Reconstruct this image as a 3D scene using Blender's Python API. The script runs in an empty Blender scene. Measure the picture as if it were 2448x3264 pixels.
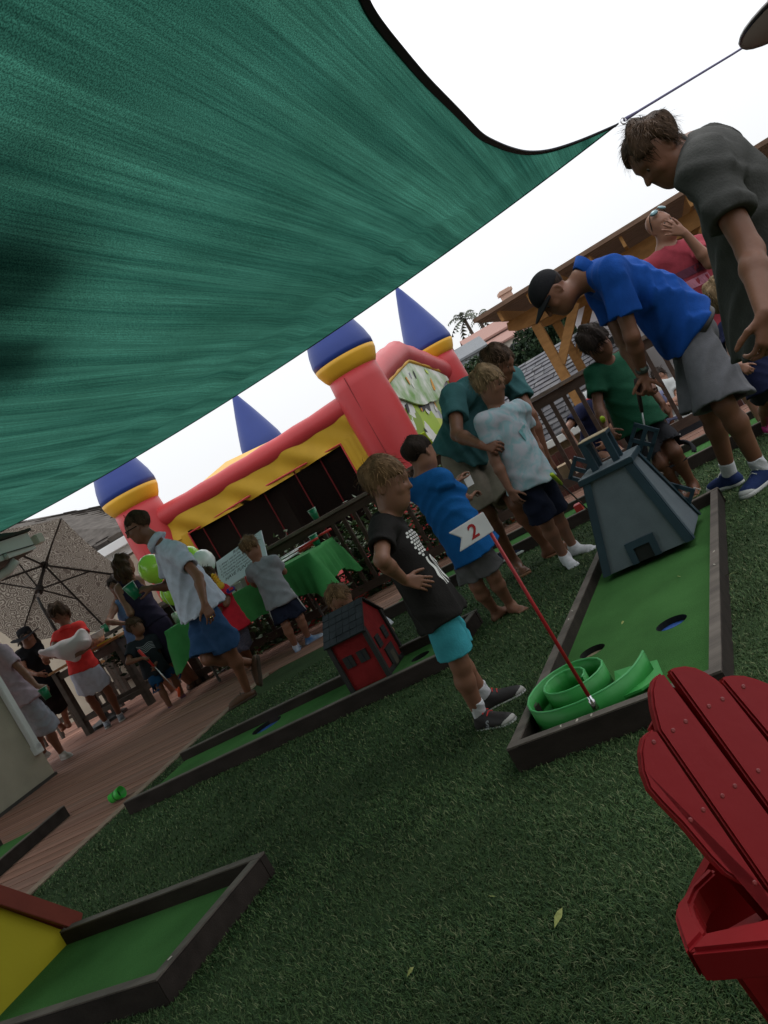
import bpy, bmesh, math, random
import numpy as np
from mathutils import Vector, Matrix
from mathutils.bvhtree import BVHTree
random.seed(7); RNG = np.random.default_rng(7)
SC = bpy.context.scene
COL = SC.collection
# ------------------------------------------------------------------ camera
F = 2768.0; CAMH = 1.05; TH = math.radians(29.5); PT = math.radians(2.2)
cam = bpy.data.cameras.new('camera'); camo = bpy.data.objects.new('camera', cam); COL.objects.link(camo)
cam.sensor_fit = 'HORIZONTAL'; cam.sensor_width = 36; cam.lens = 36 * F / 2448
cam.clip_start = 0.05; cam.clip_end = 1500
camo.location = (0, 0, CAMH)
camo.rotation_euler = (Matrix.Rotation(math.pi / 2 - PT, 4, 'X') @ Matrix.Rotation(-TH, 4, 'Z')).to_euler()
SC.camera = camo
# ------------------------------------------------------------------ sky (overcast)
SUN_EL, SUN_AZ = math.radians(58), math.radians(25)
w = bpy.data.worlds.new('World'); SC.world = w; w.use_nodes = True
nt = w.node_tree; nt.nodes.clear()
out = nt.nodes.new('ShaderNodeOutputWorld'); bg = nt.nodes.new('ShaderNodeBackground')
sky = nt.nodes.new('ShaderNodeTexSky'); sky.sky_type = 'NISHITA'; sky.sun_disc = False
sky.sun_elevation = SUN_EL; sky.sun_rotation = SUN_AZ; sky.dust_density = 4; sky.air_density = 1.2
mx = nt.nodes.new('ShaderNodeMix'); mx.data_type = 'RGBA'; mx.inputs['Factor'].default_value = 0.86
nt.links.new(sky.outputs[0], mx.inputs['A'])
# the cloud layer in front of the blue: an overcast sky is over twice as bright overhead as at the horizon
wt = nt.nodes.new('ShaderNodeTexCoord'); wsx = nt.nodes.new('ShaderNodeSeparateXYZ'); nt.links.new(wt.outputs['Generated'], wsx.inputs[0])
wm = nt.nodes.new('ShaderNodeMath'); wm.operation = 'MULTIPLY_ADD'; wm.use_clamp = False; wm.inputs[1].default_value = .55; wm.inputs[2].default_value = .45; nt.links.new(wsx.outputs['Z'], wm.inputs[0])
wx = nt.nodes.new('ShaderNodeMath'); wx.operation = 'MAXIMUM'; wx.inputs[1].default_value = .1; nt.links.new(wm.outputs[0], wx.inputs[0])
wv = nt.nodes.new('ShaderNodeVectorMath'); wv.operation = 'SCALE'; wv.inputs[0].default_value = (25.5, 26.0, 26.8); nt.links.new(wx.outputs[0], wv.inputs['Scale'])
nt.links.new(wv.outputs[0], mx.inputs['B'])
nt.links.new(mx.outputs['Result'], bg.inputs['Color']); bg.inputs['Strength'].default_value = 0.1
nt.links.new(bg.outputs[0], out.inputs[0])
sl = bpy.data.lights.new('sun', 'SUN'); so = bpy.data.objects.new('sun', sl); COL.objects.link(so)
sl.energy = 0.9; sl.angle = math.radians(25); sl.color = (1, .97, .92)
sd = Vector((math.sin(SUN_AZ) * math.cos(SUN_EL), math.cos(SUN_AZ) * math.cos(SUN_EL), math.sin(SUN_EL)))
so.rotation_euler = sd.to_track_quat('Z', 'Y').to_euler(); so.location = (4, 8, 30)
SC.view_settings.view_transform = 'Standard'; SC.view_settings.look = 'None'
SC.view_settings.exposure = -0.32; SC.view_settings.gamma = 1.0; SC.view_settings.use_curve_mapping = False
SC.cycles.max_bounces = 8; SC.cycles.transparent_max_bounces = 12

# ------------------------------------------------------------------ from the photograph to the place
_c, _s = math.cos(TH), math.sin(TH); _cp, _sp = math.cos(PT), math.sin(PT)
def ray(x, y):
    a = (x - 1224) / F; b = (y - 1632) / F
    r = a * _c - b * _s; v = a * _s + b * _c
    return np.array([r, _cp - v * _sp, -_sp - v * _cp])
O3 = np.array([0, 0, CAMH])
def at(x, y, Y):
    d = ray(x, y); return O3 + d * (Y / d[1])
def gz(x, y, z=0.0):
    d = ray(x, y); return O3 + d * ((z - CAMH) / d[2])
UA = math.radians(160.5)                     # the house, the deck and the railing share this heading
U2 = np.array([math.cos(UA), math.sin(UA)]); W2 = np.array([-math.cos(UA + math.pi / 2), -math.sin(UA + math.pi / 2)])
def px_of(P):                                # many points -> photo pixels (used only to skip grass out of view)
    d0 = P[:, 1] * _cp - (P[:, 2] - CAMH) * _sp; dz = P[:, 1] * _sp + (P[:, 2] - CAMH) * _cp
    r = P[:, 0] / d0; v = -dz / d0; return 1224 + F * (r * _c + v * _s), 1632 + F * (-r * _s + v * _c)
def uw(u, w_, z=0.0):
    p = U2 * u + W2 * w_; return np.array([p[0], p[1], z])
def touw(p): return float(np.dot(p[:2], U2)), float(np.dot(p[:2], W2))
def A(*v): return np.array(v, float)
def nrm(v):
    v = np.asarray(v, float); return v / (np.linalg.norm(v) + 1e-12)

# ------------------------------------------------------------------ materials
MATS = {}
def mat(name, col, rough=.6, var=.12, scale=9., bump=0., bscale=60., spec=.4, metal=0., trans=0., emit=None, stretch=(1, 1, 1), sheen=0., alpha=None, col2=None, coat=0., fine=0.):
    if name in MATS: return MATS[name]
    m = bpy.data.materials.new(name); m.use_nodes = True; n = m.node_tree; b = n.nodes['Principled BSDF']
    L = n.links.new
    tc = n.nodes.new('ShaderNodeTexCoord'); mp = n.nodes.new('ShaderNodeMapping'); mp.inputs['Scale'].default_value = stretch
    L(tc.outputs['Object'], mp.inputs[0])
    nz = n.nodes.new('ShaderNodeTexNoise'); nz.inputs['Scale'].default_value = scale; nz.inputs['Detail'].default_value = 5
    L(mp.outputs[0], nz.inputs['Vector'])
    rp = n.nodes.new('ShaderNodeValToRGB'); rp.color_ramp.elements[0].position = .3; rp.color_ramp.elements[1].position = .7
    c = np.array(col[:3]); c2 = np.array(col2[:3]) if col2 is not None else np.clip(c * (1 + var) + var * .01, 0, 1)
    c1 = c * (1 - var) if col2 is None else c
    rp.color_ramp.elements[0].color = (*c1, 1); rp.color_ramp.elements[1].color = (*c2, 1)
    L(nz.outputs[0], rp.inputs[0])
    src = rp.outputs[0]
    if fine > 0:
        n2 = n.nodes.new('ShaderNodeTexNoise'); n2.inputs['Scale'].default_value = bscale * 1.7; n2.inputs['Detail'].default_value = 2
        L(mp.outputs[0], n2.inputs['Vector'])
        mm = n.nodes.new('ShaderNodeMix'); mm.data_type = 'RGBA'; mm.blend_type = 'MULTIPLY'; mm.inputs['Factor'].default_value = fine
        r2 = n.nodes.new('ShaderNodeValToRGB'); r2.color_ramp.elements[0].position = .35; r2.color_ramp.elements[1].position = .65
        r2.color_ramp.elements[0].color = (.35, .35, .35, 1); r2.color_ramp.elements[1].color = (1.3, 1.3, 1.3, 1)
        L(n2.outputs[0], r2.inputs[0]); L(src, mm.inputs['A']); L(r2.outputs[0], mm.inputs['B']); src = mm.outputs['Result']
    L(src, b.inputs['Base Color'])
    b.inputs['Roughness'].default_value = rough; b.inputs['Specular IOR Level'].default_value = spec; b.inputs['Metallic'].default_value = metal
    if trans: b.inputs['Transmission Weight'].default_value = trans
    if coat: b.inputs['Coat Weight'].default_value = coat; b.inputs['Coat Roughness'].default_value = .15
    if name.startswith('skin_'): b.inputs['Subsurface Weight'].default_value = .12; b.inputs['Subsurface Radius'].default_value = (.012, .004, .002)
    if sheen: b.inputs['Sheen Weight'].default_value = sheen
    if alpha is not None: b.inputs['Alpha'].default_value = alpha
    if emit: b.inputs['Emission Color'].default_value = (*emit[:3], 1); b.inputs['Emission Strength'].default_value = emit[3]
    if bump:
        bn = n.nodes.new('ShaderNodeTexNoise'); bn.inputs['Scale'].default_value = bscale; bn.inputs['Detail'].default_value = 4
        L(mp.outputs[0], bn.inputs['Vector']); bp = n.nodes.new('ShaderNodeBump'); bp.inputs['Strength'].default_value = bump; bp.inputs['Distance'].default_value = .01
        L(bn.outputs[0], bp.inputs['Height']); L(bp.outputs[0], b.inputs['Normal'])
    MATS[name] = m; return m

# ------------------------------------------------------------------ object helpers
FR = {}                                       # world frame of every built object's local space
def thing(name, label, cat, loc=(0, 0, 0), rz=0., group=None):
    o = bpy.data.objects.new(name, None); COL.objects.link(o); o.empty_display_size = .1
    o.location = Vector(loc); o.rotation_euler = (0, 0, rz)
    o['label'] = label; o['category'] = cat
    if group: o['group'] = group
    FR[o.name] = Matrix.Translation(Vector(loc)) @ Matrix.Rotation(rz, 4, 'Z')
    return o
def tag(o, label, cat, group=None):
    o['label'] = label; o['category'] = cat
    if group: o['group'] = group
    return o
def mkmesh(name, V, Fc, mats, idx=None, smooth=False):
    me = bpy.data.meshes.new(name); V = np.asarray(V, np.float32)
    if isinstance(Fc, np.ndarray):
        nf, k = Fc.shape
        me.vertices.add(len(V)); me.vertices.foreach_set('co', V.ravel())
        me.loops.add(nf * k); me.loops.foreach_set('vertex_index', Fc.ravel().astype(np.int32))
        me.polygons.add(nf); me.polygons.foreach_set('loop_start', np.arange(0, nf * k, k, dtype=np.int32))
        me.polygons.foreach_set('loop_total', np.full(nf, k, np.int32))
        me.update(calc_edges=True)
    else:
        me.from_pydata([tuple(map(float, v)) for v in V], [], [tuple(map(int, f)) for f in Fc]); me.update()
    if not isinstance(mats, (list, tuple)): mats = [mats]
    for m in mats: me.materials.append(m)
    if idx is not None: me.polygons.foreach_set('material_index', np.asarray(idx, np.int32))
    if smooth: me.polygons.foreach_set('use_smooth', np.ones(len(me.polygons), bool))
    return me
def link(name, me, parent=None, kind=None, world=True):
    o = bpy.data.objects.new(name, me); COL.objects.link(o)
    if parent is not None:
        o.parent = parent; fr = FR[parent.name]; FR[o.name] = fr
        if world: me.transform(fr.inverted())
    else: FR[o.name] = Matrix.Identity(4)
    if kind: o['kind'] = kind
    return o
def copy_tree(o, parent=None, top=True):
    c = o.copy(); COL.objects.link(c); FR[c.name] = FR[o.name]
    if not top: c.parent = parent; c.matrix_parent_inverse = o.matrix_parent_inverse.copy()
    for ch in list(o.children): copy_tree(ch, c, False)
    return c
class MB:
    def __init__(s): s.v = []; s.f = []; s.mi = []
    def add(s, V, Fc, mi=0):
        o = len(s.v); s.v += [tuple(map(float, p)) for p in V]; s.f += [tuple(i + o for i in f) for f in Fc]; s.mi += [mi] * len(Fc); return s
    def box(s, c, size, X=(1, 0, 0), Y=(0, 1, 0), Z=(0, 0, 1), mi=0):
        c = np.asarray(c, float); X = nrm(X) * size[0] / 2; Y = nrm(Y) * size[1] / 2; Z = nrm(Z) * size[2] / 2
        V = [c + a * X + b * Y + d * Z for d in (-1, 1) for b in (-1, 1) for a in (-1, 1)]
        return s.add(V, [(0, 2, 3, 1), (4, 5, 7, 6), (0, 1, 5, 4), (2, 6, 7, 3), (0, 4, 6, 2), (1, 3, 7, 5)], mi)
    def beam(s, a, b, wd, ht, up=(0, 0, 1), mi=0):
        a = np.asarray(a, float); b = np.asarray(b, float); X = nrm(b - a); Yv = nrm(np.cross(up, X)); Z = np.cross(X, Yv)
        return s.box((a + b) / 2, (np.linalg.norm(b - a), wd, ht), X, Yv, Z, mi)
    def prism(s, poly, h, mi=0):              # closed polygon of 3D points pushed along vector h
        n = len(poly); P = [np.asarray(p, float) for p in poly]; h = np.asarray(h, float)
        return s.add(P + [p + h for p in P], [tuple(range(n))[::-1], tuple(range(n, 2 * n))] + [(i, (i + 1) % n, n + (i + 1) % n, n + i) for i in range(n)], mi)
    def tube(s, pts, r, n=8, cap=True, mi=0, closed=False):
        P = [np.asarray(p, float) for p in pts]; m = len(P); rr = r if hasattr(r, '__len__') else [r] * m
        V = []; up = A(0, 0, 1); last = None
        for i in range(m):
            d = nrm((P[(i + 1) % m] - P[i - 1]) if closed else (P[min(i + 1, m - 1)] - P[max(i - 1, 0)]))
            if last is None: x = np.cross(d, up if abs(d[2]) < .95 else A(1, 0, 0))
            else: x = last - d * np.dot(last, d)
            x = nrm(x); last = x; y = np.cross(d, x)
            V += [P[i] + rr[i] * (math.cos(t) * x + math.sin(t) * y) for t in np.linspace(0, 2 * math.pi, n, endpoint=False)]
        Fc = [(i * n + j, i * n + (j + 1) % n, ((i + 1) % m) * n + (j + 1) % n, ((i + 1) % m) * n + j) for i in range(m if closed else m - 1) for j in range(n)]
        if cap and not closed: Fc += [tuple(range(n))[::-1], tuple(range((m - 1) * n, m * n))]
        return s.add(V, Fc, mi)
    def lathe(s, prof, c, ax=(0, 0, 1), n=24, mi=0, flat=1., caps=True):
        c = np.asarray(c, float); ax = nrm(ax); x = nrm(np.cross(ax, A(0, 1, 0) if abs(ax[1]) < .9 else A(1, 0, 0))); y = np.cross(ax, x)
        V = []
        for r, h in prof: V += [c + ax * h + r * (math.cos(t) * x + flat * math.sin(t) * y) for t in np.linspace(0, 2 * math.pi, n, endpoint=False)]
        m = len(prof)
        Fc = [(i * n + j, i * n + (j + 1) % n, (i + 1) * n + (j + 1) % n, (i + 1) * n + j) for i in range(m - 1) for j in range(n)]
        if caps and prof[0][0] > 1e-4: Fc.append(tuple(range(n))[::-1])
        if caps and prof[-1][0] > 1e-4: Fc.append(tuple(range((m - 1) * n, m * n)))
        return s.add(V, Fc, mi)
    def build(s, name, mats, parent=None, smooth=False, bevel=0., kind=None, world=True, label=None):
        me = mkmesh(name, s.v, s.f, mats, s.mi, smooth)
        if bevel:
            bm = bmesh.new(); bm.from_mesh(me); bmesh.ops.remove_doubles(bm, verts=bm.verts, dist=1e-5)
            ed = [e for e in bm.edges if len(e.link_faces) == 2 and e.calc_face_angle() > .5]
            bmesh.ops.bevel(bm, geom=ed, offset=bevel, segments=2, affect='EDGES', clamp_overlap=True); bm.to_mesh(me); bm.free()
        o = link(name, me, parent, kind, world)
        if label: o['label'] = label
        return o
def cm(p, q, t): return np.asarray(p) * (1 - t) + np.asarray(q) * t

# ------------------------------------------------------------------ signed-distance sculpting -> one smooth mesh
class Sdf:
    def __init__(s, h): s.h = h; s.ops = []; s.lo = A(9e9, 9e9, 9e9); s.hi = -s.lo; s.nz = None
    def _bb(s, lo, hi, op):
        if op == 'u': s.lo = np.minimum(s.lo, lo); s.hi = np.maximum(s.hi, hi)
    def cone(s, a, b, ra, rb, k=.02, flat=None, cap=0, op='u'):
        a = np.asarray(a, float); b = np.asarray(b, float); R = max(ra, rb); lo = np.minimum(a, b) - R; hi = np.maximum(a, b) + R
        M = None
        if flat is not None:
            ax = nrm(flat[0]); M = np.eye(3) + np.outer(ax, ax) * (1 / flat[1] - 1)
        a2, b2 = (a, b) if M is None else (M @ a, M @ b); d = b2 - a2; L2 = float(d @ d) + 1e-12; capn = nrm(b - a)
        def fn(X, Y, Z):
            if M is None: x, y, z = X, Y, Z
            else: x, y, z = [M[i, 0] * X + M[i, 1] * Y + M[i, 2] * Z for i in range(3)]
            x = x - a2[0]; y = y - a2[1]; z = z - a2[2]
            t = np.clip((x * d[0] + y * d[1] + z * d[2]) / L2, 0, 1)
            q = np.sqrt((x - t * d[0]) ** 2 + (y - t * d[1]) ** 2 + (z - t * d[2]) ** 2) - (ra + (rb - ra) * t)
            if M is not None: q = q * (.5 + .5 * flat[1])
            if cap & 1: q = np.maximum(q, (X - b[0]) * capn[0] + (Y - b[1]) * capn[1] + (Z - b[2]) * capn[2])
            if cap & 2: q = np.maximum(q, -((X - a[0]) * capn[0] + (Y - a[1]) * capn[1] + (Z - a[2]) * capn[2]))
            return q
        s._bb(lo, hi, op); s.ops.append((op, fn, lo, hi, k)); return s
    def ell(s, c, R, r, k=.02, op='u'):       # R: rows are the axes
        c = np.asarray(c, float); R = np.asarray(R, float); r = np.asarray(r, float); e = np.sqrt((R ** 2).T @ (r ** 2)); lo, hi = c - e, c + e
        def fn(X, Y, Z):
            x = X - c[0]; y = Y - c[1]; z = Z - c[2]
            p = [R[i, 0] * x + R[i, 1] * y + R[i, 2] * z for i in range(3)]
            k0 = np.sqrt(sum((p[i] / r[i]) ** 2 for i in range(3))); k1 = np.sqrt(sum((p[i] / r[i] ** 2) ** 2 for i in range(3))) + 1e-9
            return k0 * (k0 - 1) / k1
        s._bb(lo, hi, op); s.ops.append((op, fn, lo, hi, k)); return s
    def cut(s, p, n, rad=9., k=0.):           # keep what lies behind the plane (inside a ball of radius rad)
        p = np.asarray(p, float); n = nrm(n)
        fn = lambda X, Y, Z: (X - p[0]) * n[0] + (Y - p[1]) * n[1] + (Z - p[2]) * n[2]
        s.ops.append(('i', fn, p - rad, p + rad, k)); return s
    def func(s, fn, op='i', lo=None, hi=None, k=0.):
        s.ops.append((op, fn, A(-99, -99, -99) if lo is None else lo, A(99, 99, 99) if hi is None else hi, k)); return s
    def mesh(s):
        h = s.h; lo = s.lo - 3 * h; n = np.ceil((s.hi + 3 * h - lo) / h).astype(int) + 1
        f = np.full(n, 1.0, np.float32); ax = [(lo[i] + h * np.arange(n[i])).astype(np.float32) for i in range(3)]
        for op, fn, l, hgh, k in s.ops:
            pad = k + 2.5 * h
            sl = [slice(max(0, int((l[i] - pad - lo[i]) / h)), min(n[i], int((hgh[i] + pad - lo[i]) / h) + 2)) for i in range(3)]
            if any(q.start >= q.stop for q in sl): continue
            g = fn(ax[0][sl[0]][:, None, None], ax[1][sl[1]][None, :, None], ax[2][sl[2]][None, None, :]).astype(np.float32)
            a = f[sl[0], sl[1], sl[2]]
            if op == 'u':
                if k > 0: q = np.clip(.5 + .5 * (a - g) / k, 0, 1); r = a + (g - a) * q - k * q * (1 - q)
                else: r = np.minimum(a, g)
            elif op == 's':
                if k > 0: q = np.clip(.5 - .5 * (a + g) / k, 0, 1); r = a + (-g - a) * q + k * q * (1 - q)
                else: r = np.maximum(a, -g)
            else: r = np.maximum(a, g)
            f[sl[0], sl[1], sl[2]] = r
        if s.nz is not None:
            I = np.nonzero(np.abs(f) < .035)
            f[I] += s.nz(ax[0][I[0]], ax[1][I[1]], ax[2][I[2]]).astype(np.float32)
        return surfnet(f, lo, h)
def surfnet(f, lo, h):
    sg = f < 0
    c = [sg[i:f.shape[0] - 1 + i, j:f.shape[1] - 1 + j, k:f.shape[2] - 1 + k] for i in (0, 1) for j in (0, 1) for k in (0, 1)]
    al = c[0].copy(); an = c[0].copy()
    for q in c[1:]: al &= q; an |= q
    I = np.argwhere(an & ~al); N = len(I)
    if N == 0: return np.zeros((0, 3)), np.zeros((0, 4), int)
    idx = np.full(np.array(f.shape) - 1, -1, np.int32); idx[I[:, 0], I[:, 1], I[:, 2]] = np.arange(N)
    cr = np.array([(i, j, k) for i in (0, 1) for j in (0, 1) for k in (0, 1)])
    val = np.stack([f[I[:, 0] + a, I[:, 1] + b, I[:, 2] + d] for a, b, d in cr], 1)
    acc = np.zeros((N, 3)); cnt = np.zeros(N)
    for p in range(8):
        for q in range(p + 1, 8):
            if np.abs(cr[p] - cr[q]).sum() == 1:
                m = (val[:, p] < 0) != (val[:, q] < 0); t = val[m, p] / (val[m, p] - val[m, q])
                acc[m] += cr[p] + t[:, None] * (cr[q] - cr[p]); cnt[m] += 1
    V = lo + h * (I + acc / cnt[:, None]); Q = []
    for axn in range(3):
        o = [0, 0, 0]; o[axn] = 1
        a = sg[:sg.shape[0] - o[0], :sg.shape[1] - o[1], :sg.shape[2] - o[2]]; b = sg[o[0]:, o[1]:, o[2]:]
        E = np.argwhere(a != b); u, v = (axn + 1) % 3, (axn + 2) % 3
        ok = (E[:, u] > 0) & (E[:, v] > 0) & (E[:, u] < f.shape[u] - 1) & (E[:, v] < f.shape[v] - 1) & (E[:, axn] < f.shape[axn] - 1); E = E[ok]
        def g(du, dv):
            e = E.copy(); e[:, u] -= du; e[:, v] -= dv; return idx[e[:, 0], e[:, 1], e[:, 2]]
        q = np.stack([g(1, 1), g(0, 1), g(0, 0), g(1, 0)], 1); fl = ~a[E[:, 0], E[:, 1], E[:, 2]]
        q[fl] = q[fl][:, ::-1]; Q.append(q)
    Q = np.concatenate(Q); return V, Q[(Q >= 0).all(1)]
def sdf_obj(name, sd, m, parent, label=None):
    V, Q = sd.mesh(); me = mkmesh(name, V, Q, m, smooth=True); o = link(name, me, parent)
    if label: o['label'] = label
    return o
def folds(amp, freq, dirs=((.3, .2, .9), (.8, -.5, .3), (-.4, .8, .5)), seed=0.):
    """creases: narrow ridges that run in two slanting families and fade in and out"""
    D = [nrm(d) for d in dirs]; rr = random.Random(seed); ph = [rr.uniform(0, 6) for _ in range(8)]
    def fn(X, Y, Z):
        p = [X * d[0] + Y * d[1] + Z * d[2] for d in D]; f = freq
        def fam(a, b, c, k): 
            q = f * (a * .9 + .55 * b) + 1.3 * np.sin(.42 * f * b + ph[k]) + .8 * np.sin(.5 * f * c + ph[k + 1]); m = np.clip(.5 + .8 * np.sin(.33 * f * b + .27 * f * a + ph[k + 2]), 0, 1)
            return (.5 + .5 * np.cos(2 * q)) ** 2.2 * m
        return -amp * (fam(p[0], p[1], p[2], 0) + .8 * fam(p[0] * .7 - p[1], p[2], p[1], 3)) + amp * .35
    return fn
def decal(o, pts, faces, org, dirv, m, name, parent, off=.0025):
    """flat print laid on a surface: every point of a flat pattern is dropped along dirv onto mesh o"""
    me = o.data; fr = FR[o.name]; bv = BVHTree.FromPolygons([fr @ v.co for v in me.vertices], [tuple(p.vertices) for p in me.polygons])
    V = []; d = Vector(nrm(dirv)); okv = []
    for p in pts:
        h = bv.ray_cast(Vector(p), d)
        if h[0] is None: okv.append(False); V.append(p)
        else: okv.append(True); V.append(h[0] - d * off)
    Fc = [f for f in faces if all(okv[i] for i in f)]
    if not Fc: return None
    mb = MB(); mb.add(V, Fc); return mb.build(name, m, parent)
def textmesh(txt, size, shear=0., font_off=0.):
    cu = bpy.data.curves.new('lettering', 'FONT'); cu.body = txt; cu.size = size; cu.shear = shear; cu.offset = font_off; cu.resolution_u = 3
    o = bpy.data.objects.new('lettering', cu); me = bpy.data.meshes.new_from_object(o)
    V = [tuple(v.co) for v in me.vertices]; Fc = [tuple(p.vertices) for p in me.polygons]
    bpy.data.objects.remove(o); bpy.data.curves.remove(cu); bpy.data.meshes.remove(me); return V, Fc
U3 = A(U2[0], U2[1], 0); W3 = A(W2[0], W2[1], 0); Z3 = A(0, 0, 1)
# ================================================================== ground, lawn, deck
m_earth = mat('earth', (.09, .075, .05), .95, .3, .6, .4, 6)
def terrain():
    n = 61; xs = np.linspace(-260, 260, n); ys = np.concatenate([np.linspace(-120, 9.5, 10), np.linspace(11, 400, n - 10)])
    V = []
    for y in ys:
        for x in xs:
            r = math.hypot(x - 18, y - 95)
            z = -.75 + (7.5 * math.exp(-((x - 22) / 34) ** 2 - ((y - 95) / 40) ** 2) if y > 25 else 0)
            if y > 11 and x > 2.2 and y < 26: z -= 1.0
            V.append((x, y, z))
    Fc = [(j * n + i, j * n + i + 1, (j + 1) * n + i + 1, (j + 1) * n + i) for j in range(len(ys) - 1) for i in range(n - 1)]
    o = link('ground', mkmesh('ground', V, Fc, m_earth, smooth=True)); o['kind'] = 'structure'
terrain()
m_turf0 = mat('turf_base', (.042, .072, .028), .95, .4, 1.6, .8, 220, fine=.7, spec=.1)
TU = 4.13; TW = 6.86; DW0, DW1 = 1.2, 8.44; DU0, DU1 = -5.0, 9.6      # turf / deck limits in house axes
mb = MB(); LAWN = [uw(-6.5, -2.5), uw(TU + .1, -2.5), uw(TU, 3.4), uw(TU - .02, 6.6), uw(TU - .2, 6.83), uw(3.4, 6.74), uw(2.7, 6.62), uw(1.4, 6.6), uw(-6.5, 6.5)]
mb.prism([p - A(0, 0, .05) for p in LAWN], A(0, 0, .05)); o = mb.build('lawn', m_turf0); o['kind'] = 'structure'
m_dark = mat('joist', (.02, .014, .01), .9)
mb = MB(); mb.box(uw(2.3, 5.0, -.2), (14.8, 7.3, .3), U3, W3); mb.build('deck_base', m_dark)['kind'] = 'structure'
def wood(name, c, var=.25): return mat(name, c, .75, var, 2.2, .2, 30, .2, stretch=(.35, 7, 7), fine=.2)
m_deckw = [wood('deck_wood_a', (.27, .136, .096)), wood('deck_wood_b', (.235, .118, .085)), wood('deck_wood_c', (.29, .15, .108)), wood('deck_wood_d', (.245, .132, .098))]
MB().box(uw(9.2, 11.0, -.05), (6.6, 5.0, .02), U3, W3).build('deck_base', m_dark)['kind'] = 'structure'
DU1 = 12.0
deck = MB().box(uw(2.3, 7.7, -.045), (14.6, 1.6, .02), U3, W3).build('deck', m_dark); deck['kind'] = 'structure'
bme = {}
def deck_board(u0, u1, w_, wd=.134):
    key = (round(u1 - u0, 2), random.randrange(4))
    if key not in bme:
        b = MB().box((0, 0, 0), (u1 - u0, wd, .026))
        me = mkmesh('board', b.v, b.f, m_deckw[key[1]]); bme[key] = me
    o = bpy.data.objects.new('board', bme[key]); COL.objects.link(o); o.parent = deck
    p = uw((u0 + u1) / 2, w_, -.009 + random.uniform(-.0015, .0015)); o.location = p; o.rotation_euler = (0, 0, UA); FR[o.name] = FR['deck']
w_ = 2.6
while w_ < 13.3:
    lim = TU + .07 if w_ < 6.75 else (-4.6 if w_ < DW1 - .05 else 5.95)
    cuts = sorted([lim, DU1] + [c for c in (lim + 1.8 + random.choice([0, .6, 1.2, 2.4]), lim + 5.4 + random.choice([0, .6, 1.2]), lim + 9.4 + random.choice([0, .6])) if c < DU1 - .4])
    for a, b in zip(cuts[:-1], cuts[1:]): deck_board(a + .002, b - .002, w_)
    w_ += .146
mb = MB().box(uw(TU + .02, 4.6, -.008), (.085, 4.4, .034), U3, W3); mb.build('edge_board', wood('edge_wood', (.27, .19, .14)), deck)
# unseen wall and eave, added behind the camera to block that side's sky light
hb_ = thing('light_blocking_wall', 'beige stucco house wall behind the photographer', 'house', uw(-1, -2.6, 0))
MB().box(uw(0, -2.7, 1.6), (13, .3, 4.4), U3, W3).build('wall', mat('stucco', (.42, .375, .295), .95, .07, 5, .5, 160, .15), hb_)
MB().box(uw(0, -2.2, 3.0), (13, 1.2, .16), U3, W3).build('eave', mat('soffit', (.13, .115, .10), .8), hb_)
# ------------------------------------------------------------------ artificial grass blades
LANES = []                                     # filled below, blades stay out of the lanes
def inside(poly, P):
    r = np.zeros(len(P), bool); n = len(poly)
    for i in range(n):
        a, b = poly[i][:2], poly[(i + 1) % n][:2]
        c = ((a[1] > P[:, 1]) != (b[1] > P[:, 1])); xx = (b[0] - a[0]) * (P[:, 1] - a[1]) / (b[1] - a[1] + 1e-12) + a[0]
        r ^= c & (P[:, 0] < xx)
    return r
def grass():
    N = 620000; d = .75 * (6.9 / .75) ** RNG.random(N); ang = (RNG.random(N) - .5) * 1.5
    X = d * np.tan(ang * .95); P = np.stack([X, d], 1)
    ok = inside(LAWN, P); gx, gy = px_of(np.stack([X, d, X * 0], 1)); ok &= (gx > -260) & (gx < 2700) & (gy > 0) & (gy < 3500)
    for L in LANES: ok &= ~inside(L, P)
    P = P[ok]; d = d[ok]; n = len(P); keep = RNG.random(n) < np.clip(.72 + .5 * np.sin(P[:, 0] * 9 + 3 * np.sin(P[:, 1] * 6)) * .5, .3, 1)
    P = P[keep]; d = d[keep]; n = len(P)
    ln = RNG.uniform(.008, .019, n); wd = np.maximum(.0011, d * .00045); th = RNG.random(n) * 6.283; lean = RNG.uniform(.4, 1.6, n)
    dx, dy = np.cos(th), np.sin(th); px, py = -dy, dx; B = np.stack([P[:, 0], P[:, 1], np.full(n, -.001)], 1)
    def pt(t, s, hz): return B + np.stack([dx * ln * lean * t + px * wd * s, dy * ln * lean * t + py * wd * s, ln * hz], 1)
    V = np.stack([pt(0, -1, 0), pt(0, 1, 0), pt(.4, .8, .62), pt(.4, -.8, .62), pt(1, 0, .78)], 1).reshape(-1, 3)
    k = np.arange(n)[:, None] * 5; T = np.concatenate([k + [[0, 1, 2]], k + [[0, 2, 3]], k + [[3, 2, 4]]], 1).reshape(-1, 3)
    ms = [mat('blade_a', (.058, .110, .036), .6, .45, 1.3, spec=.15), mat('blade_b', (.098, .150, .056), .6, .45, 1.3, spec=.15), mat('blade_c', (.20, .22, .11), .6, .45, 1.3, spec=.15), mat('blade_d', (.036, .080, .030), .6, .45, 1.3, spec=.15)]
    mi = np.repeat(RNG.choice(4, n, p=[.4, .24, .09, .27]), 3)
    o = link('artificial_grass', mkmesh('artificial_grass', V, T, ms, mi)); o['kind'] = 'stuff'
    o['label'] = 'dark green artificial grass blades covering the lawn around the golf lanes'

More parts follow.
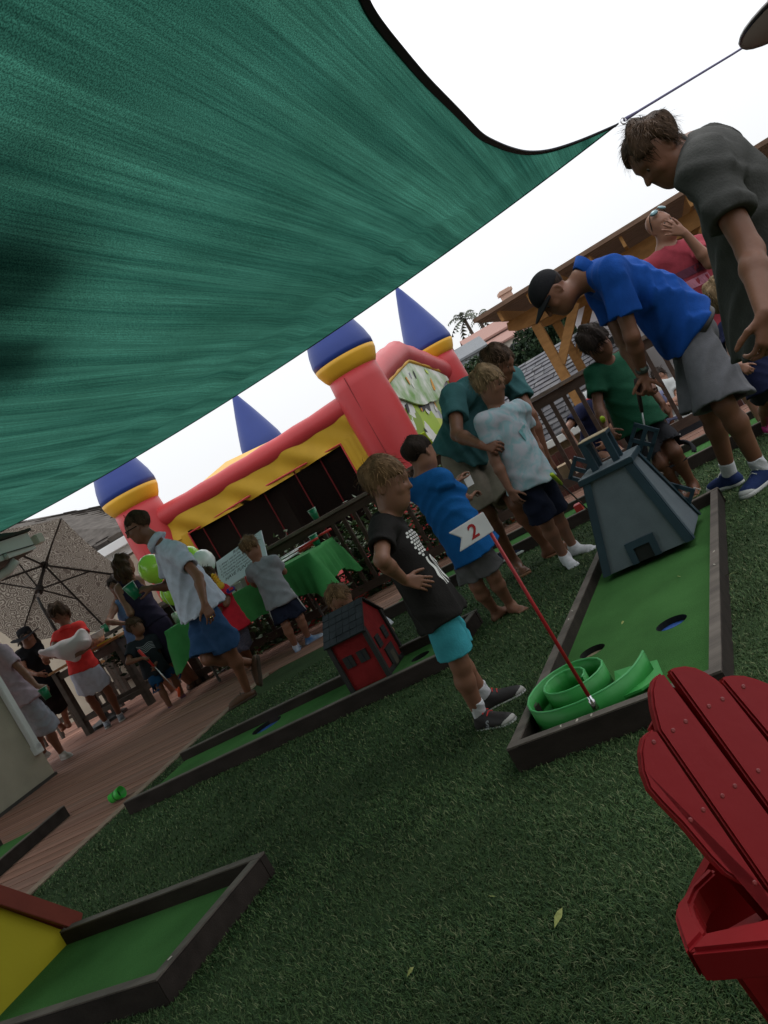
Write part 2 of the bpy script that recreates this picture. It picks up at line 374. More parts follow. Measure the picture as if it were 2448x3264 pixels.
# ================================================================== house on the left
m_stucco = mat('stucco', (.42, .375, .295), .95, .07, 5, .5, 160, .15)
m_white = mat('white_paint', (.72, .74, .73), .45, .05, 4)
m_soffit = mat('soffit', (.13, .115, .10), .8)
h = thing('house', 'beige stucco house wall with white downspout at the left edge of the deck', 'house', uw(9, 5, 0))
wl = MB().box(uw(7.08 + 1.6, 7.05 - 2.6, 1.15), (3.2, 5.2, 2.42), U3, W3).build('wall', m_stucco, h)
MB().box(uw(7.08 + 1.6, 7.05 - 2.6, .01), (3.23, 5.23, .05), U3, W3).build('base_flashing', mat('flashing', (.05, .045, .04), .6), h)
ds = MB()
p0, p1 = uw(7.045, 6.98, .33), uw(7.045, 6.98, 2.1)
ds.box((p0 + p1) / 2, (.065, .085, 1.77), U3, W3); d_o = ds.build('downspout', m_white, h, bevel=.008)
MB().box(uw(7.05, 6.98, .34), (.075, .095, .1), U3, W3).build('downspout_collar', m_white, d_o, bevel=.006)
# eave with fascia, soffit, gutter outlet and the wire of string lights
ev = MB(); ev.box(uw(7.95, 5.35, 2.235), (2.7, 5.1, .03), U3, W3); ev.build('soffit', m_soffit, h)
fa = MB(); fa.box(uw(6.58, 5.35, 2.325), (.03, 5.14, .2), U3, W3); fa.box(uw(7.95, 7.905, 2.325), (2.72, .03, .2), U3, W3); fo = fa.build('fascia', m_white, h)
rf = MB(); rf.prism([uw(6.53, 7.96, 2.43), uw(9.4, 7.96, 2.43), uw(9.4, 5.4, 3.35), uw(7.9, 5.4, 3.35), uw(6.53, 2.7, 2.45)], A(0, 0, .03)); rf.build('roof', mat('roof_dark', (.06, .055, .05), .9), h)
gt = MB(); gt.tube([uw(6.62, 7.62, 2.19), uw(6.72, 7.55, 2.13), uw(6.9, 7.3, 2.09), uw(7.04, 7.05, 2.1)], [.05, .052, .05, .045], 10); gt.build('gutter_pipe', m_white, h, True)
lb = MB(); lb.box(uw(6.565, 8.02, 2.315), (.09, .12, .11), U3, W3); lb.build('lamp_box', mat('cream_plastic', (.6, .58, .5), .4), h, bevel=.01)
sw = MB(); sw.tube([uw(6.55, 3.2 + i * .47, 2.27 - .015 * math.sin(i * 1.9)) for i in range(11)], .006, 6)
so_ = sw.build('string_wire', mat('wire_black', (.02, .02, .02), .5), h)
for i in range(1, 10, 2):
    b = MB().lathe([(.012, .03), (.02, .02), (.026, -.005), (.018, -.03), (0, -.04)], uw(6.55, 3.2 + i * .47, 2.25), n=10); b.build('bulb', mat('bulb_glass', (.5, .5, .48), .1), so_, True)
# ================================================================== neighbour house behind, left, with shingled roof
h2 = thing('neighbour_house', 'neighbouring house with grey brown shingled roof behind the patio umbrella', 'house', (-8, 17, -.75))
eR, eL = at(440, 1682, 14.8), at(-190, 1990, 15.6); eL[2] = eR[2] = 2.33
tR, tL = at(440, 1592, 18.2), at(-190, 1710, 20.0)
h2w = MB(); a_, b_ = A(eL[0], eL[1] + .5, 0), A(eR[0] + .8, eR[1] + .5, 0)
h2w.prism([A(a_[0], a_[1], -.8), A(b_[0], b_[1], -.8), A(b_[0], b_[1], 2.3), A(a_[0], a_[1], 2.3)], A(0, .3, 0)); h2w.build('wall', m_stucco, h2)
MB().beam(eL - A(0, .06, .1), eR - A(0, .06, .1), .1, .15).build('gutter', m_white, h2, bevel=.01)
MB().beam(eL - A(0, -.1, .24), eR - A(0, -.1, .24), .05, .16).build('fascia', m_white, h2)
def shingle_roof(root, eL, eR, tR, tL, rows, cols, mats, thick=.035, seed=1, name='shingle'):
    rr = random.Random(seed); nrm_ = nrm(np.cross(eR - eL, tL - eL)); nrm_ = nrm_ if nrm_[2] > 0 else -nrm_
    rfo = MB().prism([eL, eR, tR, tL], -nrm_ * .06).build('roof', mats[0], root)
    P = lambda s, t: cm(cm(eL, eR, s), cm(tL, tR, s), t)
    k = 0
    for r in range(rows):
        off = rr.uniform(-.5, .5)
        for c in range(-1, cols + 1):
            s0 = max(0, (c + off + rr.uniform(-.08, .08)) / cols); s1 = min(1, (c + 1 + off + rr.uniform(-.08, .08)) / cols)
            if s1 - s0 < .2 / cols: continue
            t0 = r / rows; t1 = min(1, (r + 1.15) / rows); lift = thick * rr.uniform(.8, 1.5)
            q = [P(s0 + .0006, t0), P(s1 - .0006, t0), P(s1 - .0006, t1), P(s0 + .0006, t1)]
            b = MB(); top = [q[0] + nrm_ * lift, q[1] + nrm_ * lift, q[2] + nrm_ * .008, q[3] + nrm_ * .008]
            b.add(q + top, [(4, 5, 6, 7), (0, 1, 5, 4), (1, 2, 6, 5), (3, 0, 4, 7)])
            b.build(name, mats[rr.randrange(len(mats))], rfo); k += 1
    return k
sh_l = [mat('shingle_brown_%d' % i, c, .95, .3, 6, .4, 30, .1) for i, c in enumerate([(.085, .075, .066), (.11, .096, .082), (.068, .06, .054), (.095, .083, .074)])]
shingle_roof(h2, eL, eR, tR, tL, 15, 16, sh_l, .075, 3)
# garden wall
gw = MB().prism([A(-9.5, 15.2, -.8), A(-1.2, 13.2, -.8), A(-1.2, 13.2, 1.9), A(-9.5, 15.2, 1.9)], A(.05, .2, 0)).build('garden_wall', m_stucco)
tag(gw, 'plain beige stucco garden wall behind the bar table and the umbrella', 'wall')
# ================================================================== deck railing along the far edge
m_rail = wood('rail_wood', (.065, .042, .032)); m_railtop = wood('rail_top_wood', (.16, .12, .10))
rl = thing('deck_railing', 'dark brown wooden railing with upright balusters along the back of the deck', 'railing', uw(2, 8.38, 0))
RU0, RU1 = -3.3, 5.9; RW = 8.38
MB().box(uw((RU0 + RU1) / 2, RW, .965), (RU1 - RU0, .14, .035), U3, W3).build('top_rail', m_railtop, rl, bevel=.004)
MB().box(uw((RU0 + RU1) / 2, RW, .90), (RU1 - RU0, .045, .09), U3, W3).build('upper_stringer', m_rail, rl)
MB().box(uw((RU0 + RU1) / 2, RW, .105), (RU1 - RU0, .06, .085), U3, W3).build('bottom_rail', m_rail, rl)
bal = MB().box((0, 0, .5), (.04, .035, .74)); bme_ = mkmesh('baluster', bal.v, bal.f, m_rail)
u = RU0 + .08
while u < RU1:
    o = bpy.data.objects.new('baluster', bme_); COL.objects.link(o); o.parent = rl; FR[o.name] = FR[rl.name]
    p = uw(u, RW + .004, 0); o.location = FR[rl.name].inverted() @ Vector(p); o.rotation_euler = (0, 0, UA + random.uniform(-.02, .02)); u += .135
for u in (RU0, -.75, 1.55, RU1):
    MB().box(uw(u, RW + .075, .47), (.09, .09, 1.0), U3, W3).build('post', m_rail, rl, bevel=.004)
# ================================================================== neighbour's low roof, right
h3 = thing('neighbour_garage', 'low neighbouring house with grey shingled roof and white gutter below the railing', 'house', (5, 17, -1.7))
g1, g2 = at(1585, 1492, 15.0), at(1985, 1278, 14.4); g1[2] = g2[2] = .16
r1, r2 = at(1590, 1200, 20.5), at(2010, 985, 19.6); r1[2] = r2[2] = 1.68
sh_r = [mat('shingle_grey_%d' % i, c, .95, .25, 6, .4, 30, .1) for i, c in enumerate([(.115, .117, .125), (.135, .135, .14), (.10, .10, .108), (.12, .12, .13)])]
shingle_roof(h3, g1, g2, r2, r1, 19, 13, sh_r, .032, 5)
MB().beam(g1 - A(0, .06, .06), g2 - A(0, .06, .06), .11, .12).build('gutter', m_white, h3, bevel=.01)
MB().prism([g1 + A(0, .5, -.1), g2 + A(0, .5, -.1), g2 + A(0, .5, -2.2), g1 + A(0, .5, -2.2)], A(.1, .3, 0)).build('wall', mat('tan_wall', (.2, .165, .12), .9), h3)
MB().beam(g1 + A(0, .3, -.3), g2 + A(0, .3, -.3), .06, .3).build('fascia', mat('tan_trim', (.28, .22, .15), .8), h3)
fn = thing('board_fence', 'dark red brown wooden board fence below the grey shingled roof', 'fence', (3.3, 12.4, -1))
m_fence = [wood('fence_red_%d' % i, c) for i, c in enumerate([(.075, .022, .016), (.06, .02, .015), (.085, .028, .02)])]
fa_, fb_ = A(1.2, 11.9, 0), A(6.5, 10.0, 0); nb = 46
for i in range(nb):
    p, q = cm(fa_, fb_, i / nb), cm(fa_, fb_, (i + .95) / nb); h_ = .16 + random.uniform(-.012, .012)
    MB().prism([p + A(0, 0, -1.2), q + A(0, 0, -1.2), q + A(0, 0, h_), p + A(0, 0, h_)], A(.008, .024, 0)).build('board', m_fence[i % 3], fn)
MB().beam(fa_ + A(.02, .06, -.1), fb_ + A(.02, .06, -.1), .05, .09).build('fence_rail', m_fence[1], fn)
# white stucco house behind the pergola
h4 = thing('white_house', 'white stucco house wall behind the wooden pergola', 'house', (7.5, 18.5, -1))
m_ws = mat('white_stucco', (.62, .62, .64), .9, .04, 3, .3, 80, .1)
h4b = MB(); q0, q1 = at(1822, 1015, 17.8), at(2330, 700, 15.6); q0[2] = q1[2] = 0
h4b.prism([q0 + A(0, 0, -1.2), q1 + A(0, 0, -1.2), q1 + A(0, 0, 2.12), q0 + A(0, 0, 2.12)], A(1.2, 3, 0)); h4b.build('wall', m_ws, h4)
MB().beam(q0 + A(-.1, -.15, 2.16), q1 + A(.1, -.15, 2.16), .5, .08).build('eave', mat('eave_white', (.6, .6, .6), .6), h4)
MB().box(cm(q0, q1, .16) + A(0, .02, .75), (.5, .06, .9), nrm(q1 - q0), (0, 1, 0)).build('window', mat('dark_glass', (.03, .035, .04), .1), h4)
# ================================================================== pergola
m_ced = wood('cedar', (.36, .185, .065), .18); m_ced2 = wood('cedar_weathered', (.17, .105, .07), .25)
pg = thing('pergola', 'golden brown timber pergola with knee braces and slatted top at the upper right', 'pergola', at(1760, 1160, 13.6) * A(1, 1, 0))
pc = at(1718, 1050, 13.4); pdir = nrm(A(.93, -.37, 0)); pn = A(.37, .93, 0)
PZ = 1.9
pb = A(pc[0], pc[1], 0)
for k, dd in enumerate((0, 3.3)):
    for dn in (0, 2.6):
        b = pb + pdir * dd + pn * dn
        po = MB().box(b + A(0, 0, (PZ - 1.7) / 2), (.15, .15, PZ + 1.7), pdir, pn).build('post', m_ced, pg, bevel=.006)
        for sgn in ((1, -1) if dd else (1,)):
            MB().beam(b + A(0, 0, PZ - .72) + pdir * .04 * sgn, b + pdir * .66 * sgn + A(0, 0, PZ - .02), .12, .14).build('brace', m_ced, pg, bevel=.006)
for dn in (0, 2.6):
    for off in (-.075, .075):
        c0 = pb + pn * (dn + off) - pdir * .40; e = pb + pn * (dn + off) + pdir * 4.4
        prof = [(0, .12), (.03, .24), (.4, .24), (4.8, .24), (4.8, 0), (.46, 0), (.28, .02), (.1, .06)]
        MB().prism([c0 + pdir * x + A(0, 0, PZ + z) - pn * .02 for x, z in prof], pn * .04).build('beam', m_ced, pg)
for i in range(10):
    d_ = -.30 + i * .49; c0 = pb + pdir * d_ - pn * .75; e = pb + pdir * d_ + pn * 3.3
    MB().beam(c0 + A(0, 0, PZ + .32), e + A(0, 0, PZ + .32), .045, .16).build('rafter', m_ced, pg)
for i in range(44):
    dn = -.85 + i * .1; c0 = pb + pn * dn - pdir * .66; e = pb + pn * dn + pdir * 4.5
    MB().beam(c0 + A(0, 0, PZ + .45 + .002 * (i % 3)), e + A(0, 0, PZ + .45 + .002 * (i % 3)), .055, .06).build('slat', m_ced2, pg)
# low boxes and bench under the pergola
# ================================================================== hillside: houses, palms, trees
def leaf_cloud(name, c, rad, n, size, ms, parent=None, seed=0, clump=26, squash=.8):
    r = np.random.default_rng(seed); cl = r.normal(size=(clump, 3)); cl /= np.linalg.norm(cl, axis=1)[:, None]; cl *= (r.random((clump, 1)) ** .45) * A(*rad) * .8
    idx = r.integers(0, clump, n); q = r.normal(size=(n, 3)); q /= np.linalg.norm(q, axis=1)[:, None]; cr = r.uniform(.22, .42, clump)
    P = A(*c) + cl[idx] + q * (r.random((n, 1)) ** .4) * A(*rad) * cr[idx][:, None]
    a = r.normal(size=(n, 3)); a /= np.linalg.norm(a, axis=1)[:, None]; b = np.cross(a, r.normal(size=(n, 3))); b /= np.linalg.norm(b, axis=1)[:, None]
    s = size * r.uniform(.6, 1.4, (n, 1)); V = np.stack([P - a * s, P + b * s * .45, P + a * s, P - b * s * .45], 1).reshape(-1, 3)
    T = np.arange(n * 4).reshape(-1, 4); mi = (cl[idx][:, 2] / rad[2] * 1.2 + r.normal(size=n) * .6 + 1.2).clip(0, len(ms) - 1).astype(int) if False else r.integers(0, len(ms), n)
    return link(name, mkmesh(name, V, T, ms, mi), parent)
m_lv = [mat('leaf_%d' % i, c, .7, .25, 2, spec=.06) for i, c in enumerate([(.011, .023, .011), (.016, .032, .013), (.024, .042, .018), (.008, .017, .009)])]
m_lv2 = [mat('leaf_light_%d' % i, c, .5, .25, 2, spec=.35) for i, c in enumerate([(.06, .10, .03), (.09, .14, .05), (.045, .08, .03), (.10, .16, .06)])]
m_bark = mat('bark', (.07, .05, .035), .95, .3, 8, .6, 40)
def tree(name, label, base, hgt, rad, n, size, ms, seed, cz=None, group=None, squash=(1, 1, .8), trunk=.16):
    t = thing(name, label, 'tree', base, 0, group); c = A(*base) + A(0, 0, hgt - rad * squash[2])
    tb = MB(); top = c + A(0, 0, -rad * .1); tb.tube([A(*base), cm(A(*base), top, .5) + A(.05, .03, 0), top], [trunk, trunk * .75, trunk * .4], 8)
    rr = random.Random(seed)
    for i in range(6):
        a = rr.uniform(0, 6.28); tb.tube([cm(A(*base), top, .6 + .06 * i), c + A(math.cos(a) * rad * .55, math.sin(a) * rad * .55, rr.uniform(-.3, .5) * rad)], [trunk * .45, trunk * .12], 6)
    tb.build('trunk', m_bark, t, True); leaf_cloud('crown', c, (rad * squash[0], rad * squash[1], rad * squash[2]), n, size, ms, t, seed, 30)
    return t
def base_at(px, py, Y, z): p = at(px, py, Y); return A(p[0], p[1], z)
tree('evergreen_tree', 'large dark green bushy tree on the slope left of the pergola post', base_at(1712, 1105, 36, -1.5), 5.55, 2.1, 15000, .10, m_lv, 11, squash=(.8, 1, 1.0))
tree('evergreen_tree', 'dark tree partly hidden behind the pergola brace', base_at(1800, 1050, 33, -1.5), 5.0, 2.2, 10000, .10, m_lv, 12)
tree('conifer_tree', 'dark green treetop showing above the red tube of the bouncy castle', base_at(1045, 1300, 27, -.75), 4.35, 1.9, 9000, .11, m_lv, 13, squash=(.75, .8, 1.1))
tree('garden_tree', 'grey green shrubby tree in front of the grey hillside house', base_at(1545, 1200, 47, 1.4), 2.9, 1.3, 4000, .10, [m_lv[2], m_lv2[2], m_lv[1]], 14, squash=(1.3, 1, .8))
def palm(base, hgt, fr, label, seed):
    t = thing('palm_tree', label, 'tree', base); rr = random.Random(seed); b = A(*base); top = b + A(.2, 0, hgt)
    MB().tube([b, cm(b, top, .5) + A(.12, 0, 0), top], [.2, .16, .14], 8).build('trunk', m_bark, t, True)
    mp = mat('palm_leaf', (.06, .075, .045), .6, .3, 3)
    for i in range(17):
        az = rr.uniform(0, 6.28); el = rr.uniform(-.2, 1.25); L = fr * rr.uniform(.8, 1.1); m = MB(); d = A(math.cos(az) * math.cos(el), math.sin(az) * math.cos(el), math.sin(el)); sd_ = nrm(np.cross(d, Z3)); pts = []
        for k in range(9):
            s = k / 8; pts.append(top + d * L * s - Z3 * L * .62 * s * s)
        for k in range(8):
            for sg in (-1, 1):
                e = pts[k] + sd_ * sg * L * .2 * math.sin(math.pi * (k + .6) / 9) - Z3 * L * .1 + (pts[k + 1] - pts[k]) * .7
                m.add([pts[k], pts[k + 1], e], [(0, 1, 2)])
        m.build('frond', mp, t)
palm(base_at(1520, 1105, 75, 3.6), 5.6, 2.1, 'tall feathery palm left of the other palm above the hillside roofs', 3)
palm(base_at(1556, 1085, 80, 4.2), 5.0, 1.7, 'smaller palm right of the tall palm above the peach house', 4)
def hill_house(name, label, c, D, wd, hg, dp, wc, rc, wins, cham=None, pitch=.5, rz=-.1):
    t = thing(name, label, 'house', A(c[0], c[1], 2.2)); X = A(math.cos(rz), math.sin(rz), 0); Y = A(-math.sin(rz), math.cos(rz), 0)
    base = A(c[0], c[1], 0); zt = c[2]
    MB().box(base + Y * dp / 2 + A(0, 0, zt - hg / 2), (wd, dp, hg), X, Y).build('wall', wc, t)
    rp = [(-wd / 2 - .3, -.3, zt), (wd / 2 + .3, -.3, zt), (wd / 2 + .3, dp / 2, zt + pitch), (-wd / 2 - .3, dp / 2, zt + pitch)]
    q = [base + X * a + Y * b + A(0, 0, z) for a, b, z in rp]; mbr = MB(); mbr.prism(q, A(0, 0, .15)); q2 = [base + X * a + Y * (dp - b) + A(0, 0, z) for a, b, z in rp]; mbr.prism(q2, A(0, 0, .14)); ro = mbr.build('roof', rc, t)
    if cham: MB().box(base + X * cham[0] + Y * dp * .4 + A(0, 0, zt + pitch + cham[1] / 2), (.9, .9, cham[1] + .6), X, Y).build('chimney', wc, ro); MB().box(base + X * cham[0] + Y * dp * .4 + A(0, 0, zt + pitch + cham[1] + .1), (1.2, 1.2, .25), X, Y).build('chimney_cap', wc, ro)
    for a, z, w0, h0, arch in wins:
        f = MB(); cc = base + X * a - Y * .03 + A(0, 0, zt - z)
        f.box(cc, (w0 + .3, .08, h0 + .3), X, Y); fo = f.build('window', m_white, t)
        g = MB(); g.box(cc - Y * .05, (w0, .04, h0), X, Y); 
        if arch: g.lathe([(w0 / 2, 0), (w0 / 2, .04)], cc - Y * .07 + A(0, 0, h0 / 2), -Y, 16)
        g.build('pane', mat('dark_glass', (.03, .035, .04), .1), fo)
    return t
m_tile = mat('red_tile', (.30, .165, .135), .8, .2, 30, .6, 40)
c1 = at(1592, 1062, 68)
hill_house('peach_house', 'peach stucco house with red tiled roof and square chimney on the hill', c1, 68, 5.0, 3.4, 6, mat('peach_stucco', (.50, .33, .25), .9), m_tile, [(-.7, 1.2, .9, .9, False), (.5, 1.5, 1.0, .8, True)], (2.2, 1.6), 1.1)
c2 = at(1556, 1122, 66)
hill_house('long_house', 'long pale hillside house with red tiled roof below the palms', c2, 66, 6.6, 3.0, 5, mat('pale_stucco', (.52, .46, .40), .9), m_tile, [(-1.9, 1.3, 1.5, .9, False), (.1, 1.3, 1.5, .9, False), (1.9, 1.2, .9, .8, True)], None, .9)
c3 = at(1488, 1142, 58)
hill_house('grey_house', 'small grey clapboard house with dark roof beside the castle tower', c3, 58, 2.6, 3.0, 4, mat('grey_board', (.33, .36, .40), .8), mat('slate', (.16, .17, .18), .8), [(-.1, 1.1, .55, .7, False)], None, .9)
pl = thing('utility_pole', 'thin dark utility pole against the sky next to the castle tower', 'pole', base_at(1432, 1110, 60, 1)); pp = at(1432, 1095, 60)
MB().tube([A(pp[0], pp[1], .5), A(pp[0], pp[1], pp[2] + .55)], [.1, .07], 8).build('shaft', m_bark, pl); MB().beam(A(pp[0] - .5, pp[1], pp[2] + .3), A(pp[0] + .5, pp[1], pp[2] + .3), .08, .08).build('crossarm', m_bark, pl)
# ================================================================== planting bed behind the railing
def shrub(c, hgt, rad, seed, label, flowers=0, ms=None, n=900, lf=.035):
    t = thing('garden_plant', label, 'plant', c, 0, 'leafy plants growing behind the railing'); rr = random.Random(seed); st = MB(); c = A(*c)
    tips = []
    for i in range(16):
        a = rr.uniform(0, 6.28); r_ = rad * rr.uniform(.2, 1); top = c + A(math.cos(a) * r_, math.sin(a) * r_, hgt * rr.uniform(.55, 1.0)); md = cm(c, top, .5) + A(rr.uniform(-.05, .05), rr.uniform(-.05, .05), .05)
        st.tube([c, md, top], [.008, .006, .003], 5); tips += [cm(md, top, rr.random()) for _ in range(5)] + [top]
    st.build('stem', mat('stem_green', (.06, .08, .03), .7), t)
    r = np.random.default_rng(seed); T = np.array(tips); P = T[r.integers(0, len(T), n)] + r.normal(size=(n, 3)) * A(.07, .07, .06); P = np.vstack([P, c + r.normal(size=(n, 3)) * A(rad * .5, rad * .5, hgt * .2) + A(0, 0, hgt * .4)]); n2 = len(P)
    a = r.normal(size=(n2, 3)); a[:, 2] = np.abs(a[:, 2]) * .4; a /= np.linalg.norm(a, axis=1)[:, None]; b = np.cross(a, r.normal(size=(n2, 3))); b /= np.linalg.norm(b, axis=1)[:, None]; s = lf * r.uniform(.5, 1.5, (n2, 1))
    V = np.stack([P, P + a * s + b * s * .4, P + a * s * 2.2, P + a * s - b * s * .4], 1).reshape(-1, 3); ms = ms or m_lv2
    fo = link('foliage', mkmesh('foliage', V, np.arange(n2 * 4).reshape(-1, 4), ms, r.integers(0, len(ms), n2)), t)
    for i in range(flowers):
        p = T[rr.randrange(len(T))] + A(rr.uniform(-.1, .1), -.1, rr.uniform(-.3, .05)); f = MB()
        for k in range(7):
            a = k * .9; d = A(math.cos(a), -.6, math.sin(a)); f.add([p, p + d * .02 + A(.01, 0, .008), p + d * .03, p + d * .02 - A(.012, 0, .01)], [(0, 1, 2, 3)])
        f.build('flower', mat('red_flower', (.55, .03, .02), .5) if i % 3 else mat('orange_flower', (.7, .16, .02), .5), t)
lab = ['leafy plant with red blooms behind the railing near the boy in the black shirt', 'tall pale stemmed plant behind the railing right of the green cups', 'green leafy plant behind the railing under the end of the green table', 'bushy plant behind the railing left of the grey shirted boy', 'flowering plant behind the railing beside the boy in the blue shirt', 'low dark plant behind the railing under the green tablecloth', 'leafy plant against the railing behind the turquoise shorts', 'dark leafy plant behind the legs of the table']
for i, (u, w_, h_, r_, fl) in enumerate([(2.62, 8.72, .95, .3, 3), (3.15, 8.8, 1.05, .32, 0), (3.6, 8.66, .8, .3, 1), (4.3, 8.8, .95, .35, 0), (1.75, 8.72, .75, .3, 7), (4.9, 8.7, .6, .35, 0), (2.15, 8.8, .8, .3, 2), (5.5, 8.75, .55, .35, 0)]):
    shrub(uw(u, w_, -.3), h_ + .3, r_, 40 + i, lab[i], fl)
# ================================================================== green shade sail
def sail():
    t = thing('shade_sail', 'large green woven shade sail stretched overhead with dark edge webbing', 'shade sail', (-1, 5, 2.8))
    def spl(pts, n):
        P = np.array(pts, float); d = np.r_[0, np.cumsum(np.linalg.norm(np.diff(P, axis=0), axis=1))]; s = np.linspace(0, d[-1], n)
        Q = np.stack([np.interp(s, d, P[:, i]) for i in range(3)], 1)
        for _ in range(10): Q[1:-1] = (Q[:-2] + 2 * Q[1:-1] + Q[2:]) / 4
        return Q
    NA, NB = 150, 150
    Az = A(3.66, 8.11, 2.8); B = uw(7.95, 8.9, 2.8); C = A(1.5, -1.6, 2.9); D = A(-2.7, -1.6, 2.9)
    s = np.linspace(0, 1, NA); far = B + (Az - B) * s[:, None]; far[:, 2] -= .19 * 4 * s * (1 - s); 
    right = spl([C, (.95, .4, 2.86), (.78, 2.2, 2.82), (.99, 3.69, 2.8), (1.1, 4.02, 2.8), (1.36, 4.75, 2.8), (1.68, 5.57, 2.8), (1.95, 6.28, 2.8), (2.25, 6.86, 2.8), (2.52, 7.32, 2.8), (2.82, 7.68, 2.8), (3.2, 7.93, 2.8), Az], NB)
    left = D + (B - D) * np.linspace(0, 1, NB)[:, None]; near = D + (C - D) * s[:, None]
    S, T = np.meshgrid(s, np.linspace(0, 1, NB)); S3, T3 = S[..., None], T[..., None]
    P = (1 - T3) * near[None] + T3 * far[None] + (1 - S3) * left[:, None] + S3 * right[:, None] - ((1 - S3) * (1 - T3) * D + S3 * (1 - T3) * C + (1 - S3) * T3 * B + S3 * T3 * Az)
    bell = np.sin(np.pi * S) * np.sin(np.pi * T)
    uu = P[..., 0] * U2[0] + P[..., 1] * U2[1]; ww = P[..., 0] * W2[0] + P[..., 1] * W2[1]
    edge = np.clip(np.minimum(np.minimum(S, 1 - S), np.minimum(T, 1 - T)) * 12, 0, 1)
    P[..., 2] += -.13 * bell + edge * (.016 * np.sin(uu * 7 + 1.3 * np.sin(ww * .7)) + .009 * np.sin(uu * 19 + 2 * np.sin(ww * .9)) + .009 * np.sin(ww * 6 + uu * 2.5 + 2 * np.sin(uu * 1.1)) * np.exp(-((ww - 7.9) / .9) ** 2) * 2.6)
    V = P.reshape(-1, 3); k = np.arange((NB - 1) * NA).reshape(NB - 1, NA)[:, :-1].ravel(); Fq = np.stack([k, k + 1, k + NA + 1, k + NA], 1)
    m = bpy.data.materials.new('shade_cloth'); m.use_nodes = True; n = m.node_tree; L = n.links.new; n.nodes.remove(n.nodes['Principled BSDF']); o = n.nodes['Material Output']
    tc = n.nodes.new('ShaderNodeTexCoord'); mp = n.nodes.new('ShaderNodeMapping'); mp.inputs['Rotation'].default_value = (0, 0, -UA); L(tc.outputs['Object'], mp.inputs[0])
    def noise(sc, st, det=4):
        q = n.nodes.new('ShaderNodeMapping'); q.inputs['Scale'].default_value = st; L(mp.outputs[0], q.inputs[0]); z = n.nodes.new('ShaderNodeTexNoise'); z.inputs['Scale'].default_value = sc; z.inputs['Detail'].default_value = det; L(q.outputs[0], z.inputs['Vector']); return z
    def ramp(src, p0, p1, c0, c1):
        r = n.nodes.new('ShaderNodeValToRGB'); r.color_ramp.elements[0].position = p0; r.color_ramp.elements[1].position = p1; r.color_ramp.elements[0].color = (*c0, 1); r.color_ramp.elements[1].color = (*c1, 1); L(src, r.inputs[0]); return r
    a = ramp(noise(1.0, (6.5, .2, 1), 6).outputs[0], .3, .7, (.012, .056, .040), (.033, .124, .088))
    b = ramp(noise(1.0, (75, .7, 1), 3).outputs[0], .3, .7, (.68, .68, .68), (1.25, 1.25, 1.25)); c = ramp(noise(1.0, (150, 150, 1), 1).outputs[0], .36, .64, (.55, .56, .56), (1.42, 1.42, 1.42))
    cl = ramp(noise(.9, (1, 1, 1), 3).outputs[0], .3, .7, (.8, .82, .8), (1.15, 1.13, 1.15))
    src = a.outputs[0]
    for q in (b, c, cl):
        x = n.nodes.new('ShaderNodeMix'); x.data_type = 'RGBA'; x.blend_type = 'MULTIPLY'; x.inputs['Factor'].default_value = 1; L(src, x.inputs['A']); L(q.outputs[0], x.inputs['B']); src = x.outputs['Result']
    d = n.nodes.new('ShaderNodeBsdfDiffuse'); tr = n.nodes.new('ShaderNodeBsdfTranslucent'); ms = n.nodes.new('ShaderNodeMixShader'); ms.inputs[0].default_value = .72
    L(src, d.inputs[0]); L(src, tr.inputs[0]); L(d.outputs[0], ms.inputs[1]); L(tr.outputs[0], ms.inputs[2]); L(ms.outputs[0], o.inputs[0])
    link('cloth', mkmesh('cloth', V, Fq, m, smooth=True), t)
    mw = mat('webbing', (.012, .014, .022), .8, .2, 40)
    def strip(Q, wd, inn):
        mb = MB(); V = []
        for i, p in enumerate(Q):
            tg = nrm(Q[min(i + 1, len(Q) - 1)] - Q[max(i - 1, 0)]); nn = nrm(np.cross(tg, Z3)) * inn * wd; V += [p - Z3 * .006, p + nn - Z3 * .006, p + nn + Z3 * .006, p + Z3 * .006]
        Fc = [(4 * i + a, 4 * i + (a + 1) % 4, 4 * i + 4 + (a + 1) % 4, 4 * i + 4 + a) for i in range(len(Q) - 1) for a in range(4)]
        mb.add(V, Fc); mb.build('edge_webbing', mw, t)
    strip(right, .048, -1); strip(P[-1], .02, 1)
    rg = MB(); rg.tube([Az + A(.05 + .03 * math.cos(q), .01 * math.cos(q), .03 * math.sin(q)) for q in np.linspace(0, 6.283, 14, endpoint=False)], .006, 6, closed=True); rg.build('corner_ring', mat('steel', (.6, .6, .62), .25, metal=1), t, True)
    e = A(7.0, 9.68, 3.24); r0 = Az + A(.08, .03, .01)
    rp = MB().tube([r0, cm(r0, e, .06), cm(r0, e, .5) - A(0, 0, .01), e], [.02, .012, .011, .011], 8).build('rope', mat('rope_blue_grey', (.10, .09, .17), .7, .3, 60), None, True)
    tag(rp, 'taut blue grey rope holding the corner of the green shade sail', 'rope')
    po = MB().box((7.06, 9.7, 1.4), (.12, .12, 4.0)).build('wooden_post', m_rail); tag(po, 'dark wooden post holding the sail rope beside the deck', 'post')
sail()
tree('overhanging_tree', 'leafy tree above the left side of the green shade sail', (-4.6, 1.2, 0), 4.6, 1.0, 3000, .09, m_lv, 21, trunk=.14)
bo = bpy.data.objects.get('crown.%03d' % 0)
ot = bpy.data.objects['overhanging_tree']
bb = MB(); bb.tube([A(-4.6, 1.2, 3.3), A(-3.2, 2.6, 3.35), A(-1.2, 3.9, 2.96)], [.07, .04, .015], 6); bb.build('bough', m_bark, ot, True)
leaf_cloud('bough_leaves', (-.98, 3.85, 2.88), (.42, .6, .07), 5200, .045, m_lv, ot, 22, 14)
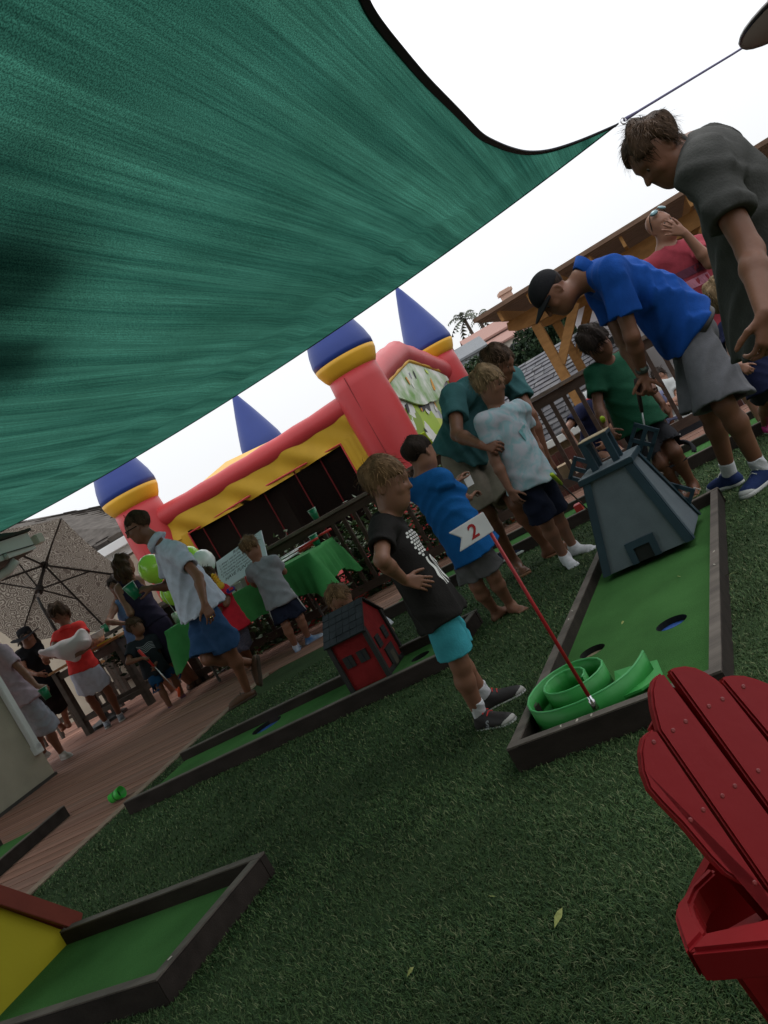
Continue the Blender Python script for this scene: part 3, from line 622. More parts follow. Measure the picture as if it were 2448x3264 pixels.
leaf_cloud('bough_leaves', (-1.5, 4.8, 2.87), (.5, .6, .07), 3800, .045, m_lv, ot, 24, 12)
leaf_cloud('bough_leaves', (-.55, 3.15, 2.9), (.16, .2, .06), 900, .04, m_lv, ot, 23, 6)
# ================================================================== patio heater dish, top right
ht = thing('patio_heater', 'dark bronze dish of a patio heater at the top right corner', 'patio heater', (2.95, 3.35, 0)); hd = at(2742, -128, 3.3)
m_brz = mat('bronze', (.055, .045, .04), .35, .1, 8, metal=.7)
MB().lathe([(.46, 0), (.44, .012), (.3, .05), (.12, .1), (.03, .115), (0, .116)], hd, n=40).build('dish', m_brz, ht, True)
MB().lathe([(.455, -.004), (.47, -.012), (.474, 0), (.465, .01), (.455, .006)], hd, n=40).build('dish_rim', m_brz, ht, True)
MB().lathe([(.07, -.02), (.09, -.05), (.09, -.25), (.03, -.28), (.03, -hd[2] + .5), (.16, -hd[2] + .45), (.18, -hd[2])], hd, n=18).build('pole', m_brz, ht, True)
# ================================================================== inflatable castle
m_red = mat('vinyl_red', (.44, .042, .045), .42, .08, 1.5, .12, 14, .3); m_blue = mat('vinyl_blue', (.022, .048, .23), .42, .08, 1.5, .12, 14, .35); m_yel = mat('vinyl_yellow', (.62, .33, .02), .5, .1, 2, .3, 9, .4); m_yelc = mat('vinyl_yellow_cloth', (.46, .27, .016), .6, .12, 2, .35, 7, .3)
m_pink = m_red; m_seam = mat('seam', (.22, .02, .02), .7)
cs = thing('inflatable_castle', 'red yellow and blue inflatable bouncy castle with four cone topped towers behind the railing', 'bouncy castle', A(-.6, 14.6, -.5))
cF = A(.575, 12.2, 0); e1 = U3; e2 = W3; CL, CDp = 4.12, 5.0
corner = {'FR': cF, 'FL': cF + e1 * CL, 'RR': cF + e2 * CDp + A(.1, 0, 0), 'RL': cF + e1 * CL * .97 + e2 * CDp}
for k, c in corner.items():
    rb = .38
    tw = MB().lathe([(rb, -.5), (rb * 1.03, .2), (rb, .24), (rb * 1.04, .8), (rb, 1.3), (rb * 1.03, 1.9), (rb * 1.0, 2.3), (rb * .97, 2.5)], c, n=36).build('tower', m_red, cs, True)
    MB().lathe([(rb * .96, 2.48), (rb * 1.08, 2.55), (rb * 1.2, 2.66), (rb * 1.22, 2.72)], c, n=36).build('tower_ring', m_yel, tw, True)
    MB().lathe([(rb * 1.22, 2.72), (rb * 1.235, 2.80), (rb * 1.16, 2.95), (rb * .92, 3.22), (rb * .56, 3.6), (rb * .2, 3.95), (.015, 4.08), (0, 4.09)], c, n=36).build('tower_cone', m_blue, tw, True)
    MB().tube([c + A(rb * 1.01 * math.cos(4.3), rb * 1.01 * math.sin(4.3), z) for z in np.linspace(-.4, 2.45, 9)], .006, 5).build('seam', m_seam, tw)
def ctube(name, a, b, r, m, sag=0., n=14, mid=None):
    P = []
    for i in range(n + 1):
        t = i / n; p = cm(a, b, t); z = -sag * math.sin(math.pi * t)
        if mid is not None: z += mid * (1 - abs(2 * t - 1)) ** .8
        P.append(p + A(0, 0, z))
    R = [r * (1 + .035 * math.cos(i * math.pi)) * (1.28 if i in (0, n) else (1.1 if i in (1, n - 1) else 1)) for i in range(n + 1)]
    return MB().tube(P, R, 16).build(name, m, cs, True)
zt = A(0, 0, 2.15)
ctube('top_tube', corner['FR'] + zt, corner['FL'] + zt, .165, m_red, .03)
ctube('top_tube', corner['FL'] + zt, corner['RL'] + zt, .165, m_red, .03)
ctube('top_tube', corner['RR'] + zt, corner['RL'] + zt, .165, m_red, .03)
ctube('gable_tube', corner['FR'] + A(0, 0, 2.18), corner['RR'] + A(0, 0, 2.12), .23, m_red, 0, 16, .52)
for a, b in (('FR', 'FL'), ('FL', 'RL'), ('RR', 'RL'), ('FR', 'RR')):
    ctube('base_tube', corner[a] + A(0, 0, -.1), corner[b] + A(0, 0, -.1), .36, m_red if a != 'FR' or b == 'FL' else m_yel)
# pleated yellow valance and side panels of the front wall
def pleat(name, P, m, n=60, amp=.02, seed=0, nv=10):
    """P(s, t) -> point; a hanging sheet with soft folds"""
    V = []; q = e2 * -1; r = random.Random(seed); ph = r.uniform(0, 6)
    for j in range(nv + 1):
        for i in range(n + 1):
            s, t = i / n, j / nv; p = P(s, t); d = amp * (math.sin(s * 22 + ph + 3 * t) + .6 * math.sin(s * 41 + 5 * t + ph)) * (.3 + .7 * t); V.append(p + q * d)
    Fc = [(j * (n + 1) + i, j * (n + 1) + i + 1, (j + 1) * (n + 1) + i + 1, (j + 1) * (n + 1) + i) for j in range(nv) for i in range(n)]
    return link(name, mkmesh(name, V, Fc, m, smooth=True), cs)
fo_ = -.12
a_ = cF + e1 * .34 + e2 * fo_; b_ = cF + e1 * (CL - .34) + e2 * fo_
pleat('valance', lambda s, t: cm(a_, b_, s) + A(0, 0, 2.08 - .37 * t - .035 * math.sin(math.pi * s) * t), m_yelc, 110, .034, 1)
pleat('side_panel', lambda s, t: cm(a_, b_, s * .085) + A(0, 0, 1.74 - 1.9 * t), m_yelc, 14, .015, 2)
pleat('side_panel', lambda s, t: cm(b_, a_, s * .085) + A(0, 0, 1.74 - 1.9 * t), m_yelc, 14, .015, 3)
tr_ = MB(); tr_.tube([cm(a_, b_, .085) + A(0, 0, .1), cm(a_, b_, .085) + A(0, 0, 1.72), cm(a_, b_, .5) + A(0, 0, 1.745), cm(a_, b_, .915) + A(0, 0, 1.72), cm(a_, b_, .915) + A(0, 0, .1)], .016, 6); tr_.build('window_trim', m_red, cs)
mn = bpy.data.materials.new('netting'); mn.use_nodes = True; nn_ = mn.node_tree; bs = nn_.nodes['Principled BSDF']; bs.inputs['Base Color'].default_value = (.010, .007, .006, 1); bs.inputs['Alpha'].default_value = .62; bs.inputs['Roughness'].default_value = 1; bs.inputs['Specular IOR Level'].default_value = 0
nt_ = MB(); nt_.prism([cm(a_, b_, .08) + A(0, 0, .0) + e2 * .04, cm(a_, b_, .92) + A(0, 0, .0) + e2 * .04, cm(a_, b_, .92) + A(0, 0, 1.76) + e2 * .04, cm(a_, b_, .08) + A(0, 0, 1.76) + e2 * .04], e2 * .004); nt_.build('net_window', mn, cs)
for s in (.2, .33, .5, .7, .84):
    MB().box(cm(a_, b_, s) + e2 * .02 + A(0, 0, .86), (.02, .012, 1.74), e1, e2).build('net_strap', mat('strap_dark_red', (.075, .008, .008), .8, spec=.1), cs)
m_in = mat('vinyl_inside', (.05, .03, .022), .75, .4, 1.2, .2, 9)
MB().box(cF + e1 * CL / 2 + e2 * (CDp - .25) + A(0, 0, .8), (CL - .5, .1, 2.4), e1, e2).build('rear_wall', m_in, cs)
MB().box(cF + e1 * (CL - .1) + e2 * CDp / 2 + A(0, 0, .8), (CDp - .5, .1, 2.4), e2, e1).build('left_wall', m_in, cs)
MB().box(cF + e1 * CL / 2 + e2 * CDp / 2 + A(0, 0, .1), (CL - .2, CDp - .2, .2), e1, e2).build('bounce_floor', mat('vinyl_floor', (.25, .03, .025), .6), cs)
m_prn = mat('warm_print', (.09, .03, .01), .6, .8, 5, .1, 9, col2=(.30, .14, .02))
for s, wd in ((.3, .28), (.62, .4), (.86, .3)):
    MB().box(cF + e1 * CL * s + e2 * (CDp - .34) + A(0, 0, .8), (wd, .08, 2.2), e1, e2).build('printed_column', m_prn, cs)
MB().box(cF + e1 * .95 + e2 * .5 + A(0, 0, 1.62), (.42, .03, .09), e1, e2).build('warning_patch', mat('orange_patch', (.55, .2, .02), .6), cs)
for s in (.55, .62): MB().box(cF + e1 * s + e2 * .02 + A(0, 0, 1.35 - (s - .55) * 3), (.1, .01, .06), e1, e2).build('small_patch', mat('yellow_patch', (.5, .38, .06), .6), cs)
ap = cF + e1 * CL * .84 + e2 * CDp * .42 + A(0, 0, 2.6); q4 = [corner[k] + A(0, 0, 2.12) for k in ('FR', 'FL', 'RL', 'RR')]
MB().add([ap] + q4 + [ap - A(0, 0, .02)] + [p - A(0, 0, .02) for p in q4], [(0, 1, 2), (0, 2, 3), (0, 3, 4), (0, 4, 1), (5, 7, 6), (5, 8, 7), (5, 9, 8), (5, 6, 9)]).build('canopy_roof', m_yel, cs)
# printed entrance wall on the right hand side
mpn = bpy.data.materials.new('entrance_print'); mpn.use_nodes = True; nn = mpn.node_tree; L = nn.links.new; pb_ = nn.nodes['Principled BSDF']; pb_.inputs['Roughness'].default_value = .5
tc = nn.nodes.new('ShaderNodeTexCoord'); vo = nn.nodes.new('ShaderNodeTexVoronoi'); vo.inputs['Scale'].default_value = 2.6; nz = nn.nodes.new('ShaderNodeTexNoise'); nz.inputs['Scale'].default_value = 2.2; nz.inputs['Detail'].default_value = 3; mxv = nn.nodes.new('ShaderNodeMix'); mxv.data_type = 'RGBA'; mxv.inputs['Factor'].default_value = .35
L(tc.outputs['Object'], nz.inputs['Vector']); L(tc.outputs['Object'], mxv.inputs['A']); L(nz.outputs['Color'], mxv.inputs['B']); L(mxv.outputs['Result'], vo.inputs['Vector'])
rp_ = nn.nodes.new('ShaderNodeValToRGB'); rp_.color_ramp.interpolation = 'CONSTANT'; els = rp_.color_ramp.elements; els[0].position = 0; els[0].color = (.36, .52, .04, 1); els[1].position = .86; els[1].color = (.7, .7, .66, 1)
for p_, c_ in ((.3, (.52, .62, .10, 1)), (.42, (.6, .62, .58, 1)), (.55, (.03, .03, .035, 1)), (.66, (.22, .33, .03, 1)), (.76, (.3, .32, .36, 1))): x = els.new(p_); x.color = c_
sx = nn.nodes.new('ShaderNodeSeparateColor'); L(vo.outputs['Color'], sx.inputs[0]); L(sx.outputs[0], rp_.inputs[0]); L(rp_.outputs[0], pb_.inputs['Base Color'])
def gable(name, s0, s1, zb, ztop, off, m):
    pts = []; N = 18
    for i in range(N + 1):
        s = s0 + (s1 - s0) * i / N; pts.append((s, ztop(s)))
    low = [(s0 + (s1 - s0) * (1 - i / N), zb(s0 + (s1 - s0) * (1 - i / N))) for i in range(N + 1)]
    P = [cm(corner['FR'], corner['RR'], s) - e1 * off + A(0, 0, z) for s, z in pts + low]
    return MB().prism(P, -e1 * .03).build(name, m, cs)
gt_ = lambda s: 2.02 + .5 * (1 - abs(2 * s - 1)) ** .8
gable('entrance_wall', .05, .95, lambda s: -.4, lambda s: gt_(s) - .02, .05, mpn)
gable('entrance_banner', .1, .9, lambda s: gt_(s) - .18 - .62 * math.sin(math.pi * (s - .1) / .8) ** 1.5, lambda s: gt_(s) - .01, .1, mat('banner_print', (.72, .72, .68), .5, .9, 3.2, col2=(.12, .30, .03)))
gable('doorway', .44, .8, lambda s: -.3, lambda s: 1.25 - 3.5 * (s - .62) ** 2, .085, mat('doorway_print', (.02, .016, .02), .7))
MB().tube([cm(corner['FR'], corner['RR'], s) - e1 * .13 + A(0, 0, gt_(s) - .03) for s in np.linspace(.07, .93, 19)], .035, 8).build('gable_piping', m_yel, cs, True)
m_lime = mat('lime_print', (.40, .56, .03), .5, .3, 3)
for s0, z0, s1, z1, wd in ((.3, .4, .5, 1.15, .2), (.55, .5, .66, 1.3, .14), (.22, 1.3, .3, .7, .16)):
    a = cm(corner['FR'], corner['RR'], s0) - e1 * .095 + A(0, 0, z0); b = cm(corner['FR'], corner['RR'], s1) - e1 * .095 + A(0, 0, z1); MB().beam(a, b, .02, wd, e1).build('print_shape', m_lime, cs)
rr_ = random.Random(5); pm = [mat('print_lime', (.36, .50, .04), .5, .3, 9), mat('print_white', (.7, .7, .66), .6, .2, 9), mat('print_black', (.02, .02, .022), .6), mat('print_orange', (.6, .28, .03), .6, .2, 9), mat('print_grey', (.3, .31, .33), .6, .3, 12)]
for i in range(34):
    s = rr_.uniform(.1, .9); ztop = gt_(s) - .06; z = rr_.uniform(.35, ztop - .05); onb = z > ztop - .5 * math.sin(math.pi * (s - .1) / .8); off = .137 if onb else .092; a = rr_.uniform(0, 3.14); Lw = rr_.uniform(.06, .17); c = cm(corner['FR'], corner['RR'], s) - e1 * off + A(0, 0, z)
    P_ = []; k = rr_.randrange(5, 9)
    for j in range(k): t = 6.283 * j / k; rad = Lw * rr_.uniform(.55, 1.1); x, y = rad * math.cos(t), rad * .5 * math.sin(t); P_.append(c + e2 * (x * math.cos(a) - y * math.sin(a)) + A(0, 0, x * math.sin(a) + y * math.cos(a)))
    MB().prism(P_, -e1 * .002 * (1 + i % 3)).build('print_shape', pm[i % 5], cs)
# ================================================================== golf lanes
m_lb = wood('lane_board', (.030, .022, .018), .3); m_lbt = wood('lane_board_lit', (.135, .112, .096), .3)  # light on the board tops is put into a paler wood colour
m_carp = mat('lane_carpet', (.060, .165, .046), .95, .18, 3, .5, 260, .05, fine=.35)
m_hole = mat('hole_dark', (.008, .01, .008), .9); m_bluecup = mat('blue_cup', (.03, .10, .36), .5); m_chip = mat('chipped_wood', (.55, .5, .42), .9)
LH = .09
def lane(label, quad, boards, holes=(), tk=.04, ends=None, h0=LH, chips=()):
    """quad: four floor corners; boards: index pairs of its sides that carry a board"""
    q = [A(p[0], p[1], 0) for p in quad]; c = sum(q) / 4; t = thing('golf_lane', label, 'golf lane', c, 0, None); LANES.append([p for p in q])
    for bi, (i, j) in enumerate(boards):
        h = h0 - .0016 * (bi % 2); a, b = q[i], q[j]; d = nrm(b - a); inn = nrm(c - (a + b) / 2 - d * np.dot(c - (a + b) / 2, d)); ext = (i, j) in (ends or ())
        a2 = a + (0 if not ext else 0) * d
        MB().prism([a + inn * 0, b + inn * 0, b + inn * tk, a + inn * tk], A(0, 0, h - .006)).build('board', m_lb, t, bevel=.003)
        o = MB().prism([a + A(0, 0, h - .0055) + d * .001 + inn * .001, b + A(0, 0, h - .0055) - d * .001 + inn * .001, b + A(0, 0, h - .0055) - d * .001 + inn * (tk - .001), a + A(0, 0, h - .0055) + d * .001 + inn * (tk - .001)], A(0, 0, .0055)).build('board_top', m_lbt, t)
    # carpet sheet with real holes
    n = 4; P2 = []
    ins = [cm(p, c, .02) + A(0, 0, .03) for p in q]
    bm = bmesh.new(); vs = [bm.verts.new(p) for p in ins]; edges = [bm.edges.new((vs[i], vs[(i + 1) % 4])) for i in range(4)]
    for hx, hy, hr, kind in holes:
        hv = [bm.verts.new((hx + hr * math.cos(a), hy + hr * math.sin(a), .03)) for a in np.linspace(0, 6.2832, 20, endpoint=False)]; edges += [bm.edges.new((hv[i], hv[(i + 1) % 20])) for i in range(20)]
    bmesh.ops.triangle_fill(bm, use_beauty=True, use_dissolve=False, edges=edges)
    me = bpy.data.meshes.new('carpet'); bm.to_mesh(me); bm.free(); me.materials.append(m_carp); ca = link('carpet', me, t)
    if sum(p.normal.z for p in me.polygons) < 0: me.flip_normals()
    for hx, hy, hr, kind in holes:
        cup = MB().lathe([(hr, .0305), (hr, .0)], (hx, hy, 0), n=20, caps=False).build('hole', m_hole, t)
        MB().lathe([(0, .006), (hr, .006)], (hx, hy, 0), n=20, caps=False).build('hole_floor', {'b': m_bluecup, 't': mat('tan_cup', (.32, .25, .16), .9), 'k': m_hole}[kind], t)
    for i, j, s in chips:
        p = cm(q[i], q[j], s); inn = nrm(c - p) * .02; MB().box(p + inn + A(0, 0, h0 + .0015), (.016, .005, .002), nrm(A(random.random(), 1, 0)), nrm(A(1, -random.random(), 0))).build('paint_chip', m_chip, t)
    return t
g_ = lambda x, y, z: gz(x, y, z)
# lane with the windmill
FL = A(-.035, 2.745, 0); dL = nrm(A(.99, 2.13, 0)); FRt = A(.615, 2.44, 0); BL = FL + dL * 2.33; BR = A(1.655, 4.72, 0)
lane('long golf lane with the blue windmill and the green spiral ramp', [FL, FRt, BR, BL], [(0, 1), (1, 2), (2, 3), (3, 0)],
     [(*gz(2140, 1985, .03)[:2], .062, 'b'), (*gz(1888, 2075, .03)[:2], .055, 't')], chips=((0, 1, .35), (0, 1, .42), (1, 2, .42), (1, 2, .5), (3, 0, .45), (3, 0, .5), (0, 1, .27)))
# lane with the barn
b0, b1, b2, b3 = gz(391, 2560, LH), gz(1413, 2079, LH), gz(1518, 1941, LH), gz(580, 2394, LH)
lane('golf lane with the little red barn in front of the turquoise shorts', [b0, b1, b2, b3], [(0, 1), (1, 2), (2, 3)], [(*gz(850, 2312, .03)[:2], .105, 'b'), (*gz(1340, 2092, .03)[:2], .06, 'k'), (*gz(1030, 2258, .03)[:2], .04, 'k')])
# lane at the lower left with the yellow house
l0, l1, l2, l3 = gz(211, 2950, LH), gz(842, 2712, LH), gz(496, 3122, LH), gz(48, 3262, LH); dd = l0 - l1
lane('golf lane with the yellow house in the lower left corner', [l1 + dd * 2.0, l1, l2, l2 + (l3 - l2) * 2.2], [(0, 1), (1, 2), (2, 3)], chips=((1, 2, .86),))
# lane on the deck, left
k0, k1 = gz(205, 2566, LH), gz(-60, 2790, LH); kx = gz(35, 2635, LH); dk = k1 - k0; nk = kx - k0
s1 = nk - nrm(dk) * np.dot(nk, nrm(dk))
lane('golf lane standing on the wooden deck at the left edge', [k0, k0 + dk * 1.6, k0 + dk * 1.6 + s1, k0 + s1], [(0, 1), (2, 3)])
# lane along the railing
f0 = uw(2.78, 6.47); f1 = uw(-.9, 6.42); f2 = uw(-.9, 7.2); f3 = uw(2.78, 7.2)
lane('far golf lane along the railing behind the boys', [f0, f1, f2, f3], [(0, 1), (2, 3)], [(*uw(.55, 6.85)[:2], .09, 'b')])
rb_ = MB().box(uw(1.95, 6.75, .05), (.16, .05, .03), U3, W3).build('red_block', mat('red_paint', (.35, .02, .02), .5)); tag(rb_, 'small red wooden block on the far golf lane left of the blue shirted boy', 'block')
rb_ = MB().box(uw(1.0, 6.9, .06), (.06, .1, .06), U3, W3).build('red_block', mat('red_paint', (.35, .02, .02), .5)); tag(rb_, 'red wooden block on the far golf lane behind the teal man\'s shins', 'block')
# ------------------------------------------------------------------ windmill
m_wmg = mat('windmill_panel', (.115, .14, .155), .7, .08, 12, .15, 200, .2, fine=.12); m_wmb = mat('windmill_trim', (.012, .034, .048), .5, .2, 6, .1, 30)
wa, wb = gz(1939, 1856, .03), gz(2219, 1737, .03); wx = nrm(wb - wa); wy = A(-wx[1], wx[0], 0); wc = (wa + wb) / 2 + wy * .225
wm = thing('windmill', 'grey blue toy windmill tower with dark teal trim standing on the lane', 'windmill', wc)
WB, WT, WH = .228, .122, .455
def wp(a, b, z, s=0): k = WB + (WT - WB) * z / WH + s; return wc + wx * a * k + wy * b * k + A(0, 0, .032 + z)
for (a0, b0_), (a1, b1_) in (((-1, -1), (1, -1)), ((1, -1), (1, 1)), ((1, 1), (-1, 1)), ((-1, 1), (-1, -1))):
    o = nrm(wx * (a0 + a1) + wy * (b0_ + b1_))
    MB().prism([wp(a0, b0_, 0), wp(a1, b1_, 0), wp(a1, b1_, WH), wp(a0, b0_, WH)], -o * .01).build('panel', m_wmg, wm)
for a, b in ((-1, -1), (1, -1), (1, 1), (-1, 1)):
    ba, ta = wp(a, b, 0), wp(a, b, WH); ix, iy = -wx * a * .038, -wy * b * .038; oo = wx * a * .006 + wy * b * .006
    e = MB(); e.prism([ba + oo, ba + oo + ix, ta + oo + ix, ta + oo], wy * b * .006); e.prism([ba + oo, ba + oo + iy, ta + oo + iy, ta + oo], wx * a * .006)
    e.build('corner_trim', m_wmb, wm)
MB().box(wc + A(0, 0, .032 + WH + .004), (WT * 2 + .05, WT * 2 + .05, .028), wx, wy).build('platform_edge', m_wmb, wm, bevel=.003)
MB().box(wc + A(0, 0, .032 + WH + .019), (WT * 2 + .042, WT * 2 + .042, .004), wx, wy).build('platform', m_wmg, wm)
zc = .032 + WH + .02
for a in (-1, 1):
    for b in (-1, 1): MB().box(wc + wx * a * .058 + wy * b * .05 + A(0, 0, zc + .07), (.034, .03, .14), wx, wy).build('cupola_post', m_wmb, wm, bevel=.002)
MB().box(wc + A(0, 0, zc + .148), (.155, .13, .018), wx, wy).build('cupola_top', m_wmb, wm, bevel=.002)
MB().box(wc + A(0, 0, zc + .159), (.15, .125, .004), wx, wy).build('cupola_lid', mat('pale_wood', (.4, .3, .18), .7), wm)
# arch over the ball hole
dm = MB(); zf = lambda x, z, s: wc + wx * x - wy * (WB + (WT - WB) * z / WH + s) + A(0, 0, .032 + z)
for x0, x1, z0, z1 in ((-.075, -.042, 0, .105), (.042, .075, 0, .105), (-.042, .042, .072, .105)): dm.prism([zf(x0, z0, .001), zf(x1, z0, .001), zf(x1, z1, .001), zf(x0, z1, .001)], -wy * .012)
dm.build('door_frame', m_wmb, wm); MB().prism([zf(-.042, .001, .002), zf(.042, .001, .002), zf(.042, .072, .002), zf(-.042, .072, .002)], -wy * .002).build('door_hole', m_hole, wm)
hub = wc + wy * (WT + .075) + A(0, 0, .335)
fan = MB().lathe([(.02, -.06), (.02, .02), (.012, .03)], hub, wy, 12).build('fan_hub', m_wmb, wm)
for k in range(4):
    a = math.radians(45 + 90 * k + 2); d = wx * math.cos(a) + A(0, 0, math.sin(a)); sdv = np.cross(d, wy); f = MB()
    f.beam(hub, hub + d * .31, .018, .022, sdv)
    for s in (-1, 1): f.beam(hub + d * .145 + sdv * s * .055, hub + d * .31 + sdv * s * .055, .02, .02, sdv)
    for r_ in (.15, .23, .31): f.beam(hub + d * r_ - sdv * .065, hub + d * r_ + sdv * .065, .02, .02, d)
    f.prism([hub + d * .15 + sdv * .055, hub + d * .31 + sdv * .055, hub + d * .31 - sdv * .055, hub + d * .15 - sdv * .055], wy * .004) if False else None
    f.build('blade', m_wmb, wm)
# ------------------------------------------------------------------ red barn
m_brn = mat('barn_red', (.21, .011, .012), .75, .2, 10, .3, 90, .2); m_bt = mat('barn_trim', (.02, .019, .018), .7); m_bs = mat('barn_shingle', (.035, .04, .046), .9, .3, 10, .4, 50, .1)
pA, pB, pC = gz(1125, 2207, .03), gz(1222, 2168, .03), gz(1293, 2088, .03)
bx = U3 * -1; by = W3; bc = (pA + pC) / 2; BW, BD, BH, BP = .25, .33, .315, .44
bn = thing('red_barn', 'small red wooden barn with black shingled roof standing on the lane', 'model barn', A(bc[0], bc[1], 0))
bp = lambda a, b, z: A(bc[0], bc[1], 0) + bx * a * BW / 2 + by * b * BD / 2 + A(0, 0, .032 + z)
for b in (-1, 1): MB().prism([bp(-1, b, 0), bp(1, b, 0), bp(1, b, BH), bp(-1, b, BH)], -by * b * .01).build('side_wall', m_brn, bn)
for a in (-1, 1): MB().prism([bp(a, -1, 0), bp(a, 1, 0), bp(a, 1, BH), bp(a, 0, BP), bp(a, -1, BH)], -bx * a * .01).build('gable_wall', m_brn, bn)
for b in (-1, 1):
    e0, e1_ = bp(-1.14, b * 1.2, BH - .018), bp(1.14, b * 1.2, BH - .018); r0_, r1_ = bp(-1.14, 0, BP + .008), bp(1.14, 0, BP + .008); nr = nrm(np.cross(e1_ - e0, r0_ - e0)); nr = nr if nr[2] > 0 else -nr
    ro = MB().prism([e0, e1_, r1_, r0_], nr * .008).build('roof_slope', m_bt, bn)
    for r in range(5):
        for c in range(6):
            s0, s1_ = c / 6 + .006, (c + 1) / 6 - .006; t0, t1 = r / 5, min(1, (r + 1.2) / 5); pp = lambda s, t: cm(cm(e0, e1_, s), cm(r0_, r1_, s), t)
            hh = nr * (.0125 + random.uniform(-.0015, .002)); h2_ = nr * .009
            MB().add([pp(s0, t0) + nr * .0075, pp(s1_, t0) + nr * .0075, pp(s1_, t1) + nr * .0075, pp(s0, t1) + nr * .0075, pp(s0, t0) + hh, pp(s1_, t0) + hh, pp(s1_, t1) + h2_, pp(s0, t1) + h2_], [(4, 5, 6, 7), (0, 1, 5, 4), (1, 2, 6, 5), (3, 0, 4, 7)]).build('shingle', m_bs, ro)
for a, b in ((1, -1), (1, 1), (-1, -1)): MB().box(bp(a * 1.01, b * 1.01, BH / 2), (.028, .028, BH), bx, by).build('corner_trim', m_bt, bn)
MB().box(bp(1.03, 0, .014), (.012, BD * 1.02, .028), bx, by).build('base_trim', m_bt, bn)
for b, z in ((-.42, .19), (.42, .2)):
    f = MB().box(bp(1.03, b, z), (.012, .062, .075), bx, by).build('window', m_bt, bn); g = MB(); [g.box(bp(1.06, b, z + k * .02), (.006, .06, .008), bx, by) for k in (-1, 0, 1)]; g.build('shutter_slats', m_bs, f)
for a in (-.42, .35): 
    f = MB().box(bp(a, -1.02, .17), (.062, .012, .07), bx, by).build('window', m_bt, bn)
    MB().box(bp(a, -1.06, .17), (.006, .006, .068), bx, by).build('muntin', m_bs, f)
d_ = MB(); d_.box(bp(1.03, .05, .065), (.012, .13, .13), bx, by); d_ = d_.build('door', m_bt, bn); MB().box(bp(1.05, .08, .05), (.008, .06, .085), bx, by).build('door_opening', mat('tan_door', (.07, .06, .04), .8), d_)
# ------------------------------------------------------------------ green spiral ramp
m_grn = mat('green_plastic', (.032, .26, .05), .5, .08, 3, spec=.35)
sp = thing('spiral_ramp', 'bright green plastic spiral ball ramp at the front of the windmill lane', 'ball ramp', gz(1786, 2230, .1) * A(1, 1, 0))
d3 = lambda x, y: (1600 + x * .3315, 2000 + y * .3315)
rim = [(1355, 228), (1325, 300), (1280, 365), (1215, 440), (1130, 510), (1000, 595), (860, 670), (700, 745), (560, 792), (430, 825), (330, 838), (262, 812), (230, 755), (240, 690), (290, 605), (375, 515), (480, 430), (600, 360), (730, 310), (850, 288), (940, 285), (985, 312), (978, 360), (930, 430), (850, 500), (750, 562), (640, 618), (530, 650), (440, 657), (390, 635), (383, 595), (420, 530), (500, 460), (600, 405), (700, 380), (775, 378), (806, 400), (800, 435), (765, 480)]
RZ = .118; path = np.array([gz(*d3(x, y), RZ)[:2] for x, y in rim])
for _ in range(2): path[1:-1] = (path[:-2] + 2 * path[1:-1] + path[2:]) / 4
pp = [path[0]]
for i in range(len(path) - 1): pp += [cm(path[i], path[i + 1], t) for t in (.34, .67, 1)]
path = np.array(pp); V = []
for i, p in enumerate(path):
    d = nrm(path[min(i + 1, len(path) - 1)] - path[max(i - 1, 0)]); n_ = A(-d[1], d[0]) * .0035; zt_ = RZ; zb = .033
    V += [A(*(p - n_), zb), A(*(p + n_), zb), A(*(p + n_), zt_), A(*(p - n_), zt_)]
MB().add(V, [(4 * i + a, 4 * i + (a + 1) % 4, 4 * i + 4 + (a + 1) % 4, 4 * i + 4 + a) for i in range(len(path) - 1) for a in range(4)] + [(0, 1, 2, 3), tuple(range(len(V) - 4, len(V)))[::-1]]).build('spiral_wall', m_grn, sp, True); MB().tube([A(*p, RZ) for p in path], .0042, 6).build('rim_highlight', mat('green_plastic_highlight', (.07, .36, .11), .4), sp, True)  # paler green rim tube paints in light glowing through the plastic edge
cc = path[30:90].mean(0); MB().lathe([(0, .052), (.05, .05), (.10, .045), (.135, .042), (.138, .034)], A(cc[0], cc[1], 0), n=28).build('spiral_floor', m_grn, sp, True)
r_a = [gz(*d3(*p), z) for p, z in (((1125, 705), .06), ((1350, 610), .06), ((1560, 470), .034), ((1500, 330), .034), ((1235, 395), .05), ((1090, 440), .06))]
MB().prism(r_a, A(0, 0, .008)).build('entry_ramp', m_grn, sp)
# ------------------------------------------------------------------ flag
fb = gz(1899, 2258, LH); fp = thing('hole_flag', 'white swallowtail flag with red number 2 on a thin red pole', 'flag', fb)
f_t = at(1527, 1637, fb[1] + .01); m_fr = mat('flag_red', (.36, .015, .02), .4)
MB().tube([fb + A(0, 0, .03), cm(fb, f_t, .5), f_t], [.0062, .0062, .0055], 10).build('pole', m_fr, fp, True)
MB().lathe([(.011, -.002), (.011, .03), (.007, .034), (.007, .045)], fb, n=12).build('socket', mat('steel', (.6, .6, .62), .25, metal=1), fp, True)
pu = nrm(f_t - fb); fl0 = f_t - pu * .001; fx = nrm(at(1433, 1693, fb[1] - .005) - f_t); fx = nrm(fx - pu * np.dot(fx, pu)); FLn, FHt = .115, .068; fnn = nrm(np.cross(fx, pu)); fnn = fnn if fnn[1] < 0 else -fnn
fl_ = lambda x, y: fl0 + fx * x - pu * y
MB().prism([fl_(-.012, 0), fl_(FLn, 0), fl_(FLn - .027, FHt / 2), fl_(FLn, FHt), fl_(-.012, FHt)], fnn * .008).build('banner', mat('flag_white', (.66, .66, .66), .4), fp, bevel=.002)
V, Fc = textmesh('2', .062, .12, .0012); xs = [v[0] for v in V]; ys = [v[1] for v in V]
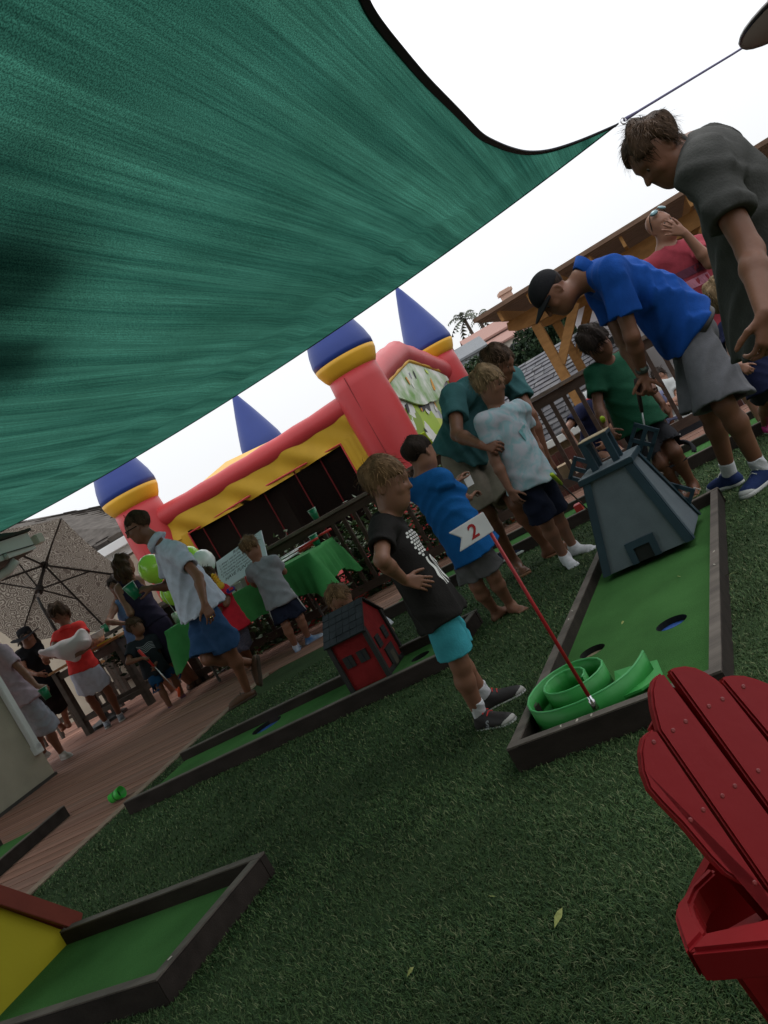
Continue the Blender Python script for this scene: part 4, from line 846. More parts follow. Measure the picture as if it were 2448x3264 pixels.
MB().add([fl_(.048 - (v[0] - sum((min(xs), max(xs))) / 2), FHt / 2 - (v[1] - (min(ys) + max(ys)) / 2)) + fnn * .0095 for v in V], Fc).build('number', m_fr, fp)
# ------------------------------------------------------------------ yellow house, lower left
m_yh = mat('yellow_paint', (.46, .38, .012), .6, .06, 3, .1, 30); m_trim = mat('rust_trim', (.20, .035, .02), .6)
yh = thing('yellow_house', 'yellow wooden playhouse obstacle with rust red roof edge in the lower left corner', 'model house', A(-2.0, 3.2, 0))
y0, y1 = gz(238, 2985, .03), gz(-60, 3300, .03); yt0, yt1 = at(262, 2970, 3.43), at(-60, 2925, 3.1)
yd = y1 - y0; yl = np.linalg.norm(yd); sl_ = 1.36 * yl; nx = nrm(A(-yd[1], yd[0], 0)); nx = nx if nx[0] < 0 else -nx
MB().prism([y0, y1, y1 + A(0, 0, sl_), y0 + A(0, 0, .012)], nx * .02).build('wall', m_yh, yh)
MB().beam(y0 - nx * .03 + A(0, 0, .035) - nrm(yd) * .03, y1 - nx * .03 + A(0, 0, sl_ + .02), .07, .02, nx).build('roof_edge', m_trim, yh, bevel=.002)
MB().prism([y0 + A(0, 0, .018), y1 + A(0, 0, sl_ + .006), y1 + A(0, 0, sl_ + .006) + nx * .35, y0 + A(0, 0, .018) + nx * .35], A(0, 0, .012)).build('roof', m_trim, yh)
# ================================================================== people
def smat(name, c, **k): return mat(name, c, k.pop('rough', .85), k.pop('var', .12), k.pop('scale', 18), k.pop('bump', .25), k.pop('bscale', 130), k.pop('spec', .15), **k)
SKIN = {'a': mat('skin_tan', (.195, .083, .047), .5, .10, 9, .08, 60, .35), 'b': mat('skin_fair', (.25, .118, .074), .5, .10, 9, .08, 60, .35), 'c': mat('skin_brown', (.165, .068, .038), .5, .10, 9, .08, 60, .35)}
m_eye = mat('eye_white', (.42, .39, .36), .25); m_iris = mat('iris', (.025, .015, .01), .15); m_lip = mat('lip', (.30, .11, .085), .5)
HAIRC = {'brown': (.05, .027, .014), 'dark': (.02, .012, .008), 'blond': (.26, .15, .06), 'sand': (.14, .08, .038), 'grey': (.06, .05, .042), 'ash': (.19, .125, .065)}
def hairmat(k): return mat('hair_' + k, HAIRC[k], .65, .5, 26, .5, 70, .12, stretch=(1, 1, .25))
def head_frame(fdir, up=(0, 0, 1)):
    f = nrm(fdir); u = nrm(np.asarray(up, float)); r = nrm(np.cross(f, u)); u = np.cross(r, f); return np.array([r, f, u])
def solve(par, px, py, L, sg):
    d = ray(px, py); d = d / np.linalg.norm(d); oc = O3 - np.asarray(par); b = d @ oc; c = oc @ oc - L * L; q = b * b - c
    t = -b + (sg * math.sqrt(q) if q > 0 else 0.); p = O3 + d * t
    if q <= 0: p = np.asarray(par) + nrm(p - par) * min(L * 1.08, np.linalg.norm(p - par))
    return p
def ik(h, a, th, sh, kx, apx):
    L = th + sh
    if np.linalg.norm(a - h) > 1.12 * L: a = solve(h, apx[0], apx[1], .985 * L, 1)
    d = np.linalg.norm(a - h)
    if d > .995 * L: f = d / (.995 * L); th, sh = th * f, sh * f
    d = max(d, abs(th - sh) * 1.05); ax = nrm(a - h); m = (th * th - sh * sh + d * d) / (2 * d); r = math.sqrt(max(0, th * th - m * m)); c = h + ax * m
    x = nrm(np.cross(ax, A(1, .3, .2))); y = np.cross(ax, x); rd = nrm(ray(kx[0], kx[1])); best = None
    for t in np.linspace(0, 6.2832, 72, endpoint=False):
        p = c + r * (math.cos(t) * x + math.sin(t) * y); o = p - O3; e = np.linalg.norm(o - rd * (o @ rd)) + .03 * (kx[2] * (c[1] - p[1]) > 0)
        if best is None or e < best[0]: best = (e, p)
    return best[1], a
def hand(sd, W, d, n, th, S, curl=.5, spread=.12, fl=1.):
    """W wrist, d hand direction, n outward normal of the back of the hand, th = +1/-1 thumb side of cross(d, n)"""
    d = nrm(d); n = nrm(n - d * np.dot(n, d)); s = np.cross(d, n) * th
    pl = .088 * S; fr_ = .0088 * S
    for i in range(4):
        off = (1.5 - i) * .0195 * S
        k = W + d * pl * (1 - .06 * abs(i - 1.2)) + s * off; sd.cone(W + s * off * .5 + d * .012 * S, k, .0135 * S, .0112 * S, .012 * S, flat=(n, .95))
        L = (.072, .08, .074, .058)[i] * S * fl; dirn = nrm(d + s * (1.5 - i) * spread); pn = -n; p = k; r = fr_ * (1, 1.03, 1, .88)[i]
        for fr, ang in ((.45, .75), (.32, .95), (.23, .6)):
            a = curl * ang * (1 + .06 * i); dirn, pn = nrm(dirn * math.cos(a) + pn * math.sin(a)), nrm(pn * math.cos(a) - dirn * math.sin(a))
            q = p + dirn * L * fr; sd.cone(p, q, r, r * .93, .004 * S); p = q; r *= .93
    b = W + d * .018 * S + s * .018 * S; td = nrm(d * .75 + s * .85 - n * .25 * (1 + curl)); m_ = b + td * .045 * S; sd.cone(b, m_, .0145 * S, .0105 * S, .012 * S)
    td2 = nrm(td + d * .55 - n * .4 * curl); e = m_ + td2 * .033 * S; sd.cone(m_, e, .0105 * S, .0095 * S, .005 * S); sd.cone(e, e + nrm(td2 + d * .3) * .024 * S, .0095 * S, .008 * S, .004 * S)
def shoe_parts(root, ank, toe, S, kind, upv=(0, 0, 1), h=.004, mats=None):
    up = nrm(upv); d = np.asarray(toe) - np.asarray(ank); d = nrm(d - up * np.dot(d, up)); s = np.cross(d, up)
    hz = .072 * S; heel = np.asarray(ank) - up * hz - d * .055 * S; fl = .262 * S; T = heel + d * fl
    if kind in ('sneaker', 'boat', 'canvas'):
        sd = Sdf(h); w_ = .04 * S
        sd.cone(heel + d * .04 * S + up * .03 * S, T - d * .055 * S + up * .026 * S, w_, w_ * 1.08, .02 * S, flat=(up, .8))
        sd.cone(heel + d * .045 * S + up * .04 * S, np.asarray(ank) + up * (.0 if kind != 'boat' else -.022) * S, .039 * S, .042 * S, .025 * S)
        sd.cone(np.asarray(ank) + d * .035 * S - up * .012 * S, T - d * .09 * S + up * .035 * S, .036 * S, .03 * S, .03 * S)
        sd.cut(heel + up * .016 * S, -up); sd.cut(np.asarray(ank) + up * (.012 if kind != 'boat' else -.012) * S, up - d * .25)
        o = sdf_obj('shoe', sd, mats[0], root)
        so_ = Sdf(h); so_.cone(heel + d * .042 * S + up * .012 * S, T - d * .052 * S + up * .012 * S, .044 * S, .048 * S, .0, flat=(up, .7)); so_.cut(heel + up * .024 * S, up); so_.cut(heel + up * .0 * S, -up)
        sdf_obj('sole', so_, mats[1], o)
        if len(mats) > 2 and kind != 'boat':
            tp = Sdf(h); tp.cone(T - d * .075 * S + up * .02 * S, T - d * .052 * S + up * .022 * S, .044 * S, .045 * S, .01, flat=(up, .78)); tp.cut(heel + up * .02 * S, -up); sdf_obj('toe_cap', tp, mats[2], o)
            lc = MB()
            for i in range(5):
                c = np.asarray(ank) + d * (.045 + .021 * i) * S + up * (.028 - .0135 * i) * S; lc.tube([c - s * .026 * S - up * .008 * S, c + up * .004 * S, c + s * .026 * S - up * .008 * S], .0032 * S, 5)
            lc.build('laces', mats[3] if len(mats) > 3 else mats[1], o)
        if kind == 'boat':
            lc = MB(); c = np.asarray(ank) + d * .06 * S - up * .0 * S
            for sg in (-1, 1): lc.tube([c, c + s * sg * .03 * S + up * .015 * S, c + s * sg * .038 * S - up * .012 * S, c + s * .008 * sg * S], .003 * S, 5)
            lc.build('laces', mats[1], o)
        return o
    if kind == 'flipflop':
        so_ = Sdf(h); so_.cone(heel + d * .04 * S + up * .008 * S, T - d * .04 * S + up * .008 * S, .038 * S, .046 * S, 0, flat=(up, .6)); so_.cut(heel + up * .017 * S, up); so_.cut(heel + up * .0 * S, -up); o = sdf_obj('flip_flop', so_, mats[0], root)
        st = MB(); c = T - d * .062 * S + up * .045 * S
        for sg in (-1, 1): st.tube([T - d * .055 * S + up * .03 * S, c - d * .03 * S + s * sg * .022 * S + up * .014 * S, heel + d * .12 * S + s * sg * .046 * S + up * .016 * S], .006 * S, 6)
        st.build('strap', mats[1], o); return o
def foot_skin(sd, ank, toe, S, upv=(0, 0, 1)):
    up = nrm(upv); d = np.asarray(toe) - np.asarray(ank); d = nrm(d - up * np.dot(d, up)); s = np.cross(d, up); ank = np.asarray(ank)
    g = ank - up * .066 * S; heel = g - d * .035 * S; sd.cone(heel + up * .022 * S, ank + up * .01 * S, .03 * S, .034 * S, .03 * S)
    ball = g + d * .135 * S + up * .02 * S; sd.cone(ank - up * .016 * S + d * .02 * S, ball, .034 * S, .026 * S, .04 * S, flat=(up, .9)); sd.cone(heel + up * .02 * S, ball, .028 * S, .034 * S, .03 * S, flat=(up, .7))
    for i in range(5):
        o = (i - 2) * .0155 * S; L = (.048, .05, .045, .038, .03)[i] * S; r = (.0125, .0095, .009, .0088, .0085)[i] * S; b = ball + s * o * 1.05 - up * .006 * S; sd.cone(b, b + d * L - up * .004 * S, r * 1.05, r, .006 * S)
def person(label, H, D, J, st, vox=None, group=None):
    child = H < 1.45; S = H / 1.78; G = S * (1.12 if child else 1.0) * st.get('girth', 1.0); v = vox or max(.0055, D * .00138)
    core = {k: at(J[k][0], J[k][1], D + J[k][2]) for k in ('neck', 'pel', 'sR', 'sL')}
    N, P, sR, sL = core['neck'], core['pel'], core['sR'], core['sL']
    hh = st.get('hh', .235 if not child else .155 + .042 * H); hc = at(J['head'][0], J['head'][1], D + J['head'][2]); HF = head_frame(st['face'], st.get('up', (0, 0, 1))); R_, F_, U_ = HF
    ua, fa, th, sh = .18 * H, .152 * H, .238 * H, .236 * H
    if child: ua, fa, th, sh = .172 * H, .145 * H, .225 * H, .222 * H
    J3 = dict(core)
    ax = nrm(N - P); hd = st.get('hipdir'); rl = nrm(A(*hd)) if hd is not None else nrm((sR - sL) - ax * np.dot(sR - sL, ax))
    hw = .088 * S * (1.08 if child else 1)
    for s_, sg in (('R', 1), ('L', -1)):
        J3['h' + s_] = at(*J['h' + s_][:2], D + J['h' + s_][2]) if 'h' + s_ in J else P + rl * sg * hw - Z3 * .05 * S
        for nm, par, ln in (('e', 's', ua), ('w', 'e', fa)):
            k = nm + s_
            if k in J: J3[k] = solve(J3[par + s_], J[k][0], J[k][1], ln, J[k][2])
        if 'a' + s_ in J:
            q = J['a' + s_]; J3['a' + s_] = gz(q[0], q[1], q[2] if len(q) > 2 and q[2] < 5 else .072 * S) if not (len(q) > 3) else at(q[0], q[1], D + q[3])
            kx = J['k' + s_]; J3['k' + s_], J3['a' + s_] = ik(J3['h' + s_], J3['a' + s_], th, sh, kx, q)
            tq = J['t' + s_]; J3['t' + s_] = gz(tq[0], tq[1], .02 * S) if len(tq) < 3 else at(tq[0], tq[1], D + tq[2])
    if st.get('dbg'):
        ln = lambda a, b: round(float(np.linalg.norm(J3[a] - J3[b])), 3) if a in J3 and b in J3 else None
        print('PERSON', label[:40], 'crown', np.round((hc + U_ * hh / 2)[2], 2), 'torso', ln('neck', 'pel'), 'exp', round(.29 * H, 2), 'sh', ln('sR', 'sL'), 'exp', round(.2 * H, 2), 'th', ln('hR', 'kR'), ln('hL', 'kL'), 'exp', round(th, 2), 'shin', ln('kR', 'aR'), ln('kL', 'aL'), 'feet', [np.round(J3[k], 2).tolist() for k in ('aR', 'aL') if k in J3], 'pel', np.round(P, 2))
    root_loc = A(P[0], P[1], st.get('gz', 0)); root = thing('person', label, 'person', root_loc, 0, group)
    skin = SKIN[st.get('skin', 'a')]
    # ---- body
    Ms = (sR + sL) / 2; at_ = nrm(Ms - P); L = np.linalg.norm(Ms - P); ru = nrm(sR - sL); fu = nrm(np.cross(at_, ru)); fl_ = nrm(np.cross(at_, rl))
    rh, rw, rc = .158 * G, st.get('waist', .138) * G, .155 * G
    if child: rh, rw, rc = .135 * G, .128 * G, .134 * G
    if st.get('female'): rw *= .9; rc *= .92
    flat = st.get('flat', .68); Wc, Cc = P + at_ * L * .36 + st.get('bend', 0) * -fu, P + at_ * L * .72 + st.get('bend', 0) * -fu * .8
    def torso(sd, t, k=.05):
        n0 = N + (hc - N) * .12 if t == 0 else N - at_ * .012; nr = .045 * G if t == 0 else .036 * G + t * .3
        sd.cone(P - at_ * .02 * S, Wc, rh + t, rw + t, k * S, flat=(fl_, flat)); sd.cone(Wc, Cc, rw + t, rc + t, k * S, flat=(fu, flat)); sd.cone(Cc, Ms - at_ * .03 * S, rc + t, rc * .78 + t, k * S, flat=(fu, flat))
        sd.cone(sR, sL, .058 * G + t, .058 * G + t, .05 * S); sd.cone(n0, sR * .72 + Ms * .28, nr, .05 * G + t, .05 * S); sd.cone(n0, sL * .72 + Ms * .28, nr, .05 * G + t, .05 * S)
        if st.get('belly'): sd.ell(P + at_ * L * .3 + fl_ * rw * flat * .75, np.array([rl, fl_, at_]), A(.12 * G + t, .075 * G + t, .15 * G + t), .06 * S)
        if st.get('bust'): 
            for sg in (-1, 1): sd.ell(Cc + fu * rc * flat * .8 + ru * sg * .07 * G - at_ * .02, np.array([ru, fu, at_]), A(.065 + t, .055 + t, .065 + t), .04 * S)
    sd = Sdf(v)
    torso(sd, 0)
    nk = .056 * G if not child else .043 * G
    sd.cone(N - at_ * .01, hc - U_ * hh * .28 - F_ * hh * .1, nk * 1.06, nk * .95, .03 * S)
    ct = lambda x, y, z: hc + (R_ * x + F_ * y + U_ * z) * hh
    cw = 1.06 if child else 1.0
    sd.ell(ct(0, -.06, .15), HF, A(.325 * cw, .41, .355) * hh, .02); sd.ell(ct(0, .12, -.14), HF, A(.25 * cw, .26, .33) * hh, .06 * hh / .22)
    sd.cone(ct(-.08, .2, -.36), ct(.08, .2, -.36), .1 * hh, .1 * hh, .04); sd.cone(ct(-.15, .02, -.26), ct(.15, .02, -.26), .13 * hh, .13 * hh, .05)
    sd.cone(ct(0, .35, .06), ct(0, .425 if child else .455, -.1), .03 * hh, (.046 if not child else .042) * hh, .035 * hh); sd.cone(ct(-.045, .38, -.115), ct(.045, .38, -.115), .032 * hh, .032 * hh, .02 * hh)
    sd.cone(ct(-.15, .30, .12), ct(.15, .30, .12), (.05 if not child else .035) * hh, (.05 if not child else .035) * hh, .06 * hh)
    for sg in (-1, 1):
        sd.ell(ct(sg * .13, .405, .025), HF, A(.085, .06, .055) * hh, .05 * hh, 's'); sd.ell(ct(sg * .19, .24, -.1), HF, A(.09, .09, .09) * hh, .06 * hh)
        sd.ell(ct(sg * .335 * cw, -.04, -.02), head_frame(F_ + R_ * sg * -.35, U_ - F_ * .15), A(.032, .085, .125) * hh, .012 * hh); sd.ell(ct(sg * .37 * cw, -.015, -.015), HF, A(.03, .045, .075) * hh, .015 * hh, 's')
    sd.cone(ct(-.075, .335, -.235), ct(.075, .335, -.235), .026 * hh, .026 * hh, .03 * hh); sd.cone(ct(-.06, .33, -.285), ct(.06, .33, -.285), .028 * hh, .028 * hh, .03 * hh); sd.cone(ct(-.1, .385, -.26), ct(.1, .385, -.26), .012 * hh, .012 * hh, .015 * hh, op='s')
    for s_ in 'RL':
        s0 = J3['s' + s_]
        if 'e' + s_ in J3:
            e0 = J3['e' + s_]; sd.cone(s0, e0, .05 * G, .039 * G, .03 * S); sd.cone(s0 - ax * .0, cm(s0, e0, .4), .053 * G, .047 * G, .03 * S)
            if 'w' + s_ in J3:
                w0 = J3['w' + s_]; sd.cone(e0, cm(e0, w0, .3), .039 * G, .041 * G, .02 * S); sd.cone(cm(e0, w0, .3), w0, .041 * G, .026 * G, .02 * S, )
                hs = st.get('hand' + s_)
                if hs:
                    hd_ = nrm(at(hs[0], hs[1], (w0[1] + hs[2])) - w0) if isinstance(hs[0], (int, float)) and hs[0] > 5 else nrm(A(*hs[:3]))
                    hand(sd, w0, hd_, A(*hs[3]), hs[4], S * (1.1 if child else 1.0), hs[5], hs[6] if len(hs) > 6 else .1)
        h0 = J3['h' + s_]
        if 'k' + s_ in J3:
            k0, a0 = J3['k' + s_], J3['a' + s_]; sd.cone(h0, k0, .08 * G, .054 * G, .05 * S); kn = nrm(k0 - (h0 + a0) / 2 + 1e-6)
            bk = -fl_ * .012 * S; sd.cone(k0, cm(k0, a0, .3) + bk, .053 * G, .056 * G, .03 * S); sd.cone(cm(k0, a0, .3) + bk, a0, .055 * G, .034 * G, .03 * S)
            if st.get('barefoot', False) or st.get('shoe', ('',))[0] in ('flipflop', 'sock', ''):
                foot_skin(sd, a0, J3['t' + s_], S * (1.08 if child else 1), st.get('fup' + s_, (0, 0, 1)))
    for fn in st.get('extra', []): fn(sd, J3, ct)
    body = sdf_obj('body', sd, skin, root)
    # ---- eyes, mouth
    if D < 7 and not st.get('noeyes'):
        for sg in (-1, 1):
            e = MB().lathe([(0, .064 * hh), (.03 * hh, .057 * hh), (.05 * hh, .04 * hh), (.062 * hh, 0), (.04 * hh, -.05 * hh)], ct(sg * .128, .289, .024), F_, 12).build('eye', m_eye, root, True)
            MB().lathe([(0, .067 * hh), (.024 * hh, .0638 * hh), (.036 * hh, .056 * hh)], ct(sg * .128, .2905, .018), nrm(F_ - U_ * .15), 12).build('iris', m_iris, e, True)
            br = MB().tube([ct(sg * .06, .352, .135), ct(sg * .13, .345, .155), ct(sg * .215, .285, .125)], [.012 * hh, .014 * hh, .006 * hh], 6); br.build('eyebrow', hairmat(st.get('hair', ('brown',))[0]), root, True)
    # ---- shirt
    Tk = .011 * S + .002
    if 'shirt' in st:
        q = st['shirt']; c = Sdf(v * 1.25); hem = q.get('hem', .06) * S; lo = q.get('loose', .012) * S
        torso(c, Tk + lo * .4, .06)
        hp = q.get('hemat'); hem_p = P - at_ * hem; fr2 = q.get('drop', at_)
        rs_ = max(rh, hw + .088 * G) * q.get('tail', 1.) + Tk * 1.6 + lo * 1.2
        c.cone(hem_p - at_ * .03, Wc, rs_, rw + Tk + lo, .05 * S, flat=(fl_, q.get('bflat', .9))); c.cut(hem_p, -at_)
        for s_ in 'RL':
            if 'e' + s_ in J3 and q.get('sleeve', .55) > 0:
                s0, e0 = J3['s' + s_], J3['e' + s_]; sl = q.get('sleeve', .55); e1_ = s0 + (e0 - s0) * sl; sw_ = q.get('sw', 1.0)
                c.cone(s0 - nrm(e0 - s0) * .01, e1_, .064 * G * sw_, .066 * G * sw_, .035 * S, cap=1); c.cone(e1_ - nrm(e0 - s0) * .012, e1_ + nrm(e0 - s0) * .05, .044 * G + .004, .046 * G + .004, .006, op='s')
        nd = nrm(hc - U_ * hh * .3 - N); c.ell(N + nd * (.055 * S) + fu * .012, np.array([ru, fu, nd]), A(nk * q.get('neckw', 1.22), nk * q.get('neckw', 1.22), .06 * S), .01 * S, 's')
        if q.get('sleeve', .55) <= 0:
            for s_, sg in (('R', 1), ('L', -1)): c.ell(J3['s' + s_] + ru * sg * .03, np.array([ru, fu, at_]), A(.075, .09, .11) * S, .02 * S, 's')
        c.nz = folds(q.get('fold', .009) * (1 if not child else .8), q.get('ff', 26) / S ** .5, (at_ + .5 * ru, ru - .3 * at_, fu + .4 * at_), q.get('seed', 1.))
        shirt = sdf_obj('shirt', c, q['mat'], root); st['_shirt'] = shirt
        if q.get('collar'):
            k = MB(); cn = N - nd * .012 * S + fu * .004
            k.lathe([(nk * 1.18, -.012 * S), (nk * 1.3, .028 * S), (nk * 1.42, .022 * S), (nk * 1.95, -.03 * S), (nk * 1.7, -.034 * S)], cn, nd - fu * .1, 20); k.build('collar', q['mat'], shirt, True)
        if q.get('rib'):
            k = MB(); nn_ = nrm(nd + fu * .35); cn = N + nd * .022 * S + fu * .012 * S; x = nrm(np.cross(nn_, fu)); y = np.cross(x, nn_); k.tube([cn + nk * 1.3 * (x * math.cos(t) + y * math.sin(t)) for t in np.linspace(0, 6.283, 22, endpoint=False)], .0105 * S, 6, closed=True); k.build('collar', q['rib'], shirt, True)
    # ---- shorts / skirt
    if 'shorts' in st:
        q = st['shorts']; c = Sdf(v * 1.25); t = Tk + q.get('loose', .014) * S
        c.cone(P + at_ * (q.get('top', .1) + .01) * S, P - at_ * .03 * S, rw * 1.02 + Tk * .7, rh + Tk * .4, .04 * S, flat=(fl_, flat + .02)); c.cut(P + at_ * q.get('top', .1) * S, at_, .25 * S); hm_ = st.get('shirt', {}).get('hem', -1)
        under = (P - at_ * (hm_ - .035) * S) if hm_ > .02 else None
        c.cone(J3['hR'], J3['hL'], .076 * G + Tk * .3, .076 * G + Tk * .3, .05 * S)
        for s_ in 'RL':
            if 'k' + s_ not in J3: continue
            h0, k0, a0 = J3['h' + s_], J3['k' + s_], J3['a' + s_]; fr = q.get('len', .8); d_ = nrm(k0 - h0); fl2 = q.get('flare', 1.0)
            if fr <= 1: e = cm(h0, k0, fr); c.cone(h0, e, .078 * G + Tk * .4, (.066 * G + t + .01 * S) * fl2, .016 * S, cap=1); c.cone(e - d_ * .02, e + d_ * .05, (.058 * G + t * .8) * fl2, (.06 * G + t * .8) * fl2, .005, op='s')
            else: e = cm(k0, a0, fr - 1); d_ = nrm(a0 - k0); c.cone(h0, k0, .078 * G + Tk * .4, .07 * G + t, .035 * S); c.cone(k0, e, .07 * G + t, (.066 * G + t) * fl2, .03 * S, cap=1); c.cone(e - d_ * .02, e + d_ * .05, (.056 * G + t * .7) * fl2, (.06 * G + t * .7) * fl2, .005, op='s')
        if under is not None: c.cut(under, at_, .3 * S)
        c.nz = folds(q.get('fold', .008), q.get('ff', 24) / S ** .5, (ax + .4 * rl, rl, fl_ + .5 * ax), q.get('seed', 2.)); st['_shorts'] = sdf_obj(q.get('name', 'shorts'), c, q['mat'], root)
        if q.get('belt'):
            b = Sdf(v * 1.2); b.cone(P + at_ * q.get('belt_at', 0) * S, P + at_ * (q.get('belt_at', 0) - .042) * S, rh + t * .9, rh + t * .9, 0, flat=(fl_, flat + .1), cap=3); sdf_obj('belt', b, q['belt'], root)
    if 'skirt' in st:
        q = st['skirt']; c = Sdf(v * 1.25); t = Tk + .014 * S; kn = (J3['kR'] + J3['kL']) / 2 if 'kR' in J3 else P - Z3 * .45 * S; e = cm(P, kn, q.get('len', .6)); d_ = nrm(e - P)
        c.cone(P + at_ * q.get('top', .12) * S, P - at_ * .05 * S, rw + t, rh + t * 1.2, .04 * S, flat=(fl_, flat + .08)); c.cone(P - at_ * .03 * S, e + d_ * .03, rh + t, q.get('w', .2) * G, .05 * S, flat=(fl_, .8)); c.cut(e, d_); c.cut(P + at_ * (q.get('top', .12) - .01) * S, at_, .2 * S)
        c.nz = folds(q.get('fold', .008), q.get('ff', 30), (rl, fl_, rl + fl_), 3.); sdf_obj(q.get('name', 'skirt'), c, q['mat'], root)
    # ---- feet
    if 'shoe' in st:
        q = st['shoe']
        for s_ in 'RL':
            if 'a' + s_ in J3:
                fs = S * (1.1 if child else 1.0) * st.get('shoescale', 1.)
                if q[0] == 'sock':
                    c = Sdf(max(.005, v * .9)); foot_skin(c, J3['a' + s_] - Z3 * .001, J3['t' + s_], fs * 1.13); a0 = J3['a' + s_]; c.cone(a0, cm(a0, J3['k' + s_], q[2] if len(q) > 2 else .12), .038 * G, .04 * G, .02, cap=1); sdf_obj('sock', c, q[1], root)
                else:
                    if len(q) > 2 and q[2] is not None:
                        c = Sdf(max(.005, v * .9)); a0 = J3['a' + s_]; c.cone(a0 - nrm(J3['k' + s_] - a0) * .03 * S, cm(a0, J3['k' + s_], q[3] if len(q) > 3 else .18), .042 * G, .043 * G, .0, cap=1); c.nz = folds(.003, 60); sdf_obj('sock', c, q[2], root)
                    shoe_parts(root, J3['a' + s_], J3['t' + s_], fs, q[0], st.get('fup' + s_, (0, 0, 1)), max(.0048, v * .85), q[1])
    # ---- hair
    if 'hair' in st and st['hair'][1] != 'none':
        col, kind = st['hair'][:2]; hm = hairmat(col); th_ = st['hair'][2] if len(st['hair']) > 2 else .05
        c = Sdf(max(.0045, v * .8)); c.ell(ct(0, -.07, .17), HF, A(.335 * cw + th_ * .8, .43 + th_ * .7, .36 + th_) * hh, .02)
        fz, nz_ = st.get('hairline', (.30, -.27)); p1, p2 = A(0, .36, fz), A(0, -.42, nz_); sl = nrm(A(0, -(p1[2] - p2[2]), (p1[1] - p2[1]))); hp = ct(*p1); hn = R_ * sl[0] + F_ * sl[1] + U_ * sl[2]
        if kind == 'long':
            for sg in (-1, 0, 1):
                b = ct(sg * .27, -.28, .0); e = ct(sg * .36, -.38 if sg else -.5, -st.get('hlen', 1.2)); c.cone(b, cm(b, e, .55), .2 * hh, .2 * hh, .05 * hh); c.cone(cm(b, e, .55), e, .2 * hh, .08 * hh, .06 * hh)
            c.func(lambda X, Y, Z: np.minimum(-((X - hp[0]) * hn[0] + (Y - hp[1]) * hn[1] + (Z - hp[2]) * hn[2]), (X - hc[0]) * F_[0] + (Y - hc[1]) * F_[1] + (Z - hc[2]) * F_[2] - .02 * hh))
        elif kind == 'bob':
            c.ell(ct(0, -.12, -.08), HF, A(.37, .36, .46) * hh, .05); g0 = ct(0, .24, .18); c.func(lambda X, Y, Z: np.minimum(np.minimum(-((X - hp[0]) * hn[0] + (Y - hp[1]) * hn[1] + (Z - hp[2]) * hn[2]), (X - hc[0]) * F_[0] + (Y - hc[1]) * F_[1] + (Z - hc[2]) * F_[2] - .06 * hh), 9))
        elif kind == 'bowl':
            q0 = ct(0, .3, .13); qn = nrm(U_ * .93 - F_ * -.12); c.ell(ct(0, -.02, .1), HF, A(.385, .44, .34) * hh, .03); c.func(lambda X, Y, Z: np.minimum(-((X - q0[0]) * U_[0] + (Y - q0[1]) * U_[1] + (Z - q0[2]) * U_[2]), ((X - hc[0]) * F_[0] + (Y - hc[1]) * F_[1] + (Z - hc[2]) * F_[2]) - .0 * hh) if False else np.minimum(-((X - q0[0]) * U_[0] + (Y - q0[1]) * U_[1] + (Z - q0[2]) * U_[2]), np.maximum((X - hc[0]) * F_[0] + (Y - hc[1]) * F_[1] + (Z - hc[2]) * F_[2] - .1 * hh, -((X - hc[0]) * U_[0] + (Y - hc[1]) * U_[1] + (Z - hc[2]) * U_[2]) - .27 * hh)))
        else:
            jf = 30 / hh * .22
            def cutf(X, Y, Z):
                x = ((X - hc[0]) * R_[0] + (Y - hc[1]) * R_[1] + (Z - hc[2]) * R_[2]); y = ((X - hc[0]) * F_[0] + (Y - hc[1]) * F_[1] + (Z - hc[2]) * F_[2]); g = -((X - hp[0]) * hn[0] + (Y - hp[1]) * hn[1] + (Z - hp[2]) * hn[2])
                g = g + hh * (.03 * np.sin(jf * (x * 2.1 + y * 1.1)) + .018 * np.sin(jf * (x * 4.7 - y * 3.3) + 1))
                z_ = ((X - hc[0]) * U_[0] + (Y - hc[1]) * U_[1] + (Z - hc[2]) * U_[2]); side = np.maximum(np.abs(y - .10 * hh) - .055 * hh, np.maximum(-z_ - .06 * hh, .25 * hh - np.abs(x)))
                nape = np.maximum(y + .22 * hh, -z_ - .34 * hh)
                return np.minimum(np.minimum(g, side), nape)
            c.func(cutf)
        f0 = 55 / hh * .22; nd0 = R_; nd1 = F_
        c.nz = lambda X, Y, Z: .010 * th_ / .05 * (hh / .22) * (np.sin(f0 * ((X - hc[0]) * R_[0] + (Y - hc[1]) * R_[1] + (Z - hc[2]) * R_[2]) * 1.3 + 3 * np.sin(f0 * .3 * ((X - hc[0]) * F_[0] + (Y - hc[1]) * F_[1] + (Z - hc[2]) * F_[2])) ) * .5 + .5 * np.sin(f0 * .8 * ((X - hc[0]) * F_[0] + (Y - hc[1]) * F_[1] + (Z - hc[2]) * F_[2]) + f0 * .9 * ((X - hc[0]) * U_[0] + (Y - hc[1]) * U_[1] + (Z - hc[2]) * U_[2])))
        V, Q = c.mesh()
        # loose strands growing out of the hair mass
        ns = st.get('strands', 900 if D < 6.5 else 420); r = np.random.default_rng(int(D * 997 + J['head'][0])); 
        if len(V) and kind != 'bald':
            Pp = V[r.integers(0, len(V), ns)]; loc = (Pp - hc) @ HF.T / hh; nrm_ = loc - A(0, -.07, .12); nrm_ /= np.linalg.norm(nrm_, axis=1)[:, None]
            flow = np.stack([nrm_[:, 0] * .4, np.where(loc[:, 2] > .3, .8, .15) * st.get('sweep', 1), -.9 + 0 * nrm_[:, 0] + .5 * (loc[:, 2] > .42)], 1); flow -= nrm_ * (flow * nrm_).sum(1)[:, None]; flow /= np.linalg.norm(flow, axis=1)[:, None] + 1e-6; flow += r.normal(size=flow.shape) * .28
